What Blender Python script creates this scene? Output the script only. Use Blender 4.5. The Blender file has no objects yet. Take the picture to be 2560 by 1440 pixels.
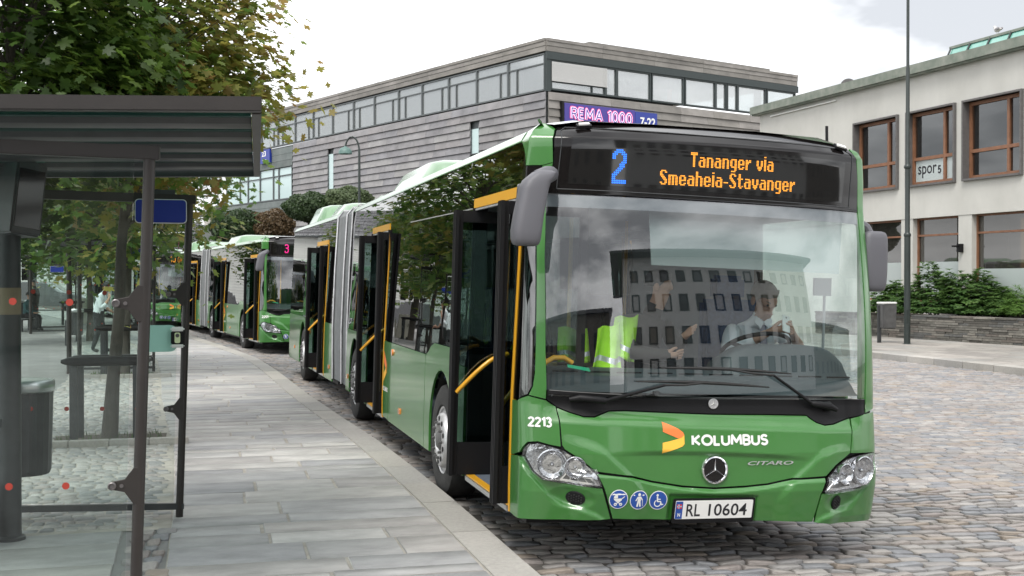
import bpy, bmesh, math, random
import numpy as np
from mathutils import Vector, Matrix, Euler
scene = bpy.context.scene
COL = scene.collection
rnd = random.Random(7)
R = math.radians

# ------------------------------------------------------------------ camera, sky, sun, exposure
CAM = Vector((-3.25, -7.06, 1.89))
cam_d = bpy.data.cameras.new('camera')
cam = bpy.data.objects.new('camera', cam_d)
COL.objects.link(cam)
cam.location = CAM
cam.rotation_euler = (R(90 - 0.447), 0, -math.atan(789 / 2950))
cam_d.sensor_width = 36.0
cam_d.lens = 2950 / 2560 * 36.0
cam_d.clip_start = 0.05
cam_d.clip_end = 2000
scene.camera = cam

SUN_ELEV, SUN_ROT = R(55), R(215)
world = bpy.data.worlds.new('World')
scene.world = world
world.use_nodes = True
wn, wl = world.node_tree.nodes, world.node_tree.links
wn.clear()
w_out = wn.new('ShaderNodeOutputWorld')
w_bg = wn.new('ShaderNodeBackground')
w_bg.inputs['Strength'].default_value = 0.13
w_sky = wn.new('ShaderNodeTexSky')
w_sky.sky_type = 'NISHITA'
w_sky.sun_disc = False
w_sky.sun_elevation = SUN_ELEV
w_sky.sun_rotation = SUN_ROT
w_sky.air_density = 1.0
w_sky.dust_density = 2.5
w_tc = wn.new('ShaderNodeTexCoord')
w_map = wn.new('ShaderNodeMapping')
w_map.inputs['Scale'].default_value = (1.0, 1.0, 2.6)
w_no = wn.new('ShaderNodeTexNoise')
w_no.inputs['Scale'].default_value = 2.3
w_no.inputs['Detail'].default_value = 6
w_no.inputs['Roughness'].default_value = 0.55
w_rp = wn.new('ShaderNodeValToRGB')
w_rp.color_ramp.elements[0].position = 0.40
w_rp.color_ramp.elements[0].color = (2.8, 2.83, 2.9, 1)
w_rp.color_ramp.elements[1].position = 0.60
w_rp.color_ramp.elements[1].color = (9.0, 9.0, 9.0, 1)
w_mx = wn.new('ShaderNodeMix')
w_mx.data_type = 'RGBA'
w_mx.inputs[0].default_value = 0.90
wl.new(w_tc.outputs['Generated'], w_map.inputs['Vector'])
wl.new(w_map.outputs[0], w_no.inputs['Vector'])
wl.new(w_no.outputs[0], w_rp.inputs[0])
wl.new(w_sky.outputs[0], w_mx.inputs[6])
wl.new(w_rp.outputs[0], w_mx.inputs[7])
wl.new(w_mx.outputs[2], w_bg.inputs['Color'])
wl.new(w_bg.outputs[0], w_out.inputs['Surface'])

sun_d = bpy.data.lights.new('sun', 'SUN')
sun_d.energy = 1.4
sun_d.angle = R(25)
sun_d.color = (1.0, 0.97, 0.92)
sun = bpy.data.objects.new('sun', sun_d)
COL.objects.link(sun)
_az = SUN_ROT
_sd = Vector((math.sin(_az) * math.cos(SUN_ELEV), math.cos(_az) * math.cos(SUN_ELEV), math.sin(SUN_ELEV)))
sun.rotation_euler = (-_sd).to_track_quat('-Z', 'Y').to_euler()

vs = scene.view_settings
vs.view_transform = 'Standard'
vs.look = 'None'
vs.exposure = 1.12
vs.gamma = 1.0
vs.use_curve_mapping = False
scene.render.engine = 'CYCLES'
cy = scene.cycles
cy.use_denoising = True
cy.max_bounces = 8
cy.diffuse_bounces = 3
cy.glossy_bounces = 4
cy.transmission_bounces = 4
cy.transparent_max_bounces = 24
cy.sample_clamp_indirect = 6.0
cy.caustics_reflective = False
cy.caustics_refractive = False

# ------------------------------------------------------------------ helpers
def tag(o, label=None, cat=None, group=None, kind=None):
    if label: o['label'] = label
    if cat: o['category'] = cat
    if group: o['group'] = group
    if kind: o['kind'] = kind
    return o

def empty(name, loc=(0, 0, 0), rz=0, ry=0, parent=None):
    o = bpy.data.objects.new(name, None)
    o.empty_display_size = 0.2
    COL.objects.link(o)
    o.location = loc
    o.rotation_euler = (0, ry, rz)
    o.parent = parent
    return o

def thing(name, label, cat, loc=(0, 0, 0), rz=0, group=None, ry=0):
    return tag(empty(name, loc, rz, ry), label, cat, group)

def link(name, me, parent=None, loc=None, rot=None, scale=None):
    o = bpy.data.objects.new(name, me)
    COL.objects.link(o)
    if parent is not None: o.parent = parent
    if loc is not None: o.location = loc
    if rot is not None: o.rotation_euler = rot
    if scale is not None: o.scale = scale
    return o

def copy_tree(o, parent=None, skip=()):
    kmap = {}
    for q in scene.objects:
        if q.parent is not None:
            kmap.setdefault(q.parent.name, []).append(q)
    def rec(a, par):
        c = a.copy()
        COL.objects.link(c)
        c.parent = par
        for ch in kmap.get(a.name, []):
            if ch.name.split('.')[0] in skip: continue
            rec(ch, c)
        return c
    return rec(o, parent)

class MB:
    """collects geometry, then links it as one mesh object"""
    def __init__(s):
        s.v, s.f, s.m, s.n = [], [], [], []   # verts, faces, material index, optional loop normals
        s.hasn = False
    def add(s, vs_, fs_, mi=0, ns=None):
        b = len(s.v)
        s.v.extend([tuple(p) for p in vs_])
        for k, f in enumerate(fs_):
            s.f.append([b + i for i in f])
            s.m.append(mi)
            s.n.append(None if ns is None else [ns[i] for i in f])
        if ns is not None: s.hasn = True
    def box(s, c, d, mi=0, rot=None, taper=1.0):
        x, y, z = d[0] / 2, d[1] / 2, d[2] / 2
        t = taper
        P = [Vector(p) for p in ((-x, -y, -z), (x, -y, -z), (x, y, -z), (-x, y, -z), (-x * t, -y * t, z), (x * t, -y * t, z), (x * t, y * t, z), (-x * t, y * t, z))]
        if rot is not None:
            M = rot.to_matrix() if isinstance(rot, Euler) else rot
            P = [M @ p for p in P]
        c = Vector(c)
        s.add([p + c for p in P], [(0, 3, 2, 1), (4, 5, 6, 7), (0, 1, 5, 4), (1, 2, 6, 5), (2, 3, 7, 6), (3, 0, 4, 7)], mi)
    def bx(s, a, b, mi=0):
        s.box(((a[0] + b[0]) / 2, (a[1] + b[1]) / 2, (a[2] + b[2]) / 2), (abs(b[0] - a[0]), abs(b[1] - a[1]), abs(b[2] - a[2])), mi)
    def tube(s, pts, r, n=8, mi=0, caps=True):
        pts = [Vector(p) for p in pts]
        rs = [float(q) for q in r] if isinstance(r, (list, tuple)) else [float(r)] * len(pts)
        V, F = [], []
        up = None
        for i, p in enumerate(pts):
            d = (pts[min(i + 1, len(pts) - 1)] - pts[max(i - 1, 0)])
            if d.length < 1e-9: d = Vector((0, 0, 1))
            d.normalize()
            if up is None:
                up = Vector((0, 0, 1)) if abs(d.z) < 0.9 else Vector((1, 0, 0))
            a = d.cross(up)
            if a.length < 1e-6: a = d.cross(Vector((0, 1, 0)))
            a.normalize()
            b = d.cross(a); b.normalize()
            up = -b if False else up
            for k in range(n):
                t = 2 * math.pi * k / n
                V.append(p + rs[i] * (math.cos(t) * a + math.sin(t) * b))
        for i in range(len(pts) - 1):
            for k in range(n):
                k2 = (k + 1) % n
                F.append((i * n + k, (i + 1) * n + k, (i + 1) * n + k2, i * n + k2))
        if caps:
            F.append(tuple(range(n)))
            F.append(tuple((len(pts) - 1) * n + k for k in reversed(range(n))))
        s.add(V, F, mi)
    def lathe(s, prof, n=24, mi=0, M=None, close=False):
        """profile [(r, h)] round local Z, M places it"""
        V, F = [], []
        for r_, h in prof:
            for k in range(n):
                t = 2 * math.pi * k / n
                V.append(Vector((r_ * math.cos(t), r_ * math.sin(t), h)))
        L = len(prof)
        for i in range(L - 1 + (1 if close else 0)):
            j = (i + 1) % L
            for k in range(n):
                k2 = (k + 1) % n
                F.append((i * n + k, i * n + k2, j * n + k2, j * n + k))
        if not close:
            if prof[0][0] > 1e-5: F.append(tuple(reversed(range(n))))
            if prof[-1][0] > 1e-5: F.append(tuple((L - 1) * n + k for k in range(n)))
        if M is not None: V = [M @ v for v in V]
        s.add(V, F, mi)
    def prism(s, poly, h, mi=0, M=None):
        """2-D outline (counter-clockwise) extruded along local Z from 0 to h"""
        n = len(poly)
        V = [Vector((p[0], p[1], 0)) for p in poly] + [Vector((p[0], p[1], h)) for p in poly]
        F = [tuple(reversed(range(n))), tuple(range(n, 2 * n))] + [(i, (i + 1) % n, n + (i + 1) % n, n + i) for i in range(n)]
        if M is not None: V = [M @ v for v in V]
        s.add(V, F, mi)
    def grid(s, fn, us, vs_, mi=0):
        V = [fn(u, v) for v in vs_ for u in us]
        nu = len(us)
        F = [(j * nu + i, j * nu + i + 1, (j + 1) * nu + i + 1, (j + 1) * nu + i) for j in range(len(vs_) - 1) for i in range(nu - 1)]
        s.add(V, F, mi)
    def sphere(s, c, r, n=12, m=8, mi=0, M=None):
        c = Vector(c)
        r = Vector(r) if not isinstance(r, (int, float)) else Vector((r, r, r))
        V = [Vector((0, 0, -r.z))]
        for j in range(1, m):
            t = math.pi * j / m
            for k in range(n):
                a = 2 * math.pi * k / n
                V.append(Vector((r.x * math.sin(t) * math.cos(a), r.y * math.sin(t) * math.sin(a), -r.z * math.cos(t))))
        V.append(Vector((0, 0, r.z)))
        F = [(0, 1 + (k + 1) % n, 1 + k) for k in range(n)]
        for j in range(m - 2):
            for k in range(n):
                k2 = (k + 1) % n
                F.append((1 + j * n + k, 1 + j * n + k2, 1 + (j + 1) * n + k2, 1 + (j + 1) * n + k))
        T = len(V) - 1
        F += [(1 + (m - 2) * n + k, 1 + (m - 2) * n + (k + 1) % n, T) for k in range(n)]
        if M is not None: V = [M @ v for v in V]
        s.add([v + c for v in V], F, mi)
    def mesh(s, name, mats, smooth=35, bevel=0, xf=None):
        me = bpy.data.meshes.new(name)
        V = s.v if xf is None else [tuple(xf @ Vector(v)) for v in s.v]
        me.from_pydata(V, [], s.f)
        if not isinstance(mats, (list, tuple)): mats = [mats]
        for m in mats: me.materials.append(m)
        if len(mats) > 1: me.polygons.foreach_set('material_index', s.m)
        if bevel:
            bm = bmesh.new(); bm.from_mesh(me)
            ed = [e for e in bm.edges if len(e.link_faces) == 2 and e.calc_face_angle(0) > R(40)]
            bmesh.ops.bevel(bm, geom=ed, offset=bevel, segments=1 if bevel < 0.004 else 2, affect='EDGES', clamp_overlap=True)
            bm.to_mesh(me); bm.free()
        if smooth:
            me.polygons.foreach_set('use_smooth', [True] * len(me.polygons))
            if s.hasn and not bevel:
                ln = []
                for p, nn in zip(me.polygons, s.n):
                    if nn is None: ln += [tuple(p.normal)] * p.loop_total
                    else: ln += [tuple(q) for q in nn]
                me.normals_split_custom_set(ln)
            else:
                me.set_sharp_from_angle(angle=R(smooth))
        me.update()
        return me
    def build(s, name, mats, parent=None, smooth=35, bevel=0, xf=None, loc=None, rot=None):
        return link(name, s.mesh(name, mats, smooth, bevel, xf), parent, loc, rot)

def clip(poly, ax, val, keep_less):
    out = []
    n = len(poly)
    for i in range(n):
        a, b = poly[i], poly[(i + 1) % n]
        ia = (a[ax] <= val) if keep_less else (a[ax] >= val)
        ib = (b[ax] <= val) if keep_less else (b[ax] >= val)
        if ia: out.append(a)
        if ia != ib:
            t = (val - a[ax]) / (b[ax] - a[ax])
            out.append((a[0] + t * (b[0] - a[0]), a[1] + t * (b[1] - a[1])))
    return out

def poly_area(p):
    return 0.5 * sum(p[i][0] * p[(i + 1) % len(p)][1] - p[(i + 1) % len(p)][0] * p[i][1] for i in range(len(p)))

def surf_n(S, u, v, e=2e-3):
    a = S(u + e, v) - S(u - e, v)
    b = S(u, v + e) - S(u, v - e)
    n = a.cross(b)
    return n.normalized() if n.length > 1e-12 else Vector((0, -1, 0))

def patch(mb, S, poly, du, dv, off=0.0, th=0.01, mi=0, edge=True, flipn=False):
    """a panel that follows the surface S(u, v), cut to an outline, with real thickness at its edges"""
    if poly_area(poly) < 0: poly = poly[::-1]
    us = [p[0] for p in poly]; vv = [p[1] for p in poly]
    def lines(lo, hi, d):
        if isinstance(d, (list, tuple)):
            L = [lo] + [x for x in d if lo + 1e-6 < x < hi - 1e-6] + [hi]
        else:
            k = max(1, int(math.ceil((hi - lo) / d - 1e-6)))
            L = [lo + (hi - lo) * i / k for i in range(k + 1)]
        return L
    U, V = lines(min(us), max(us), du), lines(min(vv), max(vv), dv)
    key, verts, norms, faces = {}, [], [], []
    def vid(p):
        k = (round(p[0], 5), round(p[1], 5))
        if k not in key:
            key[k] = len(verts)
            n = surf_n(S, p[0], p[1])
            verts.append(S(p[0], p[1]) + n * off); norms.append(n)
        return key[k]
    for i in range(len(U) - 1):
        col_ = clip(clip(poly, 0, U[i], False), 0, U[i + 1], True)
        if len(col_) < 3: continue
        for j in range(len(V) - 1):
            c = clip(clip(col_, 1, V[j], False), 1, V[j + 1], True)
            if len(c) < 3 or abs(poly_area(c)) < 1e-9: continue
            ids = []
            for p in c:
                k = vid(p)
                if not ids or ids[-1] != k: ids.append(k)
            if ids and ids[0] == ids[-1]: ids.pop()
            if len(set(ids)) == len(ids) >= 3: faces.append(ids)
            elif len(set(ids)) >= 3:
                seen, q = set(), []
                for k in ids:
                    if k not in seen: q.append(k); seen.add(k)
                faces.append(q)
    mb.add(verts, faces, mi, norms)
    if edge and th:
        n = len(poly)
        ev, ef = [], []
        for i in range(n):
            a, b = poly[i], poly[(i + 1) % n]
            L = math.hypot(b[0] - a[0], b[1] - a[1])
            k = max(1, min(40, int(L / 0.05)))
            for q in range(k + 1):
                t = q / k
                p = (a[0] + (b[0] - a[0]) * t, a[1] + (b[1] - a[1]) * t)
                nn = surf_n(S, p[0], p[1])
                P = S(p[0], p[1])
                ev += [P + nn * off, P + nn * (off - th)]
                if q: 
                    m = len(ev)
                    ef.append((m - 4, m - 3, m - 1, m - 2))
        mb.add(ev, ef, mi)

def rounded(x0, z0, x1, z1, r, n=5):
    P = []
    for cx, cz, a0 in ((x1 - r, z0 + r, -90), (x1 - r, z1 - r, 0), (x0 + r, z1 - r, 90), (x0 + r, z0 + r, 180)):
        for k in range(n + 1):
            a = R(a0 + 90 * k / n)
            P.append((cx + r * math.cos(a), cz + r * math.sin(a)))
    return P

def circle(cx, cz, rx, rz=None, n=28):
    rz = rx if rz is None else rz
    return [(cx + rx * math.cos(2 * math.pi * k / n), cz + rz * math.sin(2 * math.pi * k / n)) for k in range(n)]

def text_geo(txt, size=1.0, bold=0.0, spacing=1.0, shear=0.0):
    """flat outlines of the built-in font: (vertices, faces) with the text's left baseline corner at 0"""
    cu = bpy.data.curves.new('t', 'FONT')
    cu.body = txt; cu.size = size; cu.offset = bold; cu.space_character = spacing; cu.shear = shear
    cu.resolution_u = 3
    ob = bpy.data.objects.new('t', cu)
    COL.objects.link(ob)
    dg = bpy.context.evaluated_depsgraph_get()
    dg.update()
    me = bpy.data.meshes.new_from_object(ob.evaluated_get(dg))
    V = [tuple(v.co) for v in me.vertices]; F = [tuple(p.vertices) for p in me.polygons]
    bpy.data.objects.remove(ob); bpy.data.curves.remove(cu); bpy.data.meshes.remove(me)
    return V, F

def text_fit(txt, w, h, bold=0.0, spacing=1.0, shear=0.0):
    V, F = text_geo(txt, 1.0, bold, spacing, shear)
    x0, x1 = min(v[0] for v in V), max(v[0] for v in V)
    y0, y1 = min(v[1] for v in V), max(v[1] for v in V)
    return [((v[0] - x0) / (x1 - x0) * w, (v[1] - y0) / (y1 - y0) * h) for v in V], F

def text_flat(mb, txt, M, w, h, bold=0.02, mi=0, shear=0.0):
    """lettering in the local XY plane of M"""
    V, F = text_fit(txt, w, h, bold, 1.0, shear)
    mb.add([M @ Vector((x, y, 0)) for x, y in V], F, mi)

def arc_(cx, cy, rx, ry, a0, a1, n=9):
    return [(cx + rx * math.cos(R(a0 + (a1 - a0) * k / n)), cy + ry * math.sin(R(a0 + (a1 - a0) * k / n))) for k in range(n + 1)]
STROKES = {   # letters as strokes in a box of height 1: (width, [polylines])
 'K': (.62, [[(0, 0), (0, 1)], [(.60, 1), (.10, .50), (.62, 0)]]),
 'O': (.86, [arc_(.43, .5, .43, .5, 0, 360, 24)]),
 'L': (.46, [[(0, 1), (0, 0), (.46, 0)]]),
 'U': (.64, [[(0, 1), (0, .32)] + arc_(.32, .32, .32, .32, 180, 360) + [(.64, 1)]]),
 'M': (.86, [[(0, 0), (.06, 1), (.43, .30), (.80, 1), (.86, 0)]]),
 'B': (.56, [[(0, 0), (0, 1), (.28, 1)] + arc_(.28, .76, .24, .24, 90, -90) + [(0, .52)], [(.28, .52)] + arc_(.30, .26, .26, .26, 90, -90) + [(0, 0)]]),
 'S': (.54, [arc_(.27, .76, .26, .24, 20, 270, 10) + arc_(.27, .26, .27, .26, 90, -160, 10)]),
 'R': (.58, [[(0, 0), (0, 1), (.30, 1)] + arc_(.30, .74, .26, .26, 90, -90) + [(0, .48)], [(.30, .48), (.58, 0)]]),
 'E': (.50, [[(.50, 1), (0, 1), (0, 0), (.50, 0)], [(0, .52), (.44, .52)]]),
 'A': (.72, [[(0, 0), (.36, 1), (.72, 0)], [(.14, .32), (.58, .32)]]),
 '1': (.28, [[(0, .80), (.28, 1), (.28, 0)]]),
 '0': (.60, [arc_(.30, .5, .30, .5, 0, 360, 24)]),
 '2': (.54, [arc_(.27, .74, .26, .26, 165, -25, 9) + [(0, 0), (.56, 0)]]),
 '3': (.54, [arc_(.25, .75, .25, .25, 150, -90, 9), arc_(.26, .25, .28, .26, 90, -150, 9)]),
 '5': (.52, [[(.50, 1), (.06, 1), (.02, .56)] + arc_(.24, .30, .28, .30, 130, -150, 10)]),
}
def stroke_geo(txt, w, h, sw, gap=.24):
    """[(outline, layer)] of drawn lettering fitted to w x h, stroke width sw (metres)"""
    adv = sum(STROKES[c][0] for c in txt) + gap * (len(txt) - 1)
    kx, ky = (w - sw) / adv, (h - sw)
    out, x = [], 0.0
    for c in txt:
        wd, lines = STROKES[c]
        for ln in lines:
            P = [(sw / 2 + (x + px) * kx, sw / 2 + py * ky) for px, py in ln]
            for i in range(len(P) - 1):
                a, b = P[i], P[i + 1]
                d = math.hypot(b[0] - a[0], b[1] - a[1])
                if d < 1e-7: continue
                nx, ny = -(b[1] - a[1]) / d * sw / 2, (b[0] - a[0]) / d * sw / 2
                out.append(([(a[0] - nx, a[1] - ny), (b[0] - nx, b[1] - ny), (b[0] + nx, b[1] + ny), (a[0] + nx, a[1] + ny)], i % 2))
                if 0 < i: out.append(([(a[0] + sw / 2 * math.cos(k * math.pi / 5), a[1] + sw / 2 * math.sin(k * math.pi / 5)) for k in range(10)], 2))
        x += wd + gap
    return out

def frame(o, x, y):
    """matrix with origin o, X along x, Y along y, Z = X x Y"""
    x = Vector(x).normalized(); y = Vector(y).normalized(); z = x.cross(y)
    M = Matrix((x, y, z)).transposed().to_4x4()
    M.translation = Vector(o)
    return M

# ------------------------------------------------------------------ materials
def nt(name):
    m = bpy.data.materials.new(name)
    m.use_nodes = True
    return m, m.node_tree.nodes, m.node_tree.links

def pmat(name, col, rough=0.5, metal=0.0, coat=0.0, var=0.0, vscale=8.0, bump=0.0, bscale=60.0, rand=0.0, emit=None, estr=0.0, col2=None, spec=0.5, stretch=None, island=0.0, dirt=0.0, croug=0.04, sheen=0.0):
    """Principled surface with noise-driven colour variation (var, col2), per-object/per-island variation and fine relief"""
    m, N, L = nt(name)
    b = N['Principled BSDF']
    b.inputs['Roughness'].default_value = rough
    b.inputs['Metallic'].default_value = metal
    b.inputs['Coat Weight'].default_value = coat
    b.inputs['Coat Roughness'].default_value = croug
    b.inputs['Specular IOR Level'].default_value = spec
    b.inputs['Base Color'].default_value = (*col, 1)
    tc = N.new('ShaderNodeTexCoord')
    vec = tc.outputs['Object']
    if stretch:
        mp = N.new('ShaderNodeMapping'); mp.inputs['Scale'].default_value = stretch
        L.new(vec, mp.inputs['Vector']); vec = mp.outputs[0]
    cur = None
    if var or col2:
        no = N.new('ShaderNodeTexNoise'); no.inputs['Scale'].default_value = vscale
        no.inputs['Detail'].default_value = 6; no.inputs['Roughness'].default_value = 0.6
        L.new(vec, no.inputs['Vector'])
        mx = N.new('ShaderNodeMix'); mx.data_type = 'RGBA'
        c2 = col2 if col2 else tuple(min(1, c * (1 + var)) for c in col)
        c1 = col if col2 else tuple(c * (1 - var) for c in col)
        mx.inputs[6].default_value = (*c1, 1); mx.inputs[7].default_value = (*c2, 1)
        rp = N.new('ShaderNodeMapRange'); rp.inputs[1].default_value = 0.32; rp.inputs[2].default_value = 0.68
        L.new(no.outputs[0], rp.inputs[0]); L.new(rp.outputs[0], mx.inputs[0])
        cur = mx.outputs[2]
    if rand or island:
        hs = N.new('ShaderNodeHueSaturation')
        if cur: L.new(cur, hs.inputs['Color'])
        else: hs.inputs['Color'].default_value = (*col, 1)
        src = None
        if rand:
            oi = N.new('ShaderNodeObjectInfo'); src = oi.outputs['Random']
        if island:
            ge = N.new('ShaderNodeNewGeometry')
            if src:
                ad = N.new('ShaderNodeMath'); ad.operation = 'ADD'; L.new(src, ad.inputs[0]); L.new(ge.outputs['Random Per Island'], ad.inputs[1])
                fr = N.new('ShaderNodeMath'); fr.operation = 'FRACT'; L.new(ad.outputs[0], fr.inputs[0]); src = fr.outputs[0]
            else: src = ge.outputs['Random Per Island']
        a = max(rand, island)
        mr = N.new('ShaderNodeMapRange'); mr.inputs[3].default_value = 1 - a; mr.inputs[4].default_value = 1 + a
        L.new(src, mr.inputs[0]); L.new(mr.outputs[0], hs.inputs['Value'])
        cur = hs.outputs[0]
    if dirt:
        n2 = N.new('ShaderNodeTexNoise'); n2.inputs['Scale'].default_value = 1.3; n2.inputs['Detail'].default_value = 8; n2.inputs['Roughness'].default_value = 0.7
        L.new(tc.outputs['Object'], n2.inputs['Vector'])
        m2 = N.new('ShaderNodeMix'); m2.data_type = 'RGBA'; m2.blend_type = 'MULTIPLY'
        r2 = N.new('ShaderNodeMapRange'); r2.inputs[1].default_value = 0.35; r2.inputs[2].default_value = 0.75; r2.inputs[3].default_value = 1 - dirt; r2.inputs[4].default_value = 1.0
        L.new(n2.outputs[0], r2.inputs[0])
        m2.inputs[0].default_value = 1.0
        if cur: L.new(cur, m2.inputs[6])
        else: m2.inputs[6].default_value = (*col, 1)
        L.new(r2.outputs[0], m2.inputs[7])
        cur = m2.outputs[2]
    if cur: L.new(cur, b.inputs['Base Color'])
    if bump:
        nb = N.new('ShaderNodeTexNoise'); nb.inputs['Scale'].default_value = bscale; nb.inputs['Detail'].default_value = 5
        L.new(vec, nb.inputs['Vector'])
        bp = N.new('ShaderNodeBump'); bp.inputs['Strength'].default_value = bump; bp.inputs['Distance'].default_value = 0.01
        L.new(nb.outputs[0], bp.inputs['Height']); L.new(bp.outputs[0], b.inputs['Normal'])
    if emit:
        b.inputs['Emission Color'].default_value = (*emit, 1); b.inputs['Emission Strength'].default_value = estr
    return m

def glass(name, tint=(0.9, 0.95, 0.93), f0=0.08, wob=0.0, wscale=1.5, body=None, bw=0.0, rough=0.0):
    """thin pane: clear tinted transmission, mirror reflection by angle (Schlick), optional dark body"""
    m, N, L = nt(name)
    N.clear()
    out = N.new('ShaderNodeOutputMaterial')
    tr = N.new('ShaderNodeBsdfTransparent'); tr.inputs[0].default_value = (*tint, 1)
    gl = N.new('ShaderNodeBsdfGlossy'); gl.inputs['Roughness'].default_value = rough; gl.inputs['Color'].default_value = (1, 1, 1, 1)
    lw = N.new('ShaderNodeLayerWeight'); lw.inputs[0].default_value = 0.5
    pw = N.new('ShaderNodeMath'); pw.operation = 'POWER'; pw.inputs[1].default_value = 5.0
    mu = N.new('ShaderNodeMath'); mu.operation = 'MULTIPLY_ADD'; mu.inputs[1].default_value = 1 - f0; mu.inputs[2].default_value = f0
    L.new(lw.outputs['Facing'], pw.inputs[0]); L.new(pw.outputs[0], mu.inputs[0])
    base = tr.outputs[0]
    if body:
        df = N.new('ShaderNodeBsdfDiffuse'); df.inputs[0].default_value = (*body, 1)
        m0 = N.new('ShaderNodeMixShader'); m0.inputs[0].default_value = bw
        L.new(tr.outputs[0], m0.inputs[1]); L.new(df.outputs[0], m0.inputs[2]); base = m0.outputs[0]
    mx = N.new('ShaderNodeMixShader')
    L.new(mu.outputs[0], mx.inputs[0]); L.new(base, mx.inputs[1]); L.new(gl.outputs[0], mx.inputs[2])
    if wob:
        tc = N.new('ShaderNodeTexCoord'); no = N.new('ShaderNodeTexNoise'); no.inputs['Scale'].default_value = wscale; no.inputs['Detail'].default_value = 1
        L.new(tc.outputs['Object'], no.inputs['Vector'])
        bp = N.new('ShaderNodeBump'); bp.inputs['Strength'].default_value = wob; bp.inputs['Distance'].default_value = 0.05
        L.new(no.outputs[0], bp.inputs['Height']); L.new(bp.outputs[0], gl.inputs['Normal'])
    L.new(mx.outputs[0], out.inputs[0])
    return m

def stonemat(name, cols, rough=0.8, scale=3.0, bump=0.5, stretch=(1, 1, 1), bscale=40.0, spread=0.25, patch=0.16, pscale=0.55):
    """natural stone: colour picked per piece from a ramp, veined with stretched noise, fine relief"""
    m, N, L = nt(name)
    b = N['Principled BSDF']; b.inputs['Roughness'].default_value = rough
    tc = N.new('ShaderNodeTexCoord'); oi = N.new('ShaderNodeObjectInfo'); ge = N.new('ShaderNodeNewGeometry')
    ad = N.new('ShaderNodeMath'); ad.operation = 'ADD'; L.new(oi.outputs['Random'], ad.inputs[0]); L.new(ge.outputs['Random Per Island'], ad.inputs[1])
    fr = N.new('ShaderNodeMath'); fr.operation = 'FRACT'; L.new(ad.outputs[0], fr.inputs[0])
    rp = N.new('ShaderNodeValToRGB'); rp.color_ramp.interpolation = 'CONSTANT'
    E = rp.color_ramp.elements
    while len(E) < len(cols): E.new(0.5)
    for i, c in enumerate(cols):
        E[i].position = i / len(cols); E[i].color = (*c, 1)
    L.new(fr.outputs[0], rp.inputs[0])
    wv = N.new('ShaderNodeVectorMath'); wv.operation = 'MULTIPLY_ADD'
    wv.inputs[1].default_value = stretch
    sc = N.new('ShaderNodeVectorMath'); sc.operation = 'SCALE'; sc.inputs[3].default_value = 37.0
    cb = N.new('ShaderNodeCombineXYZ'); L.new(fr.outputs[0], cb.inputs[0]); L.new(fr.outputs[0], cb.inputs[1]); L.new(cb.outputs[0], sc.inputs[0])
    gp = N.new('ShaderNodeNewGeometry')
    L.new(gp.outputs['Position'], wv.inputs[0]); L.new(sc.outputs[0], wv.inputs[2])
    n1 = N.new('ShaderNodeTexNoise'); n1.inputs['Scale'].default_value = scale; n1.inputs['Detail'].default_value = 8; n1.inputs['Roughness'].default_value = 0.65
    L.new(wv.outputs[0], n1.inputs['Vector'])
    mr = N.new('ShaderNodeMapRange'); mr.inputs[1].default_value = 0.3; mr.inputs[2].default_value = 0.7; mr.inputs[3].default_value = 1 - spread; mr.inputs[4].default_value = 1 + spread
    L.new(n1.outputs[0], mr.inputs[0])
    n3 = N.new('ShaderNodeTexNoise'); n3.inputs['Scale'].default_value = pscale; n3.inputs['Detail'].default_value = 5; n3.inputs['Roughness'].default_value = 0.62
    L.new(gp.outputs['Position'], n3.inputs['Vector'])
    m3 = N.new('ShaderNodeMapRange'); m3.inputs[1].default_value = 0.35; m3.inputs[2].default_value = 0.65; m3.inputs[3].default_value = 1 - patch; m3.inputs[4].default_value = 1 + patch * .6
    L.new(n3.outputs[0], m3.inputs[0])
    pm = N.new('ShaderNodeMath'); pm.operation = 'MULTIPLY'; L.new(mr.outputs[0], pm.inputs[0]); L.new(m3.outputs[0], pm.inputs[1])
    hs = N.new('ShaderNodeHueSaturation'); L.new(rp.outputs[0], hs.inputs['Color']); L.new(pm.outputs[0], hs.inputs['Value'])
    L.new(hs.outputs[0], b.inputs['Base Color'])
    n2 = N.new('ShaderNodeTexNoise'); n2.inputs['Scale'].default_value = bscale; n2.inputs['Detail'].default_value = 4
    L.new(wv.outputs[0], n2.inputs['Vector'])
    bp = N.new('ShaderNodeBump'); bp.inputs['Strength'].default_value = bump; bp.inputs['Distance'].default_value = 0.01
    L.new(n2.outputs[0], bp.inputs['Height']); L.new(bp.outputs[0], b.inputs['Normal'])
    return m

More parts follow.
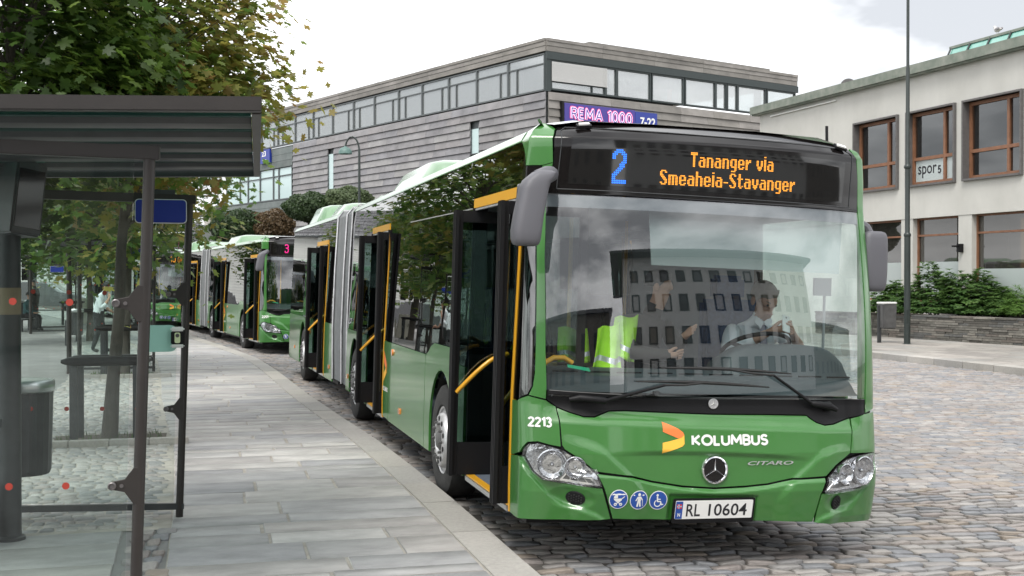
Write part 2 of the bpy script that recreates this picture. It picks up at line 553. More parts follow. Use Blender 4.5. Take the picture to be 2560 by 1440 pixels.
def leafmat(name, cols, trans=0.35):
    m, N, L = nt(name)
    N.clear()
    out = N.new('ShaderNodeOutputMaterial')
    at = N.new('ShaderNodeAttribute'); at.attribute_name = 'hue'
    ge = N.new('ShaderNodeNewGeometry')
    ma = N.new('ShaderNodeMath'); ma.operation = 'MULTIPLY_ADD'; ma.inputs[1].default_value = 0.34
    L.new(ge.outputs['Random Per Island'], ma.inputs[0]); L.new(at.outputs['Fac'], ma.inputs[2])
    rp = N.new('ShaderNodeValToRGB'); E = rp.color_ramp.elements
    while len(E) < len(cols): E.new(0.5)
    for i, c in enumerate(cols):
        E[i].position = i / (len(cols) - 1); E[i].color = (*c, 1)
    L.new(ma.outputs[0], rp.inputs[0])
    df = N.new('ShaderNodeBsdfPrincipled'); df.inputs['Roughness'].default_value = 0.42; df.inputs['Specular IOR Level'].default_value = 0.35
    L.new(rp.outputs[0], df.inputs['Base Color'])
    tl = N.new('ShaderNodeBsdfTranslucent')
    br = N.new('ShaderNodeHueSaturation'); br.inputs['Value'].default_value = 1.6; L.new(rp.outputs[0], br.inputs['Color']); L.new(br.outputs[0], tl.inputs[0])
    mx = N.new('ShaderNodeMixShader'); mx.inputs[0].default_value = trans
    L.new(df.outputs[0], mx.inputs[1]); L.new(tl.outputs[0], mx.inputs[2]); L.new(mx.outputs[0], out.inputs[0])
    return m

GREEN = (0.043, 0.178, 0.033)
M = dict(
    green=pmat('green_paint', GREEN, 0.34, coat=0.75, croug=0.06, var=0.06, vscale=1.1, dirt=0.10),
    black_gloss=pmat('black_gloss', (0.007, 0.006, 0.006), 0.10, spec=0.45),
    black=pmat('black_plastic', (0.008, 0.008, 0.009), 0.5, bump=0.05, bscale=300, spec=0.22),
    rubber=pmat('rubber', (0.016, 0.016, 0.016), 0.75, var=0.3, vscale=20),
    tyre=pmat('tyre_rubber', (0.022, 0.022, 0.022), 0.8, var=0.35, vscale=15, bump=0.2, bscale=80),
    grey_plastic=pmat('grey_plastic', (0.105, 0.105, 0.118), 0.5, bump=0.15, bscale=400),
    frit=pmat('grey_frit', (0.11, 0.11, 0.125), 0.35),
    yellow=pmat('yellow_paint', (0.72, 0.36, 0.02), 0.35, coat=0.3),
    silver=pmat('silver_paint', (0.55, 0.55, 0.56), 0.35, metal=0.6, var=0.15, vscale=12),
    chrome=pmat('chrome', (0.82, 0.82, 0.84), 0.08, metal=1.0),
    reflector=pmat('reflector', (0.50, 0.50, 0.52), 0.10, metal=1.0, bump=0.3, bscale=38, var=0.4, vscale=35),
    white=pmat('white_print', (0.78, 0.78, 0.76), 0.45),
    white_gloss=pmat('white_plastic', (0.74, 0.75, 0.73), 0.3),
    orange=pmat('orange_print', (0.85, 0.20, 0.05), 0.4),
    amber_print=pmat('amber_print', (0.90, 0.48, 0.06), 0.4),
    blue_print=pmat('blue_print', (0.02, 0.075, 0.33), 0.4),
    red_print=pmat('red_print', (0.55, 0.02, 0.03), 0.4),
    black_print=pmat('black_print', (0.012, 0.012, 0.016), 0.5),
    green_print=pmat('green_sticker', (0.02, 0.35, 0.18), 0.4),
    bellow=pmat('bellows_fabric', (0.17, 0.18, 0.185), 0.65, var=0.12, vscale=6, bump=0.2, bscale=50),
    display=pmat('display_panel', (0.010, 0.010, 0.010), 0.06, spec=0.6),
    led_amber=pmat('led_amber', (0.1, 0.05, 0.01), 0.5, emit=(1.0, 0.36, 0.03), estr=0.85),
    led_blue=pmat('led_blue', (0.01, 0.02, 0.1), 0.5, emit=(0.02, 0.20, 1.0), estr=0.9),
    led_pink=pmat('led_pink', (0.1, 0.01, 0.05), 0.5, emit=(1.0, 0.02, 0.30), estr=0.8),
    amber_lens=pmat('amber_lens', (0.75, 0.22, 0.03), 0.2, coat=1.0),
    dash=pmat('dashboard', (0.042, 0.052, 0.058), 0.55, bump=0.1, bscale=200),
    cab=pmat('cab_trim', (0.10, 0.11, 0.12), 0.6),
    cab_light=pmat('cab_lining', (0.34, 0.36, 0.37), 0.6),
    seat=pmat('seat_fabric', (0.03, 0.05, 0.11), 0.9, var=0.3, vscale=40),
    seat_red=pmat('red_seat_fabric', (0.42, 0.06, 0.03), 0.9),
    bus_floor=pmat('bus_floor', (0.10, 0.12, 0.15), 0.6, var=0.2, vscale=50),
    blind=glass('roller_blind', (0.55, 0.62, 0.62), 0.02, body=(0.50, 0.56, 0.56), bw=0.35),
    windscreen=glass('windscreen_glass', (0.84, 0.92, 0.91), 0.135),
    sideglass=glass('dark_bus_glass', (0.075, 0.085, 0.08), 0.13, wob=0.016, wscale=2.2),
    doorglass=glass('door_glass', (0.50, 0.60, 0.58), 0.09),
    clearglass=glass('lamp_lens', (0.95, 0.97, 0.97), 0.06),
    cabglass=glass('cab_window_glass', (0.72, 0.82, 0.80), 0.10),
    shelterglass=glass('shelter_glass', (0.93, 0.962, 0.95), 0.03),
    roofglass=glass('roof_glass', (0.20, 0.42, 0.37), 0.07, body=(0.10, 0.17, 0.15), bw=0.25),
    winglass=glass('window_glass', (0.30, 0.34, 0.35), 0.16, wob=0.01, wscale=0.8),
    winglass2=glass('glare_window_glass', (0.60, 0.66, 0.66), 0.30, wob=0.008, wscale=0.6, body=(0.58, 0.61, 0.61), bw=0.34),  # pale diffuse body stands in for dusty sky glare on the panes
    brown=pmat('brown_metal', (0.021, 0.0175, 0.0158), 0.45, var=0.15, vscale=6, bump=0.05, bscale=200),
    darkgrey=pmat('dark_metal', (0.035, 0.038, 0.040), 0.45, var=0.2, vscale=8),
    greymetal=pmat('grey_metal', (0.11, 0.11, 0.11), 0.5, var=0.2, vscale=5, dirt=0.3),
    clampsteel=pmat('clamp_steel', (0.16, 0.15, 0.15), 0.4, metal=0.7),
    steel=pmat('steel', (0.60, 0.62, 0.62), 0.3, metal=0.9),
    mint=pmat('mint_panel', (0.34, 0.62, 0.54), 0.4),
    dot=pmat('red_dot', (0.32, 0.036, 0.022), 0.5),
    signblue=pmat('sign_blue', (0.010, 0.030, 0.26), 0.35),
    panelgreen=pmat('reader_panel', (0.62, 0.70, 0.42), 0.4),
    polereflect=pmat('tan_reflection', (0.20, 0.16, 0.10), 0.6),
    lampgreen=pmat('verdigris', (0.09, 0.16, 0.145), 0.5, var=0.15),
    polegreen=pmat('pole_green', (0.022, 0.030, 0.028), 0.4, var=0.15, vscale=3),
)
# ------------------------------------------------------------------ ground
def road_z(x):
    return float(np.interp(x, [-4, 2.0, 3.5, 60], [0.12, -0.06, -0.075, -0.075]))
KY = [-14, -4, -0.25, 1.8, 3.8, 5.8, 8.0, 11.2, 15.8, 19.6, 22.7, 25.3, 31.4, 38, 45, 55, 70, 90]
KX = [-1.27, -1.27, -1.27, -1.26, -1.28, -1.33, -1.45, -1.60, -1.74, -1.92, -2.28, -2.62, -3.45, -4.6, -6.0, -8.4, -12.5, -19.0]
def kerb_x(y): return float(np.interp(y, KY, KX))
PZ = 0.13                                   # pavement level

def sett_template():
    """one worn paving sett, unit footprint 1 x 1, domed top at z = 0"""
    hw, ch = 0.5, 0.10
    ring = [(-hw + ch, -hw), (hw - ch, -hw), (hw, -hw + ch * 1.4), (hw, hw - ch * 1.4), (hw - ch, hw), (-hw + ch, hw), (-hw, hw - ch * 1.4), (-hw, -hw + ch * 1.4)]
    V = [(x, y, -0.035) for x, y in ring] + [(x * 0.985, y * 0.98, -0.008) for x, y in ring] + [(x * 0.90, y * 0.85, -0.0008) for x, y in ring] + [(0, 0, 0.0008)]
    F = []
    for a in (0, 8):
        for k in range(8):
            F.append((a + k, a + (k + 1) % 8, a + 8 + (k + 1) % 8)); F.append((a + k, a + 8 + (k + 1) % 8, a + 8 + k))
    for k in range(8): F.append((16 + k, 16 + (k + 1) % 8, 24))
    return np.array(V), np.array(F)
SV, SF = sett_template()

def lay_setts(x0, x1, y0, y1, dx, dy, ang, zf, rs, inside=None, gap=0.010):
    """rows of setts over a rectangle, rows turned by ang; returns a list of (x, y, z, length, depth, turn)"""
    ca, sa = math.cos(ang), math.sin(ang)
    cx, cy_ = (x0 + x1) / 2, (y0 + y1) / 2
    hx, hy = (x1 - x0) / 2 * abs(ca) + (y1 - y0) / 2 * abs(sa), (x1 - x0) / 2 * abs(sa) + (y1 - y0) / 2 * abs(ca)
    out = []
    v = -hy
    row = 0
    while v < hy:
        d = dy * rs.uniform(0.9, 1.1)
        u = -hx + (row % 2) * dx * 0.5 + rs.uniform(-0.04, 0.04)
        while u < hx:
            L = dx * rs.uniform(0.72, 1.22)
            wob = 0.03 * math.sin(u * 1.1 + row * 0.05) + 0.012 * math.sin(u * 3.1 + row)
            px, py = cx + (u + L / 2) * ca - (v + d / 2 + wob) * sa, cy_ + (u + L / 2) * sa + (v + d / 2 + wob) * ca
            if x0 <= px <= x1 and y0 <= py <= y1 and (inside is None or inside(px, py)):
                out.append((px, py, zf(px) + rs.uniform(-0.004, 0.004), L - gap * rs.uniform(0.8, 1.5), d - gap * rs.uniform(0.8, 1.5), ang + rs.uniform(-0.035, 0.035)))
            u += L
        v += d
        row += 1
    return out

def setts_mesh(name, items, mat, jit=0.012, seed=1):
    g = np.random.default_rng(seed)
    A = np.array(items)
    n = len(A)
    T = np.repeat(SV[None], n, 0).copy()
    T[:, :24, :2] += g.normal(0, 0.020, (n, 8, 2))[:, [0, 1, 2, 3, 4, 5, 6, 7] * 3, :] / 1.0
    T[:, 24, 2] += g.uniform(-0.001, 0.003, n)
    tilt = g.normal(0, 0.006, (n, 2))
    X = T[:, :, 0] * A[:, 3:4]; Y = T[:, :, 1] * A[:, 4:5]
    Z = T[:, :, 2] + X * tilt[:, :1] * 2 + Y * tilt[:, 1:] * 2
    c, s = np.cos(A[:, 5:6]), np.sin(A[:, 5:6])
    P = np.stack([A[:, 0:1] + X * c - Y * s, A[:, 1:2] + X * s + Y * c, A[:, 2:3] + Z], -1).reshape(-1, 3)
    F = (SF[None] + (np.arange(n) * 25)[:, None, None]).reshape(-1, 3)
    me = bpy.data.meshes.new(name)
    me.vertices.add(len(P)); me.vertices.foreach_set('co', P.ravel())
    me.loops.add(F.size); me.loops.foreach_set('vertex_index', F.ravel().astype(np.int32))
    me.polygons.add(len(F)); me.polygons.foreach_set('loop_start', np.arange(0, F.size, 3, dtype=np.int32))
    try: me.polygons.foreach_set('loop_total', np.full(len(F), 3, dtype=np.int32))
    except Exception: pass
    me.update(calc_edges=True)
    me.polygons.foreach_set('use_smooth', np.ones(len(F), dtype=bool))
    me.materials.append(mat)
    return me

GRANITE = [(0.248, 0.225, 0.211), (0.188, 0.192, 0.204), (0.267, 0.240, 0.222), (0.218, 0.214, 0.214), (0.233, 0.207, 0.194), (0.285, 0.267, 0.251), (0.195, 0.201, 0.211), (0.258, 0.222, 0.188), (0.248, 0.240, 0.233), (0.303, 0.288, 0.274), (0.211, 0.200, 0.192)]
M['sett'] = stonemat('granite_sett', GRANITE, 0.62, scale=9, bump=0.55, bscale=70, spread=0.22)
M['sett_grey'] = stonemat('grey_sett', [(0.27, 0.27, 0.265), (0.33, 0.325, 0.31), (0.23, 0.235, 0.235), (0.36, 0.35, 0.335), (0.30, 0.28, 0.265)], 0.7, scale=9, bump=0.5, bscale=60, spread=0.2)
SLABC = [(0.311, 0.308, 0.303), (0.341, 0.334, 0.323), (0.277, 0.277, 0.277), (0.366, 0.358, 0.341), (0.320, 0.311, 0.300), (0.294, 0.294, 0.294), (0.388, 0.380, 0.366), (0.311, 0.309, 0.307), (0.298, 0.289, 0.281), (0.328, 0.314, 0.300), (0.266, 0.267, 0.273)]
M['slab'] = stonemat('slate_slab', SLABC, 0.62, scale=2.6, bump=0.35, stretch=(1, 1.9, 1), bscale=45, spread=0.24)
#[(0.353, 0.353, 0.353), (0.398, 0.392, 0.381), (0.314, 0.319, 0.327), (0.431, 0.420, 0.403), (0.375, 0.364, 0.353), (0.336, 0.342, 0.347), (0.470, 0.459, 0.442), (0.364, 0.364, 0.364), (0.342, 0.333, 0.327), (0.386, 0.367, 0.353), (0.300, 0.307, 0.319)], 0.62, scale=2.6, bump=0.35, stretch=(0.8, 3.2, 1), bscale=26, spread=0.24)
M['kerb'] = stonemat('granite_kerb', [(0.344, 0.331, 0.305), (0.310, 0.301, 0.284), (0.370, 0.353, 0.327), (0.327, 0.314, 0.288)], 0.75, scale=30, bump=0.4, bscale=90, spread=0.13)
M['mortar'] = pmat('mortar', (0.34, 0.32, 0.285), 0.9, var=0.2, vscale=5, bump=0.3)
M['joint'] = pmat('dark_joint', (0.085, 0.078, 0.07), 0.95, var=0.35, vscale=14, bump=0.5, bscale=80)
M['asphalt'] = pmat('smooth_paving', (0.24, 0.24, 0.235), 0.85, var=0.14, vscale=0.9, bump=0.25, bscale=120, dirt=0.3)
M['earth'] = pmat('earth', (0.07, 0.055, 0.04), 0.95, var=0.4, vscale=15, bump=0.6)
M['farground'] = pmat('ground', (0.20, 0.195, 0.19), 0.9, var=0.15, vscale=0.3)

# the ground sheet to the horizon, under everything
g = MB(); g.bx((-500, -500, -0.35), (500, 900, -0.25)); tag(g.build('ground', M['farground'], smooth=0), kind='structure')
# the street: a cambered sheet (the dark joints), the setts on it
xs = [-1.0, -0.5, 0, 1, 2, 2.75, 3.5, 6, 9, 13.4]
ys = [-14, -4] + [(-4 + i * 2.0) for i in range(1, 48)]
rb = MB()
rb.grid(lambda u, y: Vector(((kerb_x(y) - 0.02) + (u + 1.0) / 14.4 * (13.4 - kerb_x(y) + 0.02), y, road_z((kerb_x(y) - 0.02) + (u + 1.0) / 14.4 * (13.4 - kerb_x(y) + 0.02)) - 0.014)), [x for x in np.linspace(-1.0, 13.4, 24)], ys)
road = tag(rb.build('road', M['joint'], smooth=60), kind='structure')
rs = random.Random(11)
S1 = lay_setts(-1.9, 13.0, -1.6, 20.0, 0.215, 0.128, R(-4), road_z, rs, lambda x, y: x > kerb_x(y) + 0.09)
S2 = lay_setts(-5.0, 2.0, 20.0, 36.0, 0.215, 0.128, R(-4), road_z, rs, lambda x, y: x > kerb_x(y) + 0.09)
S3 = lay_setts(-2.0, 13.0, -14.0, -1.6, 0.40, 0.25, R(-4), road_z, rs, lambda x, y: x > kerb_x(y) + 0.09)
TH = math.atan(789 / 2950)
RTv, FWv = Vector((math.cos(TH), -math.sin(TH), 0)), Vector((math.sin(TH), math.cos(TH), 0))
def to_px(p):
    q = Vector(p) - CAM
    d = q.dot(FWv)
    return 1280 + 2950 * q.dot(RTv) / d, 697 - 2950 * q.z / d, d
def vis_sett(it):
    if it[1] < -1.2: return None
    u, v, d = to_px(it[:3])
    if not (0 < u < 2560 and v < 1450): return None
    if 1240 < u < 2185 and v < 1325: return None
    if u < 1240 + 0: return None
    return d
sc_ = sorted([(vis_sett(it), i) for i, it in enumerate(S1) if vis_sett(it)], key=lambda t: t[0])[:300]
near = set(i for _, i in sc_)
tag(link('sett_field', setts_mesh('sett_field', [it for i, it in enumerate(S1) if i not in near] + S2 + S3, M['sett']), road), kind='stuff')
sm_ = []
for k in range(5): sm_.append(setts_mesh('sett', [(0, 0, 0, 1, 1, 0)], M['sett'], seed=20 + k))
for i in sorted(near):
    x, y, z, L, d, a = S1[i]
    link('sett', sm_[rs.randrange(5)], road, (x, y, z), (rs.gauss(0, 0.012), rs.gauss(0, 0.01), a), (L, d, 1))

# pavement along the stop: mortar bed, slabs, kerb stones
def slab_mesh(name, mat, seed, soft=0.012):
    q = random.Random(seed)
    mb = MB()
    n = 5
    top, bot = [], []
    for (ax, ay, bx_, by) in ((-.5, -.5, .5, -.5), (.5, -.5, .5, .5), (.5, .5, -.5, .5), (-.5, .5, -.5, -.5)):
        for k in range(n if ay == by else 2):
            t = k / (n if ay == by else 2)
            j = q.uniform(-0.012, 0.006)
            x, y = ax + (bx_ - ax) * t, ay + (by - ay) * t
            bot.append((x, y, -0.05))
            top.append((x * (1 - 0.006) + (j if ax == bx_ else 0) * 0.3, y * (1 - 0.02) + (j * 1.6 if ay == by else 0), 0))
    N_ = len(bot)
    mb.add(bot + [(x, y, -0.006) for x, y, z in top] + [(x * 0.99, y * 0.965, 0) for x, y, z in top], [(i, (i + 1) % N_, N_ + (i + 1) % N_, N_ + i) for i in range(N_)] + [(N_ + i, N_ + (i + 1) % N_, 2 * N_ + (i + 1) % N_, 2 * N_ + i) for i in range(N_)] + [tuple(range(2 * N_, 3 * N_))])
    return mb.mesh(name, mat, smooth=30)
pb = MB()
def pav_left(y): return kerb_x(y) - 2.17
pb.grid(lambda t, y: Vector((pav_left(y) + t * (kerb_x(y) - 0.03 - pav_left(y)), y, PZ - 0.008)), [0, 0.5, 1], [-14 + i for i in range(100)])
pavement = tag(pb.build('pavement', M['mortar'], smooth=0), kind='structure')
slabs = [slab_mesh('paving_slab', M['slab'], 40 + k) for k in range(6)]
y = -1.2
rp_ = random.Random(5)
n_slab = 0
while y < 27:
    d = rp_.choice([0.19, 0.24, 0.30, 0.33, 0.36, 0.42, 0.50])
    dxdy = (kerb_x(y + 0.5) - kerb_x(y - 0.5))
    x0, x1 = pav_left(y), kerb_x(y) - 0.285
    x = x0
    while x < x1 - 0.05:
        L = rp_.uniform(0.55, 1.25)
        if x1 - (x + L) < 0.35: L = x1 - x
        g_ = rp_.uniform(0.010, 0.024)
        tint = rp_.random()
        link('paving_slab', slabs[rp_.randrange(6)], pavement, (x + L / 2, y + d / 2 + (x + L / 2 - (x0 + x1) / 2) * -0.01, PZ + rp_.uniform(-0.0025, 0.0025)), (rp_.gauss(0, .002), rp_.gauss(0, .0015), -0.02 - dxdy * 0.2), (L - g_, d - 0.010, 1))
        n_slab += 1
        x += L
    y += d
# slabs beyond the joints one can make out
fb = MB()
yy = 27.0
while yy < 80:
    x0, x1 = pav_left(yy + 0.2), kerb_x(yy + 0.2) - 0.285
    x = x0
    while x < x1 - 0.02:
        L = rp_.uniform(0.6, 1.2)
        if x1 - (x + L) < 0.35: L = x1 - x
        fb.bx((x, yy, PZ - 0.05), (x + L - 0.015, yy + 0.385, PZ + rp_.uniform(-.002, .002)))
        x += L
    yy += 0.4
tag(fb.build('far_slabs', M['slab'], pavement, smooth=0), kind='stuff')

kerb = tag(empty('kerb'), kind='structure')
kb = MB()
kb.add([(-.5, -.14, -.35), (.5, -.14, -.35), (.5, .14, -.35), (-.5, .14, -.35), (-.5, -.14, -.012), (.5, -.14, -.012), (.5, .14, 0), (-.5, .14, 0), (-.5, -.128, 0), (.5, -.128, 0)],
       [(0, 1, 5, 4), (4, 5, 9, 8), (8, 9, 6, 7), (2, 3, 7, 6), (1, 2, 6, 9, 5), (3, 0, 4, 8, 7)])
kme = kb.mesh('kerb_stone', M['kerb'], smooth=0)
y = -6.0
while y < 75:
    L = rp_.uniform(0.85, 1.15) if y < 30 else 2.0
    a, b = Vector((kerb_x(y), y, 0)), Vector((kerb_x(y + L), y + L, 0))
    d = b - a
    n_ = Vector((d.y, -d.x, 0)).normalized()            # towards the street
    c = (a + b) / 2 - n_ * 0.14
    # local +X along -d so that local -Y looks to the street
    link('kerb_stone', kme, kerb, (c.x, c.y, PZ + rp_.uniform(-.002, .003)), (0, 0, math.atan2(d.y, d.x)), (d.length - 0.011, 1, 1))
    y += L

# the square behind the stop: smooth paving, sett fields, near slabs, granite bands, tree pits
sq = MB(); sq.grid(lambda t, y: Vector((-60 + t * (pav_left(y) + 60), y, PZ - 0.012)), [0, 0.5, 0.8, 0.9, 1], [-14 + 2 * i for i in range(57)])
square = tag(sq.build('square', M['asphalt'], smooth=0), kind='structure')
def sq_left(y): return pav_left(y) - 1.55
tp = {0: (-4.18, 6.61), 1: (-4.55, 15.66)}
Q = lay_setts(-9.5, -3.2, 1.7, 36, 0.135, 0.115, R(1.5), lambda x: PZ + 0.002, rs, lambda x, y: sq_left(y) < x < pav_left(y) - 0.06 and not any(abs(x - a) < 0.62 and abs(y - b) < 0.42 for a, b in tp.values()) and not (6.0 < y < 6.16 or 14.95 < y < 15.1))
jb = MB(); jb.grid(lambda t, y: Vector((sq_left(y) + t * (pav_left(y) - sq_left(y)), y, PZ - 0.006)), [0, 1], [1.6 + i for i in range(36)])
tag(jb.build('sett_bed', M['mortar'], square, smooth=0), kind='structure')
tag(link('grey_sett_field', setts_mesh('grey_sett_field', Q, M['sett_grey'], seed=3), square), kind='stuff')
# gutter strip of larger setts between slabs
Gs = lay_setts(-3.72, -3.45, -1.5, 1.66, 0.13, 0.17, 0.0, lambda x: PZ + 0.002, rs)
sgm = [setts_mesh('sett', [(0, 0, 0, 1, 1, 0)], M['sett'], seed=60 + k) for k in range(3)]
for x, y_, z, L, d, a in Gs:
    if y_ > -0.9: link('sett', sgm[rs.randrange(3)], square, (x, y_, z), (0, 0, a), (L, d, 1))
y = -1.4
while y < 1.5:
    d = rp_.choice([0.34, 0.42, 0.5, 0.6])
    if y + d > 1.6: d = 1.6 - y
    x = -3.74
    while x > -7:
        L = rp_.uniform(0.7, 1.3)
        link('paving_slab', slabs[rp_.randrange(6)], square, (x - L / 2, y + d / 2, PZ + rp_.uniform(-.002, .002)), (0, 0, 0.01), (L - 0.014, d - 0.012, 1))
        x -= L
    y += d
for i, (bx0, y0) in enumerate(((-4.95, 6.08), (-5.3, 15.02))):
    for k in range(4):
        mb = MB(); mb.box((0, 0, 0), (0.40, 0.13, 0.10))
        mb.build('edging_stone', M['kerb'], square, bevel=0.006, loc=(bx0 + 0.2 + k * 0.405, y0, PZ + 0.012))
for a, b in tp.values():
    mb = MB(); mb.grid(lambda u, v: Vector((u, v, PZ - 0.004 + 0.02 * math.exp(-((u - a) ** 2 + (v - b) ** 2) * 9))), list(np.linspace(a - .6, a + .6, 9)), list(np.linspace(b - .4, b + .4, 9)))
    tag(mb.build('tree_pit', M['earth'], square), kind='structure')
# grass in the pits
gb = MB()
for a, b in tp.values():
    for k in range(160):
        x, y_ = a + rnd.uniform(-.55, .55), b + rnd.uniform(-.36, .36)
        h, an = rnd.uniform(.03, .09), rnd.uniform(0, 6.3)
        dx, dy = math.cos(an) * .006, math.sin(an) * .006
        lx, ly = rnd.uniform(-.03, .03), rnd.uniform(-.03, .03)
        gb.add([(x - dx, y_ - dy, PZ), (x + dx, y_ + dy, PZ), (x + lx, y_ + ly, PZ + h)], [(0, 1, 2)])
M['grass'] = pmat('grass_blades', (0.06, 0.12, 0.025), 0.7, island=0.4)
tag(gb.build('grass', M['grass'], smooth=0), kind='stuff')

# far side of the street: kerb, pavement
FK = [(-14, 13.6), (9, 13.1), (13.4, 13.05), (18.5, 12.95), (26, 12.7), (34, 12.2), (44, 11.0), (60, 8.0)]
def fk_x(y): return float(np.interp(y, [a for a, b in FK], [b for a, b in FK]))
far_kerb = tag(empty('far_kerb'), kind='structure')
y = -6
while y < 50:
    L = 1.02
    a, b = Vector((fk_x(y), y, 0)), Vector((fk_x(y + L), y + L, 0))
    d = b - a; n_ = Vector((-d.y, d.x, 0)).normalized()
    c = (a + b) / 2 - n_ * 0.15
    link('kerb_stone', kme, far_kerb, (c.x, c.y, 0.075 + rp_.uniform(-.003, .003)), (0, 0, math.atan2(-d.y, -d.x)), (d.length - 0.02, 1.07, 1))
    y += L
fp = MB(); fp.grid(lambda t, y: Vector((fk_x(y) + 0.02 + t * 40, y, 0.06)), [0, 0.1, 0.2, 0.5, 1], [-14 + 2 * i for i in range(45)])
far_pavement = tag(fp.build('far_pavement', M['mortar'], smooth=0), kind='structure')
M['farslab'] = stonemat('far_slab', [(0.259, 0.245, 0.223), (0.295, 0.277, 0.252), (0.238, 0.223, 0.205), (0.274, 0.266, 0.248), (0.310, 0.288, 0.263)], 0.7, scale=2.2, bump=0.25, stretch=(1, 2, 1), bscale=30, spread=0.18)
fsl = [slab_mesh('paving_slab', M['farslab'], 70 + k) for k in range(4)]
x = 0.30
while x < 5.2:
    w = 0.55
    y = 8.0 + rp_.uniform(0, .6)
    while y < 28:
        L = rp_.uniform(0.8, 1.3)
        link('paving_slab', fsl[rp_.randrange(4)], far_pavement, (fk_x(y) + x + w / 2, y + L / 2, 0.068 + rp_.uniform(-.002, .002)), (0, 0, 0.015), (w - 0.012, L - 0.012, 1))
        y += L
    x += w
# ------------------------------------------------------------------ the articulated bus (built once, copied for the two behind)
D_, P_ = 0.27, 2.1
HW = 1.29
def hw(z): return float(np.interp(z, [0, .3, .5, 1.1, 2.0, 2.6, 2.78, 2.84, 2.93, 2.95], [1.27, 1.285, 1.29, 1.29, 1.265, 1.25, 1.235, 1.20, 1.10, 1.05]))
def yp(z):
    if 1.05 <= z <= 2.42:
        u = (z - 1.05) / 1.37
        return .05 + .02 * u + .165 * u * u
    return float(np.interp(z, [.2, .3, .5, .75, .95, 1.05, 2.42, 2.50, 2.74, 2.80, 2.86, 2.91, 2.95], [.08, .04, .0, .0, .03, .05, .235, .237, .230, .235, .29, .40, .55]))
_ph = np.linspace(0, math.pi / 2, 500)
_t = np.sin(_ph) ** (2 / P_); _y = D_ * (1 - np.cos(_ph) ** (2 / P_))
_s = np.concatenate([[0], np.cumsum(np.hypot(np.diff(_t * HW), np.diff(_y)))])
SC = float(_s[-1])
def sst(x):
    x = min(1, max(0, x)); return x * x * (3 - 2 * x)
def zgap(a): return float(np.interp(a, [0, .2, .36, .46, .56, .64, .80], [.52, .532, .552, .570, .592, .602, .609]))
def zcre(a): return float(np.interp(a, [.45, .55, .62, .69, .74, .785, .86, .99], [.48, .590, .655, .712, .757, .785, .808, .836]))
def zlow(a): return float(np.interp(a, [.68, .74, .80, .9, 1.0, 1.1, 1.22, 1.29], [.27, .318, .355, .388, .413, .470, .600, .70]))
def disp(x, z):
    """the relief of the moulded front"""
    if z > 1.12 or z < 0.2: return 0.0
    a = abs(x + 0.03)
    q = z + .033 * (x + .03)
    d = 0.050 * sst((q - .900) / .10) * sst((1.16 - a) / .12)
    d -= 0.026 * sst((zgap(a) - q) / .030) * sst((.98 - a) / .12)
    if .40 < a < 1.06: d -= 0.020 * sst((zcre(a) - q + .01) / .070) * sst((1.06 - a) / .26) * sst((a - .42) / .14)
    d += 0.020 * sst((.770 - .05 * a * a - q) / .040) * sst((.78 - a) / .42)
    d += .018 * sst((.322 - a) / .020) * sst((.492 - q) / .025)
    if a > .66: d -= 0.020 * sst((zlow(a) - q + .005) / .045) * sst((a - .68) / .08)
    e = ((a - .955) / .16) ** 2 + ((q - .437) / .075) ** 2
    if e < 1: d += .018 * sst(1.0 * (1 - e))
    return d
BEND = R(1.8)
def bend(p):
    """the rear unit stands slightly turned"""
    w = sst((p.y - 9.4) / 1.5)
    if w <= 0: return p
    a = BEND * w
    q = p - Vector((0, 10.1, 0))
    return Vector((q.x * math.cos(a) - q.y * math.sin(a), q.x * math.sin(a) + q.y * math.cos(a), q.z)) + Vector((0, 10.1, 0))
def S(s, z):
    """outer skin of the bus: s runs round the front from the door side (-) to the far side (+)"""
    a = abs(s); g = 1 if s >= 0 else -1
    h = hw(z)
    if a <= SC:
        t = float(np.interp(a, _s, _t)); y0 = float(np.interp(a, _s, _y)); x = g * h * t
    else:
        x = g * h; y0 = D_ + a - SC
    y = y0 + yp(z) * (1 - sst((y0 - .12) / .4))
    if y0 < .3: y += disp(x, z)
    return bend(Vector((x, y, z)))
def fx(pts):
    """front outline: (x, z) on the bus to surface coordinates"""
    out = []
    for x, z in pts:
        t = min(1, abs(x) / hw(z))
        out.append((math.copysign(float(np.interp(t, _t, _s)), x), z))
    return out
def sd(g, pts):
    """side outline: (y, z) on side g (-1 door side, +1 far side)"""
    return [(g * (SC + (y - D_)) if y >= D_ else g * float(np.interp(max(0, y), _y, _s)), z) for y, z in pts]
SIDEZ = [.3, .5, 1.1, 2.0, 2.6, 2.78]
def front_frame(x, z, off=0.0):
    (s, z_), = fx([(x, z)])
    n = surf_n(S, s, z_, 0.02)
    ex = Vector((0, 0, 1)).cross(n) * -1
    ex = n.cross(Vector((0, 0, 1))) * -1
    ex = Vector((1, 0, 0)) - n * n.x; ex.normalize()
    ey = n.cross(ex)
    return frame(S(s, z_) + n * off, ex, ey)
def on_front(mb, V, F, x0, z0, off, mi=0, tilt=0.0):
    """flat outlines laid on the curved front"""
    q = []
    for vx, vz in V:
        (s, z), = fx([(x0 + vx, z0 + vz + tilt * vx)])
        q.append(S(s, z) + surf_n(S, s, z, .01) * off)
    mb.add(q, F, mi)
def fpoly(mb, poly, off, mi=0, d=0.05, th=0.003):
    patch(mb, S, fx(poly), d, d, off, th, mi)

FS = dict(smooth=35)
def bus_part(name, mats, root, fill, **kw):
    mb = MB(); fill(mb)
    kw.setdefault('smooth', 40)
    return mb.build(name, mats, root, **kw)

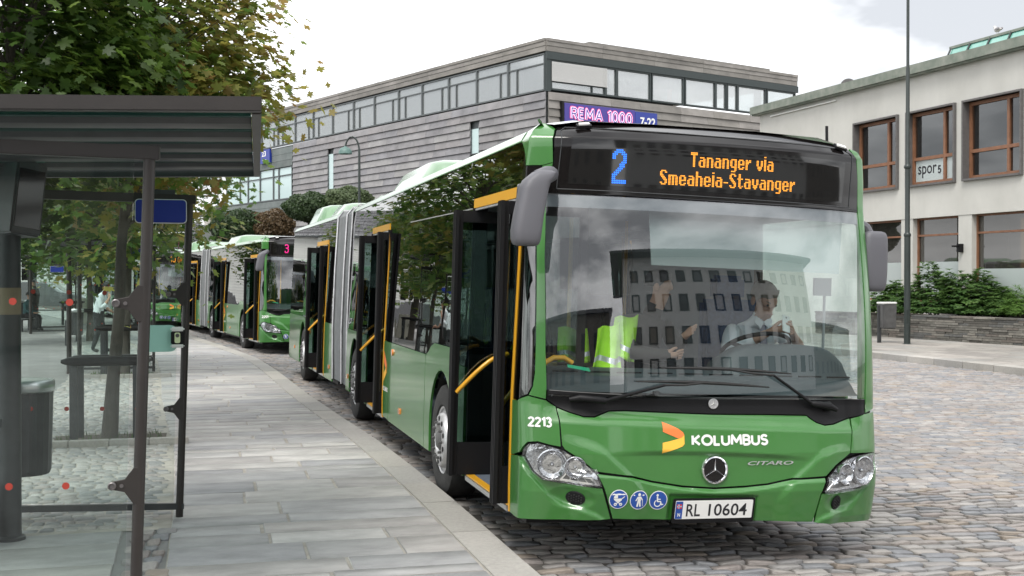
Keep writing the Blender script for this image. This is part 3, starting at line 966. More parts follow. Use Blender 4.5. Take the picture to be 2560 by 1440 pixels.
LED = {
 'T': ["######","######","..##..","..##..","..##..","..##..","..##..","..##..","..##..","..##.."],
 'S': [".####.","##..##","##....","###...",".###..","..###.","...###","....##","##..##",".####."],
 'a': [".####.","....##",".#####","##..##","##..##","##..##",".#####"],
 'n': ["#####.","##..##","##..##","##..##","##..##","##..##","##..##"],
 'g': [".#####","##..##","##..##","##..##","##..##",".#####","....##","....##",".####."],
 'e': [".####.","##..##","##..##","######","##....","##..##",".####."],
 'r': ["##.##","#####","###..","##...","##...","##...","##..."],
 'v': ["##..##","##..##","##..##","##..##",".####.",".####.","..##.."],
 'i': ["##","..","##","##","##","##","##","##","##","##"],
 'm': ["#######.","##.##.##","##.##.##","##.##.##","##.##.##","##.##.##","##.##.##"],
 'h': ["##....","##....","##....","#####.","##..##","##..##","##..##","##..##","##..##","##..##"],
 't': [".##..",".##..",".##..","#####",".##..",".##..",".##..",".##..",".##.#","..##."],
 '-': ["....","....","....","####","....","....","...."],
 ' ': ["..."],
}
BIG = {
 '0': ["..####..",".######.","###..###"]+["##....##"]*11+["###..###",".######.","..####.."],
 '2': ["..####...",".######..","###..###.","##....##.","##....##.","......##.",".....###.","....###..","....###..","...###...","..###....",".###.....","###......","##.......","##.......","########.","########."],
 '3': [".#####...","#######..","##...###.","......##.","......##.",".....###.","..#####..","..#####..",".....###.","......##.","......##.","......##.","##....##.","##...###.","#######..",".#####...","........."],
 '1': ["...##","..###",".####","##.##","...##","...##","...##","...##","...##","...##","...##","...##","...##","...##","...##","...##","...##"],
}
def leds(mb, rows, x0, z0, px, pz, off):
    """lamps of a matrix sign, each lit lamp its own small lens; z0 is the top row"""
    for j, r_ in enumerate(rows):
        for i, c in enumerate(r_):
            if c == '#':
                x, z = x0 + i * px, z0 - j * pz
                w, h = px * .43, pz * .40
                on_front(mb, [(-w, -h * .5), (-w * .5, -h), (w * .5, -h), (w, -h * .5), (w, h * .5), (w * .5, h), (-w * .5, h), (-w, h * .5)], [tuple(range(8))], x, z, off)
def led_line(mb, txt, x0, zbase, px, pz, off):
    x = x0
    for ch in txt:
        r_ = LED[ch]
        top = len(r_)
        z = zbase + (top - 1) * pz
        if ch == 'g': z = zbase + 6 * pz
        leds(mb, r_, x, z, px, pz, off)
        x += (len(r_[0]) + 1.15) * px
    return x

bus = thing('city_bus', 'green articulated bus in front with the amber lit sign to Tananger', 'bus', (0.02, 0, 0), 0, 'green articulated buses at the stop', ry=0.03)
B = bus
BLK = [(-1.13, 1.085), (-1.06, 1.035), (-.98, 1.005), (-.90, .982), (-.83, .982), (-.73, 1.018), (-.62, 1.022), (-.03, 1.003), (.36, 1.0), (.68, .992), (.75, .945), (.81, .927), (.89, .932), (1.04, .968), (1.16, .995)]

# backing shell behind the joints of the front
def f_(mb):
    patch(mb, S, fx([(-1.285, .36), (-.74, .36), (-.3, .34), (.64, .32), (1.2, .30), (1.285, .32), (1.285, 1.0), (-1.285, 1.0)]), .08, .06, -.028, .02)
bus_part('front_shell', M['black'], B, f_)
# centre panel
def f_(mb):
    top = [(x, z - .008) for x, z in BLK if -1.06 <= x <= 1.05][::-1]
    low = [(-1.045, .80), (-1.03, .775), (-.95, .725), (-.88, .675), (-.845, .642), (-.60, .612), (-.46, .578), (-.25, .545), (-.03, .53), (.2, .538), (.36, .55), (.54, .583), (.79, .592), (.87, .66), (.96, .71), (1.0, .735)]
    patch(mb, S, fx(low + top), .014, .009, 0, .02)
bus_part('front_panel', M['green'], B, f_)
def f_(mb):
    patch(mb, S, fx([(-.835, .625), (-.60, .600), (-.46, .566), (-.25, .533), (-.03, .518), (.2, .526), (.36, .538), (.54, .571), (.78, .578), (.735, .47), (.70, .285), (.3, .302), (-.3, .322), (-.72, .340), (-.79, .54)]), .014, .009, 0, .03)
bus_part('bumper', M['green'], B, f_)
SHL = [(-1.13, 1.085), (-1.065, 1.03), (-1.06, .80)]
for g in (-1, 1):
    if g < 0:
        poly = fx([(-1.135, 1.075), (-1.067, 1.035), (-1.055, .79), (-1.12, .80), (-1.19, .818), (-1.25, .81), (-1.275, .775)]) + sd(-1, [(.25, .74), (.42, .70), (.455, .70), (.455, 1.055), (.30, 1.06)]) + fx([(-1.245, 1.10)])
        low = sd(-1, [(.455, .692), (.30, .71)]) + fx([(-1.268, .71), (-1.225, .63), (-1.16, .575), (-1.06, .56), (-.90, .545), (-.805, .535), (-.735, .338), (-1.2, .318)]) + sd(-1, [(.30, .31), (.455, .315)])
    else:
        poly = fx([(1.05, .96), (1.16, .99)]) + sd(1, [(.25, 1.0), (.60, 1.02), (.60, .30), (.40, .26)]) + fx([(1.22, .55), (1.245, .66), (1.225, .728), (1.09, .732), (1.01, .735)])
        low = sd(1, [(.38, .255)]) + fx([(1.225, .245), (.86, .26), (.715, .282), (.748, .478), (.86, .480), (1.03, .480), (1.12, .495), (1.19, .55)]) + sd(1, [(.30, .60)])
        low = fx([(.715, .282), (.86, .262), (1.225, .247)]) + sd(1, [(.385, .255), (.385, .66)]) + fx([(1.215, .60), (1.185, .555), (1.11, .490), (1.03, .478), (.86, .476), (.748, .474)])
    bus_part('corner_panel', M['green'], B, lambda mb: patch(mb, S, poly, .03, .03, 0, .02))
    bus_part('lower_corner_panel', M['green'], B, lambda mb: patch(mb, S, low, .014, .010, 0, .03))

# headlights
HL = {-1: [(-1.262, .725), (-1.255, .765), (-1.235, .797), (-1.19, .808), (-1.13, .795), (-1.04, .768), (-.95, .72), (-.88, .668), (-.84, .62), (-.81, .55), (-.90, .552), (-1.06, .57), (-1.16, .582), (-1.215, .63)]}
HL[1] = [(1.24, .725), (1.19, .727), (1.08, .718), (.96, .695), (.88, .655), (.80, .58), (.752, .49), (.86, .493), (1.03, .493), (1.11, .503), (1.18, .57), (1.225, .65)]
for g in (-1, 1):
    P0 = HL[g]
    cx_, cz_ = sum(p[0] for p in P0) / len(P0), sum(p[1] for p in P0) / len(P0)
    shrink = lambda k, P0=P0, cx_=cx_, cz_=cz_: [(cx_ + (x - cx_) * k, cz_ + (z - cz_) * k) for x, z in P0]
    def f_(mb): fpoly(mb, P0, .006, 0, .04, .05)
    hl = bus_part('headlight', M['black_gloss'], B, f_)
    def f_(mb):
        fpoly(mb, shrink(.965), .010, 0, .03, .004)
        mx, mz = (-1.105, .678) if g < 0 else (1.095, .615)
        sx, sz = (-.965, .665) if g < 0 else (.93, .60)
        for (a, b, r_) in ((mx, mz, .092), (sx, sz, .066)):
            mb.lathe([(r_ * 1.08, .012), (r_ * 1.08, .040), (r_, .042), (r_ * .92, .030), (r_ * .72, .014), (r_ * .42, .005), (r_ * .2, .003), (0, .012)], 28, 0, front_frame(a, b))
            mb.sphere((0, 0, 0), (r_ * .16, r_ * .16, .018), 10, 6, 0, front_frame(a, b, .012))
    bus_part('reflector', M['reflector'], hl, f_, smooth=50)
    def f_(mb):
        if g < 0: bar = [(-1.04, .628), (-.868, .607), (-.835, .558), (-1.055, .580)]
        else: bar = [(.835, .555), (.985, .552), (1.0, .505), (.785, .503)]
        fpoly(mb, bar, .016, 0, .03, .006)
        q = [(bar[0][0] * .9 + bar[2][0] * .1, bar[0][1] - .010), (bar[1][0] * .93 + bar[3][0] * .07, bar[1][1] - .010), (bar[2][0] * .93 + bar[0][0] * .07, bar[2][1] + .012), (bar[3][0] * .93 + bar[1][0] * .07, bar[3][1] + .012)]
        n = 4
        for k in range(n):
            lo, hi = (k + .06) / n, (k + .94) / n
            L2 = lambda a, b, t: (a[0] + (b[0] - a[0]) * t, a[1] + (b[1] - a[1]) * t)
            fpoly(mb, [L2(q[0], q[1], lo), L2(q[0], q[1], hi), L2(q[3], q[2], hi), L2(q[3], q[2], lo)], .021, 1, .03, .004)
    bus_part('indicator', [M['chrome'], M['greymetal']], hl, f_)
    def f_(mb): fpoly(mb, shrink(.985), .052, 0, .02, .042)
    bus_part('lens', M['clearglass'], hl, f_)
    # fog lamp
    fxx, fz, rx_, rz_ = (-.955, .468, .058, .038) if g < 0 else (.895, .404, .050, .042)
    (fs_, fz_), = fx([(fxx, fz)])
    TF = front_frame(fxx, fz, .004)
    def f_(mb):
        mb.prism(circle(0, 0, rx_ + .006, rz_ + .006, 32), .022, 0, TF @ Matrix.Translation((0, 0, -.014)))
    fo = bus_part('fog_light', M['black'], B, f_, bevel=.003)
    def f_(mb):
        for a in np.linspace(-1, 1, 8):
            for b in np.linspace(-1, 1, 5):
                if a * a + b * b < .9: mb.lathe([(.0, .006), (.0058, .005), (.0058, .0)], 6, 0, TF @ Matrix.Translation((a * rx_, b * rz_ * .9 + (0.004 if int(round((a + 1) * 3.5)) % 2 else -.004), .008)))
    bus_part('grille', M['rubber'], fo, f_)

# emblems, lettering, plate, stickers
def star(mb, R0, h, mi):
    for k in range(3):
        a = math.pi / 2 + k * 2 * math.pi / 3
        tip = (R0 * math.cos(a), R0 * math.sin(a))
        l = (R0 * .12 * math.cos(a + math.pi / 3), R0 * .12 * math.sin(a + math.pi / 3)); r_ = (R0 * .12 * math.cos(a - math.pi / 3), R0 * .12 * math.sin(a - math.pi / 3))
        mb.add([T_ @ Vector((*p, z)) for p, z in (((0, 0), h * 2.4), (l, h), (tip, h * 1.3), (r_, h), (l, 0), (tip, 0), (r_, 0))], [(0, 2, 1), (0, 3, 2), (1, 2, 5, 4), (3, 6, 5, 2)], mi)
T_ = front_frame(-.032, .645, .004)
def f_(mb):
    mb.lathe([(0, .006), (.078, .006), (.078, 0)], 40, 0, T_)
    mb.lathe([(.076, 0), (.076, .010), (.081, .017), (.089, .014), (.094, .004), (.094, -.004)], 48, 1, T_)
    T2 = T_
    star(mb, .080, .010, 1)
bus_part('emblem', [M['black_gloss'], M['chrome']], B, f_, smooth=30)
T_ = front_frame(-.018, 1.068, .006)
def f_(mb):
    mb.lathe([(0, .003), (.026, .003), (.028, .006), (.034, .005), (.035, 0)], 32, 0, T_)
    star(mb, .025, .005, 1)
bus_part('badge', [M['silver'], M['white_gloss']], B, f_, smooth=30)
def letters(name, txt, x0, z0, w, h, mat, bold=.015, off=.003, par=None, shear=0.0, tilt=0.0):
    V, F = text_fit(txt, w, h, bold, 1.0, shear)
    mb = MB(); on_front(mb, V, F, x0, z0, off, 0, tilt)
    return mb.build(name, mat, par or B, smooth=0)
def drawn(name, txt, x0, z0, w, h, sw, mat, par, gap=.24):
    mb = MB()
    for k, (poly, lay) in enumerate(stroke_geo(txt, w, h, sw, gap)): on_front(mb, poly, [tuple(range(len(poly)))], x0, z0, .003 + lay * .0002 + (k % 7) * .00002)
    return mb.build(name, mat, par, smooth=0)
drawn('operator_name', 'KOLUMBUS', -.20, .802, .548, .074, .0165, M['white'], B)
letters('model_name', 'CITARO', .205, .672, .335, .026, M['silver'], .02, .007, shear=.25)
fleet = drawn('fleet_number', '2213', -1.247, .907, .142, .064, .0125, M['white'], B)
def f_(mb):
    fpoly(mb, [(-.393, .952), (-.345, .935), (-.29, .912), (-.258, .89), (-.249, .872), (-.253, .862), (-.29, .850), (-.393, .892)], .003, 0, .03, .001)
    fpoly(mb, [(-.249, .872), (-.249, .815), (-.262, .80), (-.30, .785), (-.35, .770), (-.400, .757), (-.397, .822), (-.35, .832), (-.30, .845), (-.262, .858)], .0035, 1, .03, .001)
bus_part('ribbon_logo', [M['orange'], M['amber_print']], B, f_)
pl = thing('tmp', None, None) if False else None
def f_(mb):
    T2 = front_frame(-.03, .39, .012)
    mb.prism(rounded(-.288, -.088, .288, .078, .012), .012, 0, T2)
plate = bus_part('licence_plate', M['black'], B, f_, smooth=30)
TP = front_frame(-.03, .39, .0242)
def f_(mb):
    mb.prism(rounded(-.272, -.058, .272, .066, .008), .003, 0, TP)
bus_part('plate_face', M['white'], plate, f_, smooth=0)
def f_(mb):
    T2 = TP @ Matrix.Translation((0, 0, .0035))
    mb.prism([(-.270, -.055), (-.222, -.055), (-.222, .063), (-.270, .063)], .0008, 0, T2)
    T3 = TP @ Matrix.Translation((0, 0, .0048))
    mb.prism([(-.263, .014), (-.229, .014), (-.229, .044), (-.263, .044)], .0004, 1, T3)
    for (x0, y0, x1, y1, mi, z) in ((-.263, .025, -.229, .033, 2, .0004), (-.2545, .014, -.2465, .044, 2, .0005), (-.263, .0275, -.229, .0305, 0, .0008), (-.252, .014, -.249, .044, 0, .0009)):
        mb.prism([(x0, y0), (x1, y0), (x1, y1), (x0, y1)], .0003, mi, T3 @ Matrix.Translation((0, 0, z)))
    text_flat(mb, 'N', T3 @ Matrix.Translation((-.254, -.040, .0005)), .018, .024, .03, 2)
bus_part('country_mark', [M['blue_print'], M['red_print'], M['white']], plate, f_, smooth=0)
def f_(mb):
    T2 = TP @ Matrix.Translation((-.195, -.040, .004))
    text_flat(mb, 'RL', T2, .098, .084, .012)
bus_part('plate_letters', M['black_print'], plate, f_, smooth=0)
def f_(mb):
    T2 = TP @ Matrix.Translation((-.195, -.040, .004))
    text_flat(mb, '10604', T2 @ Matrix.Translation((.155, 0, 0)), .272, .084, .012)
bus_part('plate_number', M['black_print'], plate, f_, smooth=0)
def f_(mb):
    T2 = TP @ Matrix.Translation((-.095, -.083, -.0115))
    text_flat(mb, 'Bertel O. Steen', T2, .19, .017, .02)
    for dx in (-.13, .26):
        mb.tube([T2 @ Vector((dx + .008 * k, .005 + .004 * math.sin(k * 2.3), .001)) for k in range(11)], .0016, 5)
bus_part('dealer_name', M['white'], plate, f_, smooth=0)
# three round stickers
def f_disc(x, z):
    def f(mb):
        fpoly(mb, circle(x, z, .062, n=36), .003, 0, .04, .001)
        fpoly(mb, circle(x, z, .057, n=36), .0042, 1, .04, .0008)
    return f
def scr(mb, x, z, poly):
    fpoly(mb, [(x + a * .05, z + b * .05) for a, b in poly], .0054, 0, .04, .0005)
def ring(mb, x, z, cx, cz, r0, r1, a0=0, a1=360):
    n = 22
    o = [(cx + r1 * math.cos(R(a0 + (a1 - a0) * k / n)), cz + r1 * math.sin(R(a0 + (a1 - a0) * k / n))) for k in range(n + 1)]
    i = [(cx + r0 * math.cos(R(a0 + (a1 - a0) * k / n)), cz + r0 * math.sin(R(a0 + (a1 - a0) * k / n))) for k in range(n + 1)]
    for k in range(n): scr(mb, x, z, [o[k], o[k + 1], i[k + 1], i[k]])
def bar_(mb, x, z, a, b, w):
    d = Vector((b[0] - a[0], b[1] - a[1])); n = Vector((-d.y, d.x)).normalized() * w
    scr(mb, x, z, [(a[0] - n.x, a[1] - n.y), (b[0] - n.x, b[1] - n.y), (b[0] + n.x, b[1] + n.y), (a[0] + n.x, a[1] + n.y)])
def pram(mb, x, z):
    scr(mb, x, z, [(-.65, .12), (.45, .12), (.40, -.12), (.2, -.28), (-.3, -.28), (-.58, -.08)])
    scr(mb, x, z, [(-.65, .16), (-.12, .16), (-.12, .72), (-.42, .62), (-.6, .42)])
    bar_(mb, x, z, (.42, .1), (.78, .38), .05)
    bar_(mb, x, z, (-.25, -.28), (.35, -.62), .045); bar_(mb, x, z, (.15, -.28), (-.4, -.62), .045)
    for cx in (-.38, .32): ring(mb, x, z, cx, -.64, .10, .20)
def walker(mb, x, z):
    scr(mb, x, z, circle(-.02, .72, .19, n=16))
    scr(mb, x, z, [(-.20, .48), (.18, .48), (.24, -.1), (.2, -.15), (.3, -.85), (.1, -.88), (-.02, -.25), (-.12, -.88), (-.34, -.85), (-.22, -.1)])
    bar_(mb, x, z, (-.2, .42), (-.46, -.08), .075); bar_(mb, x, z, (.18, .42), (.46, -.02), .075)
    bar_(mb, x, z, (.46, .02), (.54, -.82), .03)
def chair_(mb, x, z):
    scr(mb, x, z, circle(-.15, .68, .16, n=16))
    bar_(mb, x, z, (-.14, .5), (-.10, -.12), .09)
    bar_(mb, x, z, (-.12, .16), (.32, .14), .06); bar_(mb, x, z, (-.14, -.14), (.34, -.16), .075); bar_(mb, x, z, (.33, -.14), (.5, -.62), .07); bar_(mb, x, z, (.46, -.6), (.72, -.5), .06)
    ring(mb, x, z, -.05, -.38, .36, .48, 120, 372)
for (x, z), pic, lab in zip(((-.695, .468), (-.557, .461), (-.42, .455)), (pram, walker, chair_), ('pram', 'walker with a stick', 'wheelchair user')):
    st = bus_part('sticker', [M['white'], M['blue_print']], B, f_disc(x, z), smooth=0)
    st['label'] = 'round blue sticker with a white ' + lab
    bus_part('pictogram', M['white'], st, lambda mb: pic(mb, x, z), smooth=0)

# windscreen, black panels, display
def f_(mb): fpoly(mb, [(-1.128, 1.10), (1.165, 1.085), (1.183, 1.5), (1.186, 2.395), (-1.125, 2.415), (-1.142, 2.0), (-1.142, 1.4)], -.004, 0, .05, 0)
bus_part('windscreen', M['windscreen'], B, f_)
def f_(mb): patch(mb, S, fx([(-1.128, 2.335), (1.186, 2.315), (1.186, 2.40), (-1.125, 2.42)]), .05, .03, -.012, .004)
bus_part('shade_band', M['frit'], B, f_)
def f_(mb):
    patch(mb, S, fx(BLK + [(1.17, 1.092), (.6, 1.10), (0, 1.108), (-.6, 1.125), (-1.13, 1.145)]), .03, .02, 0, .03)
bus_part('lower_black_panel', M['black'], B, f_)
def f_(mb):
    patch(mb, S, fx([(-1.115, 2.425), (1.186, 2.40), (1.183, 2.62), (1.165, 2.76), (1.12, 2.84), (1.0, 2.885), (.5, 2.915), (0, 2.922), (-.5, 2.922), (-.93, 2.915), (-1.03, 2.905), (-1.045, 2.85), (-1.08, 2.62)]), .05, .03, 0, .03)
bus_part('header_panel', M['black_gloss'], B, f_)
def f_(mb): fpoly(mb, [(-.988, 2.486), (1.03, 2.452), (1.052, 2.742), (-.962, 2.792)], .0025, 0, .05, .001)
dp = bus_part('display', M['display'], B, f_)
def f_(mb):   # thin frame line round the display glass
    for off, k in ((.004, 0),):
        P1 = [(-1.058, 2.45), (1.10, 2.425), (1.125, 2.80), (1.06, 2.835), (-.99, 2.868), (-1.03, 2.84)]
        for i in range(len(P1)):
            a, b = P1[i], P1[(i + 1) % len(P1)]
            n = 24
            mb.tube([S(*fx([(a[0] + (b[0] - a[0]) * t / n, a[1] + (b[1] - a[1]) * t / n)])[0]) + Vector((0, -.001, 0)) for t in range(n + 1)], .0035, 5)
bus_part('display_seal', M['darkgrey'], B, f_)
def f_(mb): leds(mb, BIG['2'], -.700, 2.718, .0120, .0134, .006)
route = bus_part('route_digit', M['led_blue'], B, f_, smooth=0)
_x = {}
def dest_word(txt, x, zb, px):
    def f(mb): _x['e'] = led_line(mb, txt, x, zb, px, .0098, .006)
    tag(bus_part('destination', M['led_amber'], B, f, smooth=0), kind='stuff')
    return _x['e']
_e = dest_word('Tananger', -.165, 2.637, .00800)
dest_word('via', _e + 4.15 * .008, 2.637, .00800)
dest_word('Smeaheia-Stavanger', -.376, 2.510, .00822)
for x, z in ((-.875, 2.862), (1.02, 2.832)):
    T2 = front_frame(x, z, .010)
    ml = bus_part('marker_lamp', M['black'], B, lambda mb: mb.prism(rounded(-.05, -.020, .05, .024, .006), .016, 0, T2), smooth=30)
    bus_part('lens', M['white_gloss'], ml, lambda mb: mb.prism(rounded(-.036, -.014, .036, .012, .005), .010, 0, T2 @ Matrix.Translation((0, 0, .0165))), smooth=30)

# pillars, dome, shoulders
def f_(mb): patch(mb, S, fx([(-1.135, 1.085), (-1.24, 1.108), (-1.218, 1.16), (-1.207, 1.25), (-1.203, 1.45), (-1.192, 2.05), (-1.175, 2.40), (-1.15, 2.6), (-1.086, 2.62), (-1.123, 2.42), (-1.146, 2.0), (-1.147, 1.4)]), .02, .08, 0, .03)
bus_part('windscreen_pillar', M['green'], B, f_)
def f_(mb):
    patch(mb, S, fx([(1.172, 1.0)]) + sd(1, [(.25, 1.03), (.44, 1.06), (.44, 2.30), (.40, 2.55), (.38, 2.80)]) + fx([(1.14, 2.85), (1.172, 2.76), (1.192, 2.40), (1.190, 1.5)]), .03, .08, 0, .03)
bus_part('windscreen_pillar', M['green'], B, f_)
def f_(mb):   # green shoulder over the door-side corner, swelling up to the dome
    patch(mb, S, fx([(-1.086, 2.625), (-1.15, 2.605)]) + sd(-1, [(.30, 2.60), (.42, 2.64), (.52, 2.72), (.62, 2.79), (.62, 2.855), (.50, 2.89), (.40, 2.90)]) + fx([(-1.075, 2.90), (-1.06, 2.85)]), .03, .03, 0, .03)
bus_part('shoulder', M['green'], B, f_)
def roof_fn(y0, y1, zf=None):
    def rf(u, y):
        # cross-section from side to side
        x = u
        zz = 2.905 - .065 * (abs(u) / 1.2) ** 4
        return bend(Vector((x, y, zz)))
    return rf
def f_(mb):
    prof = [(-1.10, 2.90), (-.9, 2.935), (-.4, 2.945), (.4, 2.945), (.9, 2.93), (1.10, 2.885)]
    V, F = [], []
    yy = [(.42, -.02), (.55, .0), (.9, -.005), (1.5, -.03), (1.9, -.05)]
    for y, dz in yy:
        for x, z in prof: V.append((x * (1.0 if y > .5 else .97), y, z + dz))
    n = len(prof)
    for j in range(len(yy) - 1):
        for i in range(n - 1): F.append((j * n + i, j * n + i + 1, (j + 1) * n + i + 1, (j + 1) * n + i))
    mb.add(V, F, 0)
bus_part('front_dome', M['black_gloss'], B, f_, smooth=60)
def f_(mb): mb.tube([(1.06, .62, 2.90), (1.06, .63, 3.03)], .011, 8)
bus_part('aerial', M['black'], B, f_)

# roof of both units with rails
for (a, b, nm) in ((.55, 9.35, 'roof'), (10.92, 16.9, 'rear_roof')):
    def f_(mb):
        ys_ = list(np.linspace(a, b, 12))
        mb.grid(roof_fn(a, b), [-1.20, -1.15, -1.0, -.6, 0, .6, 1.0, 1.15, 1.20], ys_)
    rf = bus_part(nm, M['green'], B, f_, smooth=60)
    for g in (-1, 1):
        def f_(mb):
            z0, z1 = 2.775, 2.845
            patch(mb, S, sd(g, [(max(a, .62), z0), (b, z0), (b, z1), (max(a, .62), z1)]), .8, .02, .004, .02)
        bus_part('roof_rail', M['green'], rf, f_)
def pod(y0, y1, h, w=1.13):
    def f(mb):
        L = y1 - y0
        def fn(u, v):
            e = sst(min(v, 1 - v) * L / .9) ** .8
            c = max(0.0, 1 - abs(u) ** 9) ** .5
            return bend(Vector((u * w * (0.9 + .1 * e), y0 + v * L, 2.86 + h * e * c)))
        mb.grid(fn, list(np.linspace(-1, 1, 17)), list(np.linspace(0, 1, 25)))
    return f
for (y0, y1, h) in ((4.3, 7.6, .27), (7.9, 9.25, .15), (11.2, 13.6, .24), (13.8, 16.4, .36)):
    bus_part('roof_pod', M['green'], B, pod(y0, y1, h), smooth=60)
for (y0, h) in ((4.2, .0),):
    pass

# door side: panels, glass, strips, doors
def archpoly(y0, y1, yc, z0, z1, top=None, r_=.52, g=-1):
    """panel outline with a wheel arch cut from its lower edge"""
    P = [(y0, z0)]
    n = 14
    for k in range(n + 1):
        a = math.pi - math.pi * k / n
        yy, zz = yc + (r_ - .04) * math.cos(a), .50 + r_ * 1.10 * math.sin(a) ** .85
        if k == 0: P.append((yy, z0))
        P.append((yy, max(z0, zz)))
        if k == n: P.append((yy, z0))
    P.append((y1, z0))
    if top: P += top
    else: P += [(y1, z1), (y0, z1)]
    return P
TOP1 = [(3.52, 1.165), (3.42, 1.19), (3.30, 1.25), (3.15, 1.285), (2.45, 1.285), (2.28, 1.25), (2.18, 1.19), (2.10, 1.165)]
def side_panel(g, poly, name='side_panel', mat='green', off=0.0):
    return bus_part(name, M[mat], B, lambda mb: patch(mb, S, sd(g, poly), .35, [.3, .5, .7, .9, 1.1, 1.2, 2.0, 2.6], off, .02))
side_panel(-1, archpoly(1.90, 3.52, 2.80, .32, 1.165, TOP1 + [(1.90, 1.165)]))
side_panel(-1, [(3.535, .32), (5.60, .32), (5.60, 1.165), (3.535, 1.165)])
side_panel(-1, [(5.615, .33), (5.97, .33), (5.97, 1.165), (5.615, 1.165)])
side_panel(-1, archpoly(7.36, 9.34, 8.50, .32, 1.165))
side_panel(-1, [(10.92, .30), (11.80, .30), (11.80, 1.165), (10.92, 1.165)])
side_panel(-1, archpoly(13.26, 16.85, 14.70, .30, 1.165))
for y0, y1, pw_ in ((1.88, 4.20, TOP1), (4.205, 5.98, None), (7.34, 9.34, None), (10.92, 11.82, None), (13.24, 15.0, None), (15.005, 16.85, None)):
    if pw_: poly = [(y0, 1.17), (2.10, 1.17)] + [(a, b + .006) for a, b in pw_[::-1]] + [(y1, 1.17), (y1, 2.77), (y0, 2.77)]
    else: poly = [(y0, 1.172), (y1, 1.172), (y1, 2.77), (y0, 2.77)]
    bus_part('side_window', M['sideglass'], B, lambda mb: patch(mb, S, sd(-1, poly), .5, SIDEZ, -.003, 0))
for y0, y1 in ((.50, 1.90), (5.96, 7.36), (11.80, 13.26)):
    bus_part('door_header', M['sideglass'], B, lambda mb: patch(mb, S, sd(-1, [(y0, 2.475), (y1, 2.475), (y1, 2.77), (y0, 2.77)]), .5, SIDEZ, -.003, 0))
    bus_part('header_backing', M['black'], B, lambda mb: patch(mb, S, sd(-1, [(y0, 2.40), (y1, 2.40), (y1, 2.775), (y0, 2.775)]), .5, SIDEZ, -.05, .02))
    hd = bus_part('door_strip', M['yellow'], B, lambda mb: patch(mb, S, sd(-1, [(y0 + .06, 2.40), (y1 - .02, 2.40), (y1 - .02, 2.472), (y0 + .06, 2.472)]), .5, SIDEZ, .003, .02))
    bus_part('trim', M['silver'], hd, lambda mb: patch(mb, S, sd(-1, [(y0 + .04, 2.380), (y1, 2.380), (y1, 2.394), (y0 + .04, 2.394)]), .5, .5, .004, .02))
def f_(mb): patch(mb, S, sd(-1, [(1.92, 2.396), (4.7, 2.42), (4.7, 2.428), (1.92, 2.404)]), .5, .5, .003, .006)
bus_part('trim', M['silver'], B, f_)
# corner window between pillar and door, yellow door edges
def f_(mb): patch(mb, S, fx([(-1.212, 1.46), (-1.214, 1.25), (-1.226, 1.165), (-1.250, 1.112)]) + sd(-1, [(.30, 1.065), (.458, 1.062), (.458, 2.39), (.30, 2.39)]) + fx([(-1.185, 2.39), (-1.20, 2.05)]), .02, .08, -.004, 0)
bus_part('corner_window', M['sideglass'], B, f_)
def f_(mb): patch(mb, S, fx([(-1.186, 2.395)]) + sd(-1, [(.30, 2.395), (.50, 2.395), (.50, 2.70), (.42, 2.63), (.30, 2.595)]) + fx([(-1.16, 2.6)]), .03, .05, .0, .02)
bus_part('corner_cap', M['black_gloss'], B, f_)
for y0, z1 in ((.462, 2.395), (5.985, 2.40), (11.825, 2.40)):
    bus_part('door_edge', M['yellow'], B, lambda mb: patch(mb, S, sd(-1, [(y0, .315), (y0 + .028, .315), (y0 + .028, z1), (y0, z1)]), .5, SIDEZ, .004, .03))

def bar(mb, pts, r_=.016, n=8, mi=0): mb.tube(pts, r_, n, mi)
def make_leaf(y, face, x0=-1.415):
    """a door leaf that stands open across the doorway; face = -1 looks to the front"""
    lf_m = MB()
    x1, z0, z1, t = x0 + .615, .345, 2.375, .038
    w = .055
    c = y
    for (a0, b0, a1, b1) in ((x0, z0, x0 + w, z1), (x1 - w, z0, x1, z1), (x0 + w, z0, x1 - w, z0 + .25), (x0 + w, z1 - .09, x1 - w, z1)):
        lf_m.bx((a0, c - t / 2, b0), (a1, c + t / 2, b1))
    for k in range(3):     # rubber finger guards on the outer edge
        lf_m.bx((x0 - .012, c - .055 + k * .037, z0), (x0 + .018, c - .030 + k * .037, z1))
    P = [bend(Vector(v)) for v in lf_m.v]; lf_m.v = [tuple(p) for p in P]
    leaf = lf_m.build('door_leaf', M['black'], B, smooth=30, bevel=.004)
    g = MB(); g.bx((x0 + w, c - .004, z0 + .25), (x1 - w, c + .004, z1 - .09)); g.v = [tuple(bend(Vector(v))) for v in g.v]
    g.build('pane', M['doorglass'], leaf, smooth=0)
    h = MB()
    q = c + face * .075
    pts = []
    for k in range(9):
        u = k / 8
        pts.append(bend(Vector((x0 + .035 + u * .40, c + face * (.03 + .05 * math.sin(math.pi * u)), .98 + .30 * math.sin(u * math.pi / 2)))))
    h.tube(pts, .017, 8)
    h.build('handle', M['yellow'], leaf, smooth=60)
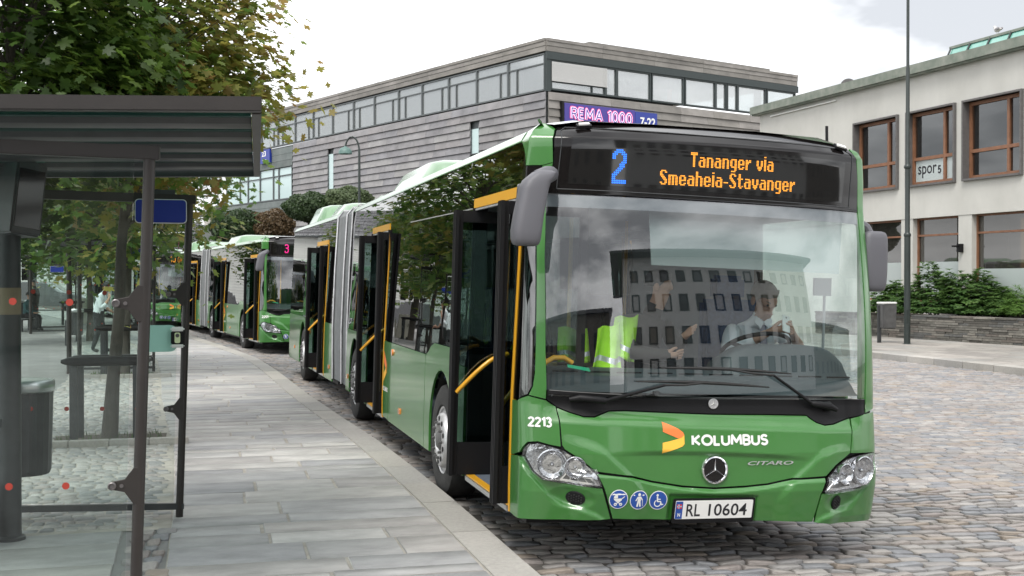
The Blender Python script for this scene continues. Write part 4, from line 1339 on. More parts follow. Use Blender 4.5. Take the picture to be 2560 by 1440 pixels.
for y0, y1 in ((.57, 1.82), (6.05, 7.28), (11.90, 13.18)):
    make_leaf(y0 + .03, 1, -1.368)
    make_leaf(y1 - .02, -1)
    # door posts
    for yy in (y0 - .04, y1 + .03):
        mb = MB()
        for k in range(3): mb.bx((-1.275 + k * .012, yy - .02 + k * .016, .31), (-1.225, yy - .006 + k * .016, 2.40))
        mb.bx((-1.26, yy - .03, .31), (-1.16, yy + .03, 2.40))
        mb.v = [tuple(bend(Vector(v))) for v in mb.v]
        mb.build('door_post', M['black'], B, smooth=30)
    mb = MB()
    mb.bx((-1.27, y0, .29), (-.5, y1, .335), 0); mb.bx((-1.276, y0, .336), (-1.215, y1, .346), 1); mb.bx((-1.28, y0, .30), (-1.271, y1, .332), 2)
    mb.v = [tuple(bend(Vector(v))) for v in mb.v]
    mb.build('door_step', [M['bus_floor'], M['yellow'], M['steel']], B, smooth=30)
# small fittings on the door side
for y, z in ((4.82, .505), (9.1, .52), (11.2, .50), (15.9, .55)):
    mb = MB(); patch(mb, S, sd(-1, rounded(y - .05, z - .03, y + .05, z + .03, .01, 2)), .5, .5, .012, .014)
    mb.build('side_reflector', M['amber_lens'], B, smooth=30)
for y, z in ((8.05, .96), (13.6, .93), (5.35, 1.07)):
    mb = MB(); patch(mb, S, sd(-1, circle(y, z, .035, n=16)), .5, .5, .016, .018)
    mb.build('side_lamp', M['amber_lens'], B, smooth=30)
def f_(mb):
    for poly, mi in (([(5.93, 1.05), (5.93, .93), (5.72, .83), (5.72, .91)], 0), ([(5.72, .91), (5.72, .83), (5.93, .72), (5.93, .81)], 1)):
        patch(mb, S, sd(-1, poly), .5, .5, .003, .001, mi)
bus_part('side_logo', [M['orange'], M['amber_print']], B, f_, smooth=0)
def f_(mb):
    V, F = text_fit('KOLUMBUS', .33, .05, .03)
    mb.add([S(*sd(-1, [(5.955 - x, .62 + z)])[0]) + Vector((-.003, 0, 0)) for x, z in V], F, 0)
bus_part('side_name', M['white'], B, f_, smooth=0)
def f_(mb): patch(mb, S, sd(-1, rounded(2.22, 1.46, 2.30, 1.60, .01, 2)), .5, .5, .003, .002)
bus_part('mint_reflection', M['mint'], B, f_, smooth=0)  # painted patch stands in for the mint sheet mirrored in the bus window

# far side: panels and glass
side_panel(1, archpoly(.62, 5.98, 2.80, .30, 1.165, None, g=1))
side_panel(1, archpoly(5.99, 9.34, 8.50, .30, 1.165, None, g=1))
side_panel(1, archpoly(10.92, 16.85, 14.70, .30, 1.165, None, g=1))
bus_part('cab_window', M['cabglass'], B, lambda mb: patch(mb, S, sd(1, [(.455, 1.172), (1.95, 1.172), (1.95, 2.38), (.455, 2.38)]), .5, SIDEZ, -.003, 0))
bus_part('cab_cantrail', M['green'], B, lambda mb: patch(mb, S, sd(1, [(.42, 2.385), (1.95, 2.385), (1.95, 2.77), (.42, 2.77)]), .5, SIDEZ, 0, .02))
for y0, y1 in ((1.96, 4.2), (4.21, 6.6), (6.61, 9.34), (10.92, 14.0), (14.01, 16.85)):
    bus_part('side_window', M['sideglass'], B, lambda mb: patch(mb, S, sd(1, [(y0, 1.172), (y1, 1.172), (y1, 2.77), (y0, 2.77)]), .5, SIDEZ, -.003, 0))

# bellows
def f_(mb):
    n = 12
    V, F = [], []
    sec = [(-1.0, 2.88), (-1.18, 2.86), (-1.24, 2.78), (-1.265, 2.0), (-1.275, 1.1), (-1.25, .34), (-.9, .30), (.9, .30), (1.25, .34), (1.275, 1.1), (1.265, 2.0), (1.24, 2.78), (1.18, 2.86), (1.0, 2.88)]
    L = len(sec)
    for k in range(2 * n + 1):
        y = 9.34 + (10.92 - 9.34) * k / (2 * n)
        for x, z in sec:
            d = 0.035 if k % 2 else 0.0
            V.append(bend(Vector((x * (1 - d * .8), y, z - (d if z > 2.5 else 0)))))
    for k in range(2 * n):
        for i in range(L): F.append((k * L + i, (k + 1) * L + i, (k + 1) * L + (i + 1) % L, k * L + (i + 1) % L))
    mb.add(V, F)
bus_part('bellows', M['bellow'], B, f_, smooth=20)
for y in (9.34, 10.0, 10.92):
    mb = MB()
    mb.tube([bend(Vector(p)) for p in ((-1.27, y, .34), (-1.29, y, 1.1), (-1.278, y, 2.0), (-1.25, y, 2.78), (-1.17, y, 2.885), (1.17, y, 2.885), (1.25, y, 2.78), (1.278, y, 2.0), (1.29, y, 1.1), (1.27, y, .34))], .016, 6)
    mb.build('bellows_frame', M['silver'], B, smooth=60)

# tail
def f_(mb):
    sec = [(-1.27, .30), (1.27, .30), (1.29, 1.1), (1.25, 2.6), (1.1, 2.86), (-1.1, 2.86), (-1.25, 2.6), (-1.29, 1.1)]
    mb.add([bend(Vector((x * .99, 16.86, z))) for x, z in sec] + [bend(Vector((x * .94, 17.05, .3 + (z - .3) * .97))) for x, z in sec], [(i, (i + 1) % 8, 8 + (i + 1) % 8, 8 + i) for i in range(8)] + [tuple(range(8, 16))])
bus_part('tail', M['green'], B, f_)

# wheels
def tyre_prof(): return [(.285, -.11), (.30, -.13), (.42, -.135), (.462, -.115), (.478, -.07), (.480, 0), (.478, .07), (.462, .115), (.42, .135), (.30, .13), (.285, .11)]
wt = MB(); wt.lathe(tyre_prof(), 48, 0, close=True); tyre_me = wt.mesh('tyre', M['tyre'], 40)
wr = MB()
wr.lathe([(.29, .10), (.285, .118), (.27, .112), (.265, .05), (.245, .045), (.235, .125), (.215, .15), (.14, .158), (.128, .145), (.120, .10), (.0, .10)], 48, 0)
for k in range(10):
    a = 2 * math.pi * k / 10
    wr.lathe([(.0, .1545), (.021, .1548), (.023, .150)], 12, 1, Matrix.Translation((.182 * math.cos(a), .182 * math.sin(a), .004)))
    wr.lathe([(.012, .0), (.012, .030), (.006, .036), (0, .036)], 6, 2, Matrix.Translation((.150 * math.cos(a + .31), .150 * math.sin(a + .31), .150)))
wr.lathe([(.10, .0), (.095, .06), (.06, .09), (0, .092)], 24, 2, Matrix.Translation((0, 0, .08)))
rim_me = wr.mesh('rim', [M['silver'], M['black'], M['greymetal']], 40)
for y in (2.80, 8.50, 14.70):
    for g in (-1, 1):
        c = bend(Vector((g * 1.14, y, .480)))
        o = link('tyre', tyre_me, B, c, (0, R(90) * g, 0))
        o.name = 'wheel'
        r_ = link('rim', rim_me, o)
        mb = MB()
        V, F = [], []
        n = 16
        for k in range(n + 1):
            a = math.pi * k / n
            for xx in (1.245, .82): V.append(bend(Vector((g * xx, y - .50 * math.cos(a), .45 + .62 * math.sin(a) ** .85))))
        F = [(2 * k, 2 * k + 1, 2 * k + 3, 2 * k + 2) for k in range(n)]
        mb.add(V, F); mb.build('wheel_arch', M['rubber'], B, smooth=60)

# under-frame and interior
def bxb(mb, a, b, mi=0):
    k = MB(); k.bx(a, b, 0)
    mb.add([bend(Vector(v)) for v in k.v], k.f, mi)
def f_(mb):
    for a, b in ((.35, 2.2), (3.4, 7.9), (9.1, 9.5), (10.8, 14.1), (15.3, 16.8)): bxb(mb, (-1.2, a, .26), (1.2, b, .31))
    bxb(mb, (-.8, 2.2, .22), (.8, 15.3, .34))
    bxb(mb, (-1.1, 2.74, .42), (1.1, 2.86, .54)); bxb(mb, (-1.1, 8.44, .42), (1.1, 8.56, .54))
bus_part('underframe', M['black'], B, f_)
def f_(mb):
    for a, b in ((.35, 9.3), (10.9, 16.8)): bxb(mb, (-1.22, a, .335), (1.22, b, .345))
bus_part('floor', M['bus_floor'], B, f_)
def f_(mb):
    for a, b in ((.62, 9.3), (10.9, 16.8)): bxb(mb, (-1.18, a, 2.44), (1.18, b, 2.47))
bus_part('ceiling', M['cab_light'], B, f_)
def f_(mb):
    def fn(u, v): return Vector((u, .16 + .06 * abs(u) ** 3 + v, 1.135 + .10 * sst(v / .16) + .03 * sst((v - .2) / .2) - 0.012 * (u + 1)))
    mb.grid(fn, list(np.linspace(-1.13, 1.15, 25)), list(np.linspace(0, .5, 12)))
    mb.bx((-1.1, .58, .5), (1.15, .68, 1.20))
dash = bus_part('dashboard', M['dash'], B, f_, smooth=60)
def f_(mb):
    for k in range(10):
        x = -1.0 + k * .22
        mb.box((x, .235, 1.262 - .012 * (x + 1)), (.17, .014, .01))
bus_part('vent', M['black'], dash, f_, smooth=0)
def f_(mb):   # instrument hood
    def fn(u, v):
        e = max(0.0, 1 - abs(u) ** 4) ** .5
        return Vector((.70 + u * .50, .40 + v * .36, 1.20 + .245 * e * sst((v + .05) / .4) * (1 - .25 * sst((v - .6) / .4))))
    mb.grid(fn, list(np.linspace(-1, 1, 25)), list(np.linspace(0, 1, 12)))
bus_part('instrument_hood', M['dash'], dash, f_, smooth=60)
def f_(mb):
    T2 = Matrix.Translation((.66, .86, 1.40)) @ Euler((R(-28), 0, 0)).to_matrix().to_4x4()
    n = 36
    mb.tube([T2 @ Vector((.25 * math.cos(2 * math.pi * k / n), .25 * math.sin(2 * math.pi * k / n), 0)) for k in range(n + 1)], .016, 8)
    for a in (200, 340, 90): mb.tube([T2 @ Vector((0, 0, -.03)), T2 @ Vector((.24 * math.cos(R(a)), .24 * math.sin(R(a)), 0))], .016, 6)
    mb.tube([T2 @ Vector((0, 0, -.03)), (.66, .70, .9)], .035, 8)
bus_part('steering_wheel', M['black'], B, f_, smooth=60)
def f_(mb):
    mb.box((.78, 1.55, 1.35), (.50, .14, .80)); mb.box((.78, 1.30, .92), (.5, .5, .14)); mb.box((.78, 1.62, 1.84), (.28, .10, .20)); mb.box((.78, 1.35, .6), (.25, .3, .5))
ds = bus_part('driver_seat', M['seat'], B, f_, bevel=.03)
def f_(mb):
    mb.bx((.12, 2.0, .34), (1.2, 2.05, 2.2))
bus_part('cab_partition', M['cab'], B, f_)
def f_(mb): patch(mb, lambda s, z: S(s, z) + Vector((0, .10, 0)), fx([(-.42, 1.97), (1.02, 1.955), (1.10, 2.36), (-.42, 2.36)]), .1, .1, 0, 0)
bus_part('roller_blind', M['blind'], B, f_)
def f_(mb):
    for x, y in ((-.50, 1.75), (-.95, 2.1), (.5, 3.2), (-.5, 5.6), (.45, 7.5)): mb.tube([(x, y, .34), (x, y, 2.44)], .017, 8)
    mb.tube([(-1.10, .40, 1.30), (-1.02, .44, 1.335), (-.94, .46, 1.335), (-.88, .46, 1.30)], .018, 8)
    mb.tube([(-1.0, 2.4, 1.2), (-.5, 2.4, 1.25)], .016, 8)
bus_part('grab_pole', M['yellow'], B, f_, smooth=60)
def f_(mb):
    mb.box((-.55, .95, 1.05), (.42, .34, .42)); mb.box((-.12, .80, 1.0), (.2, .3, .6))
bus_part('ticket_console', M['black'], B, f_, bevel=.02)
sb = MB(); sb.box((0, 0, .46), (.42, .42, .09)); sb.box((0, .20, .80), (.42, .07, .62)); sb.box((0, .21, 1.14), (.26, .06, .10)); seat_me = sb.mesh('seat', M['seat'], 35, .02)
for x in (-1.0, -.56, .56, 1.0):
    for y in (3.2, 4.1, 5.0, 8.0, 8.8): 
        if x < 0 and 5.8 < y < 7.4: continue
        link('seat', seat_me, B, (x, y, .55 if y < 5.5 else .6))
o = link('seat', sb.mesh('red_seat', M['seat_red'], 35, .02), B, (.98, 2.55, .83)); o['label'] = 'red seat behind the driver'
def f_(mb):
    mb.bx((1.06, .74, 1.80), (1.20, .76, 1.93)); mb.tube([(1.15, .75, 1.3), (1.15, .75, 1.80)], .010, 6)
bus_part('screen', M['cab_light'], B, f_)

# mirrors, wipers
def f_(mb):
    def fn(u, v):   # u round, v along
        a = 2 * math.pi * u
        w = .093 * (abs(math.cos(a)) ** .55) * (1 if math.cos(a) > 0 else -1)
        t = .085 * (abs(math.sin(a)) ** .6) * (1 if math.sin(a) > 0 else -1)
        e = (1 - abs(2 * v - 1) ** 7) ** .4 if 0 < v < 1 else 0
        z = 2.05 + .47 * v
        cx_ = -1.385 + .055 * sst((v - .1) / .9) + .06 * sst((v - .8) / .2)
        return Vector((cx_ + w * (.55 + .45 * e) * (1 - .08 * v), -.10 + t * (.4 + .6 * e) + .02 * v, z))
    mb.grid(fn, [k / 32 for k in range(33)], [0, .015, .04, .09, .2, .4, .6, .74, .76, .86, .93, .97, 1.0])
    mb.tube([(-1.32, -.09, 2.47), (-1.24, -.05, 2.50), (-1.17, .12, 2.52), (-1.13, .30, 2.54)], [.05, .055, .05, .05], 10)
mi_ = bus_part('door_side_mirror', M['grey_plastic'], B, f_, smooth=40)
mb = MB(); mb.prism(rounded(-.07, 0, .07, .36, .02), .004, 0, frame((-1.375, -.012, 2.08), (-1, 0, 0), (0.06, 0, 1))); mb.build('mirror_glass', M['chrome'], mi_, smooth=0)
def f_(mb):
    def fn(u, v):
        a = 2 * math.pi * u
        w = .095 * (abs(math.cos(a)) ** .55) * (1 if math.cos(a) > 0 else -1)
        t = .06 * (abs(math.sin(a)) ** .6) * (1 if math.sin(a) > 0 else -1)
        e = (1 - abs(2 * v - 1) ** 6) ** .4 if 0 < v < 1 else 0
        return Vector((1.345 + w * (.55 + .45 * e), .42 + t * (.4 + .6 * e), 1.84 + .43 * v))
    mb.grid(fn, [k / 28 for k in range(29)], [0, .02, .06, .12, .3, .5, .7, .88, .94, .98, 1.0])
    mb.tube([(1.33, .42, 2.22), (1.29, .44, 2.30), (1.22, .46, 2.34)], .03, 8)
mo_ = bus_part('cab_side_mirror', M['grey_plastic'], B, f_, smooth=40)
mb = MB(); mb.prism(rounded(-.075, 0, .075, .32, .02), .004, 0, frame((1.345, .484, 1.89), (-1, 0, 0), (0, 0, 1))); mb.build('mirror_glass', M['chrome'], mo_, smooth=0)
def FP(x, z, off):
    (s, z_), = fx([(x, z)])
    return S(s, z_) + surf_n(S, s, z_, .02) * off
def wiper(piv, elbow, b0, b1):
    def f(mb):
        mb.lathe([(.034, .0), (.034, .03), (.024, .042), (0, .044)], 18, 0, front_frame(*piv, .002))
        dxy = ((piv[0] - elbow[0]) * .12, (piv[1] - elbow[1]) * .12)
        mb.tube([FP(piv[0] + dxy[0], piv[1] + dxy[1], .040), FP(*piv, .046), FP(piv[0] * .72 + elbow[0] * .28, piv[1] * .72 + elbow[1] * .28, .048), FP(piv[0] * .7 + elbow[0] * .3, piv[1] * .7 + elbow[1] * .3, .046), FP(*elbow, .042)], [.016, .024, .021, .012, .009], 8)
    w = bus_part('wiper', M['black'], B, f, smooth=50)
    def f(mb):
        n = 12
        pts = [FP(b0[0] + (b1[0] - b0[0]) * k / n, b0[1] + (b1[1] - b0[1]) * k / n + .012 * math.sin(math.pi * k / n), .020) for k in range(n + 1)]
        mb.tube(pts, [.005 + .008 * math.sin(math.pi * k / n) for k in range(n + 1)], 6)
        m_ = (b0[0] * .5 + b1[0] * .5, b0[1] * .5 + b1[1] * .5)
        mb.tube([FP(*elbow, .042), FP(elbow[0] * .5 + m_[0] * .5, elbow[1] * .5 + m_[1] * .5, .034), FP(m_[0], m_[1] + .012, .024)], .008, 6)
    bus_part('blade', M['rubber'], w, f, smooth=50)
wiper((-.92, 1.098), (-.39, 1.192), (-.575, 1.212), (.355, 1.182))
wiper((.845, 1.045), (.375, 1.262), (-.41, 1.302), (.52, 1.272))
def f_(mb): fpoly(mb, [(-1.01, 1.293), (-.865, 1.268), (-.875, 1.292), (-1.012, 1.312)], -.008, 0, .05, .001)
bus_part('green_sticker', M['green_print'], B, f_)
# panel line on the lower black panel
def f_(mb):
    mb.tube([FP(x, z, .001) for x, z in zip(np.linspace(-1.12, 1.16, 40), np.interp(np.linspace(-1.12, 1.16, 40), [-1.12, -.6, 0, 1.16], [1.143, 1.123, 1.107, 1.09]))], .0028, 5)
bus_part('glass_seal', M['greymetal'], B, f_)

# ------------------------------------------------------------------ the two buses behind
bpy.context.view_layer.update()
def place_bus(o, corner, yaw, roll):
    lx, ly = -1.27, .28
    ca, sa = math.cos(yaw), math.sin(yaw)
    o.location = (corner[0] - (lx * ca - ly * sa), corner[1] - (lx * sa + ly * ca), 0.0)
    o.rotation_euler = (0, roll, yaw)
SKIP = ('route_digit', 'destination', 'fleet_number')
bus2 = copy_tree(bus, None, SKIP)
bus2['label'] = 'second green articulated bus, behind the front one, with a pink 3 on its sign'
place_bus(bus2, (-1.76, 22.35), R(7.3), .02)
B = bus2
drawn('fleet_number', '2251', -1.247, .907, .142, .064, .0125, M['white'], bus2)
def f_(mb): leds(mb, BIG['3'], -.700, 2.718, .0120, .0134, .006)
bus_part('route_digit', M['led_pink'], bus2, f_, smooth=0)
bus3 = copy_tree(bus, None, SKIP)
bus3['label'] = 'third green articulated bus, seen through the shelter glass at the end of the row'
place_bus(bus3, (-5.12, 38.3), R(11), .015)
letters('fleet_number', '2207', -1.225, .905, .145, .066, M['white'], .028, par=bus3) if False else None
def f_(mb):
    leds(mb, BIG['1'], -.35, 2.718, .0120, .0134, .006); leds(mb, BIG['0'], -.26, 2.718, .0120, .0134, .006)
bus_part('route_digit', M['led_amber'], bus3, f_, smooth=0)
# ------------------------------------------------------------------ trees and shrubs
LEAF_COLS = dict(
    dark=[(0.026, 0.055, 0.012), (0.048, 0.092, 0.017), (0.085, 0.14, 0.024), (0.135, 0.185, 0.032)],
    maple=[(0.042, 0.095, 0.024), (0.080, 0.155, 0.034), (0.155, 0.20, 0.042), (0.24, 0.21, 0.05), (0.26, 0.16, 0.06)],
    hedge=[(0.022, 0.042, 0.020), (0.036, 0.062, 0.026), (0.055, 0.088, 0.034), (0.07, 0.10, 0.045)],
    brown=[(0.055, 0.040, 0.020), (0.095, 0.066, 0.032), (0.12, 0.078, 0.042), (0.08, 0.085, 0.04)],
    pale=[(0.05, 0.075, 0.035), (0.085, 0.12, 0.055), (0.12, 0.155, 0.08), (0.10, 0.13, 0.06)],
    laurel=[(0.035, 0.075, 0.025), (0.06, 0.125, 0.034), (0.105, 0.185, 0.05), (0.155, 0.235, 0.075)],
    fern=[(0.07, 0.15, 0.035), (0.12, 0.22, 0.05), (0.16, 0.27, 0.07)],
)
LM = {k: leafmat('leaf_' + k, v, .5 if k in ('maple', 'dark') else .35) for k, v in LEAF_COLS.items()}
M['bark'] = pmat('bark', (0.085, 0.075, 0.062), 0.9, var=0.35, vscale=9, bump=0.8, bscale=25, stretch=(1, 1, .25))
def maple_tpl():
    o = []
    for a, r_ in ((-90, .10), (-62, .34), (-40, .30), (-12, .58), (14, .34), (32, .62), (52, .66), (70, .42), (90, .78), (110, .42), (128, .66), (148, .62), (166, .34), (192, .58), (220, .30), (242, .34)):
        o.append((r_ * math.cos(R(a)), r_ * math.sin(R(a)) + .12, -.10 * abs(math.cos(R(a))) * r_))
    return np.array([(0, .05, 0)] + o), np.array([(0, 1 + k, 1 + (k + 1) % 16) for k in range(16)])
def oval_tpl(w=.22):
    o = [(0, -.5, -.05), (w * .8, -.2, .03), (w, .1, .04), (w * .6, .38, .0), (0, .55, -.08), (-w * .6, .38, .0), (-w, .1, .04), (-w * .8, -.2, .03)]
    return np.array(o), np.array([(0, 1, 7), (1, 2, 6), (1, 6, 7), (2, 3, 5), (2, 5, 6), (3, 4, 5)])
def leaf_mesh(name, pos, nrm, ax, size, hue, tpl, mat):
    T, F = tpl
    n = len(pos)
    nrm = nrm / np.linalg.norm(nrm, axis=1, keepdims=True)
    ax = ax - nrm * (ax * nrm).sum(1, keepdims=True)
    ax /= np.linalg.norm(ax, axis=1, keepdims=True) + 1e-9
    bx_ = np.cross(ax, nrm)
    P = pos[:, None] + size[:, None, None] * (T[None, :, 0:1] * bx_[:, None] + T[None, :, 1:2] * ax[:, None] + T[None, :, 2:3] * nrm[:, None])
    P = P.reshape(-1, 3)
    FF = (F[None] + (np.arange(n) * len(T))[:, None, None]).reshape(-1, 3)
    me = bpy.data.meshes.new(name)
    me.vertices.add(len(P)); me.vertices.foreach_set('co', P.astype(np.float32).ravel())
    me.loops.add(FF.size); me.loops.foreach_set('vertex_index', FF.ravel().astype(np.int32))
    me.polygons.add(len(FF)); me.polygons.foreach_set('loop_start', np.arange(0, FF.size, 3, dtype=np.int32))
    me.update(calc_edges=True)
    at = me.attributes.new('hue', 'FLOAT', 'POINT')
    at.data.foreach_set('value', np.repeat(hue, len(T)).astype(np.float32))
    me.materials.append(mat)
    return me
def tree_parts(seed, base, top, cc, cr, ncl, per, lsize, mat, huef, trunk_r=.085, spread=.30, tpl=None, flat=.45, keep=None):
    """meshes (trunk, limbs, crown) of a tree: base and top of the trunk, crown centre cc and radii cr (relative to base)"""
    g = np.random.default_rng(seed)
    q = random.Random(seed)
    cc, cr = np.array(cc, float), np.array(cr, float)
    top = Vector(top)
    tr = MB()
    n = 9
    wob = [Vector((q.uniform(-.03, .03), q.uniform(-.03, .03), 0)) * (0 if k == 0 else 1) for k in range(n)]
    path = [top * (k / (n - 1)) + wob[k] + Vector((0, 0, -.05 if k == 0 else 0)) for k in range(n)]
    tr.tube(path, [trunk_r * (1.25 if k == 0 else 1) * (1 - .72 * k / (n - 1)) for k in range(n)], 12)
    lb = MB()
    cents = []
    for i in range(ncl):
        while True:
            v = g.normal(size=3); v /= np.linalg.norm(v)
            r_ = g.uniform(.25, 1) ** .45
            p = cc + cr * v * r_
            if p[2] > 0.9 and (keep is None or keep(p)): break
        cents.append((p, r_))
    for p, r_ in cents:
        t = min(.97, max(.42, (p[2] - .35 * np.linalg.norm(p[:2] - np.array(cc)[:2]) - .5) / top.z))
        a = top * t
        P = Vector(p)
        m_ = a.lerp(P, .5) + Vector((q.uniform(-.12, .12), q.uniform(-.12, .12), q.uniform(.0, .22)))
        rr = max(.008, trunk_r * .34 * (1 - .6 * t))
        if q.random() < .62: lb.tube([a, a.lerp(m_, .5), m_, m_.lerp(P, .6), P], [rr, rr * .8, rr * .6, rr * .35, rr * .16], 5, 0, False)
    pos, nrm, ax, sz, hu = [], [], [], [], []
    for p, r_ in cents:
        k = int(per * g.uniform(.5, 1.4))
        s_ = spread * g.uniform(.7, 1.35)
        d = g.normal(size=(k, 3)) * np.array([s_, s_, s_ * flat])
        # sprays droop at the edge
        d[:, 2] -= .5 * (d[:, 0] ** 2 + d[:, 1] ** 2) / max(s_, .05) * .4
        pos.append(p + d)
        out = p - cc; out = out / (np.linalg.norm(out) + 1e-6)
        nn = g.normal(size=(k, 3)) * .38 + np.array([0, 0, 1.0]) + out * .35
        nrm.append(nn)
        ax.append(d * np.array([1, 1, .3]) + g.normal(size=(k, 3)) * .12 + np.array([0, 0, -.08]))
        sz.append(lsize * g.uniform(.65, 1.25, k))
        h = huef(p, g)
        hu.append(np.full(k, h) + g.normal(0, .03, k))
    cm = leaf_mesh('crown', np.concatenate(pos), np.concatenate(nrm), np.concatenate(ax), np.concatenate(sz), np.concatenate(hu), tpl or maple_tpl(), mat)
    return tr.mesh('trunk', M['bark'], 60), lb.mesh('limbs', M['bark'], 60), cm
def put_tree(parts, label, loc, rz=0, sc=1.0, name='street_tree', group='maples in the square by the stop'):
    t = thing(name, label, 'tree', loc, rz, group)
    t.scale = (sc, sc, sc)
    for nm, me in zip(('trunk', 'limbs', 'crown'), parts):
        o = link(nm, me, t)
    return t
hm = lambda lo, hi: (lambda p, g: float(np.clip(g.normal((lo + hi) / 2, (hi - lo) / 2.2), 0, .66)))
TA = tree_parts(3, (0, 0, 0), (.42, .05, 5.6), (.55, .45, 4.4), (1.2, 1.4, 2.1), 150, 56, .112, LM['maple'], lambda p, g: float(np.clip(.34 + .16 * (p[0] - .3) + g.normal(0, .13), .0, .66)), .075, .25, keep=lambda p: p[2] > 3.5 or p[0] < .80)
TB = tree_parts(8, (0, 0, 0), (.1, 0, 5.4), (.05, 0.1, 4.25), (1.35, 1.5, 1.95), 140, 84, .118, LM['dark'], hm(.1, .55), .095, .30)
TC = tree_parts(15, (0, 0, 0), (.15, 0, 5.6), (.1, 0, 4.3), (2.0, 2.0, 2.3), 120, 52, .15, LM['maple'], hm(.02, .36), .10, .36)
put_tree(TA, 'maple with yellowing loose crown, its trunk inside the nearest black tree guard', (-4.18, 6.61, PZ))
put_tree(TB, 'dark green dense maple at the top left, above the near shelter', (-5.05, 5.3, PZ))
put_tree(TC, 'maple behind the yellowing one, its trunk in the second black tree guard', (-4.55, 15.66, PZ), 0, 1.0)
put_tree(TC, 'maple in the row beyond the second guard, near the man in the white shirt', (-6.15, 28.2, PZ), 2.1, .95)
put_tree(TC, 'slender maple farthest along the row, standing in front of the white building', (-7.85, 40.9, PZ), 4.0, .9)
put_tree(TB, 'dark maple at the left edge, seen through the shelter glass beside the display post', (-8.0, 26.5, PZ), 1.0, 1.0)
put_tree(TC, 'maple far left in the square, behind the display post', (-9.8, 35.5, PZ), 5.2, 1.0)

def clipped(seed, mat, rad, hue):
    g = np.random.default_rng(seed)
    n = 9500
    v = g.normal(size=(n, 3)); v /= np.linalg.norm(v, axis=1, keepdims=True)
    r_ = g.uniform(.78, 1.03, n) ** 1 * (1 + .09 * np.sin(v[:, 0] * 5 + seed) * np.sin(v[:, 1] * 4 + 1) + .07 * np.sin(v[:, 2] * 7 + v[:, 0] * 6))
    p = v * r_[:, None] * np.array(rad)
    return leaf_mesh('crown', p, v + g.normal(size=(n, 3)) * .7, g.normal(size=(n, 3)), g.uniform(.07, .13, n), hue + g.normal(0, .09, n), oval_tpl(.46), mat)
for i, (px_, py_, D, rad, mt, hue, lab) in enumerate((
        (592, 572, 60, (1.35, 1.2, .98), 'hedge', .22, 'dark green clipped round tree behind the second bus'),
        (676, 572, 60.5, (1.25, 1.2, .95), 'brown', .3, 'brown leaved clipped round tree behind the second bus'),
        (772, 520, 57, (1.15, 1.1, .72), 'hedge', .3, 'grey green clipped tree above the rear of the front bus'),
        (866, 506, 57.5, (1.3, 1.1, .72), 'pale', .28, 'pale green clipped tree beside the curved street lamp'))):
    d_ = FWv * D + RTv * ((px_ - 1280) / 2950 * D)
    c = Vector((CAM.x + d_.x, CAM.y + d_.y, CAM.z + (697 - py_) / 2950 * D))
    t = thing('clipped_tree', lab, 'tree', (c.x, c.y, 0), 0, 'clipped trees along the street')
    o = link('crown', clipped(30 + i, LM[mt], rad, hue), t, (0, 0, c.z))
    mb = MB(); mb.tube([(0, 0, -.1), (.02, 0, c.z * .5), (0, 0, c.z)], [.09, .075, .05], 8); mb.build('trunk', M['bark'], t, smooth=60)

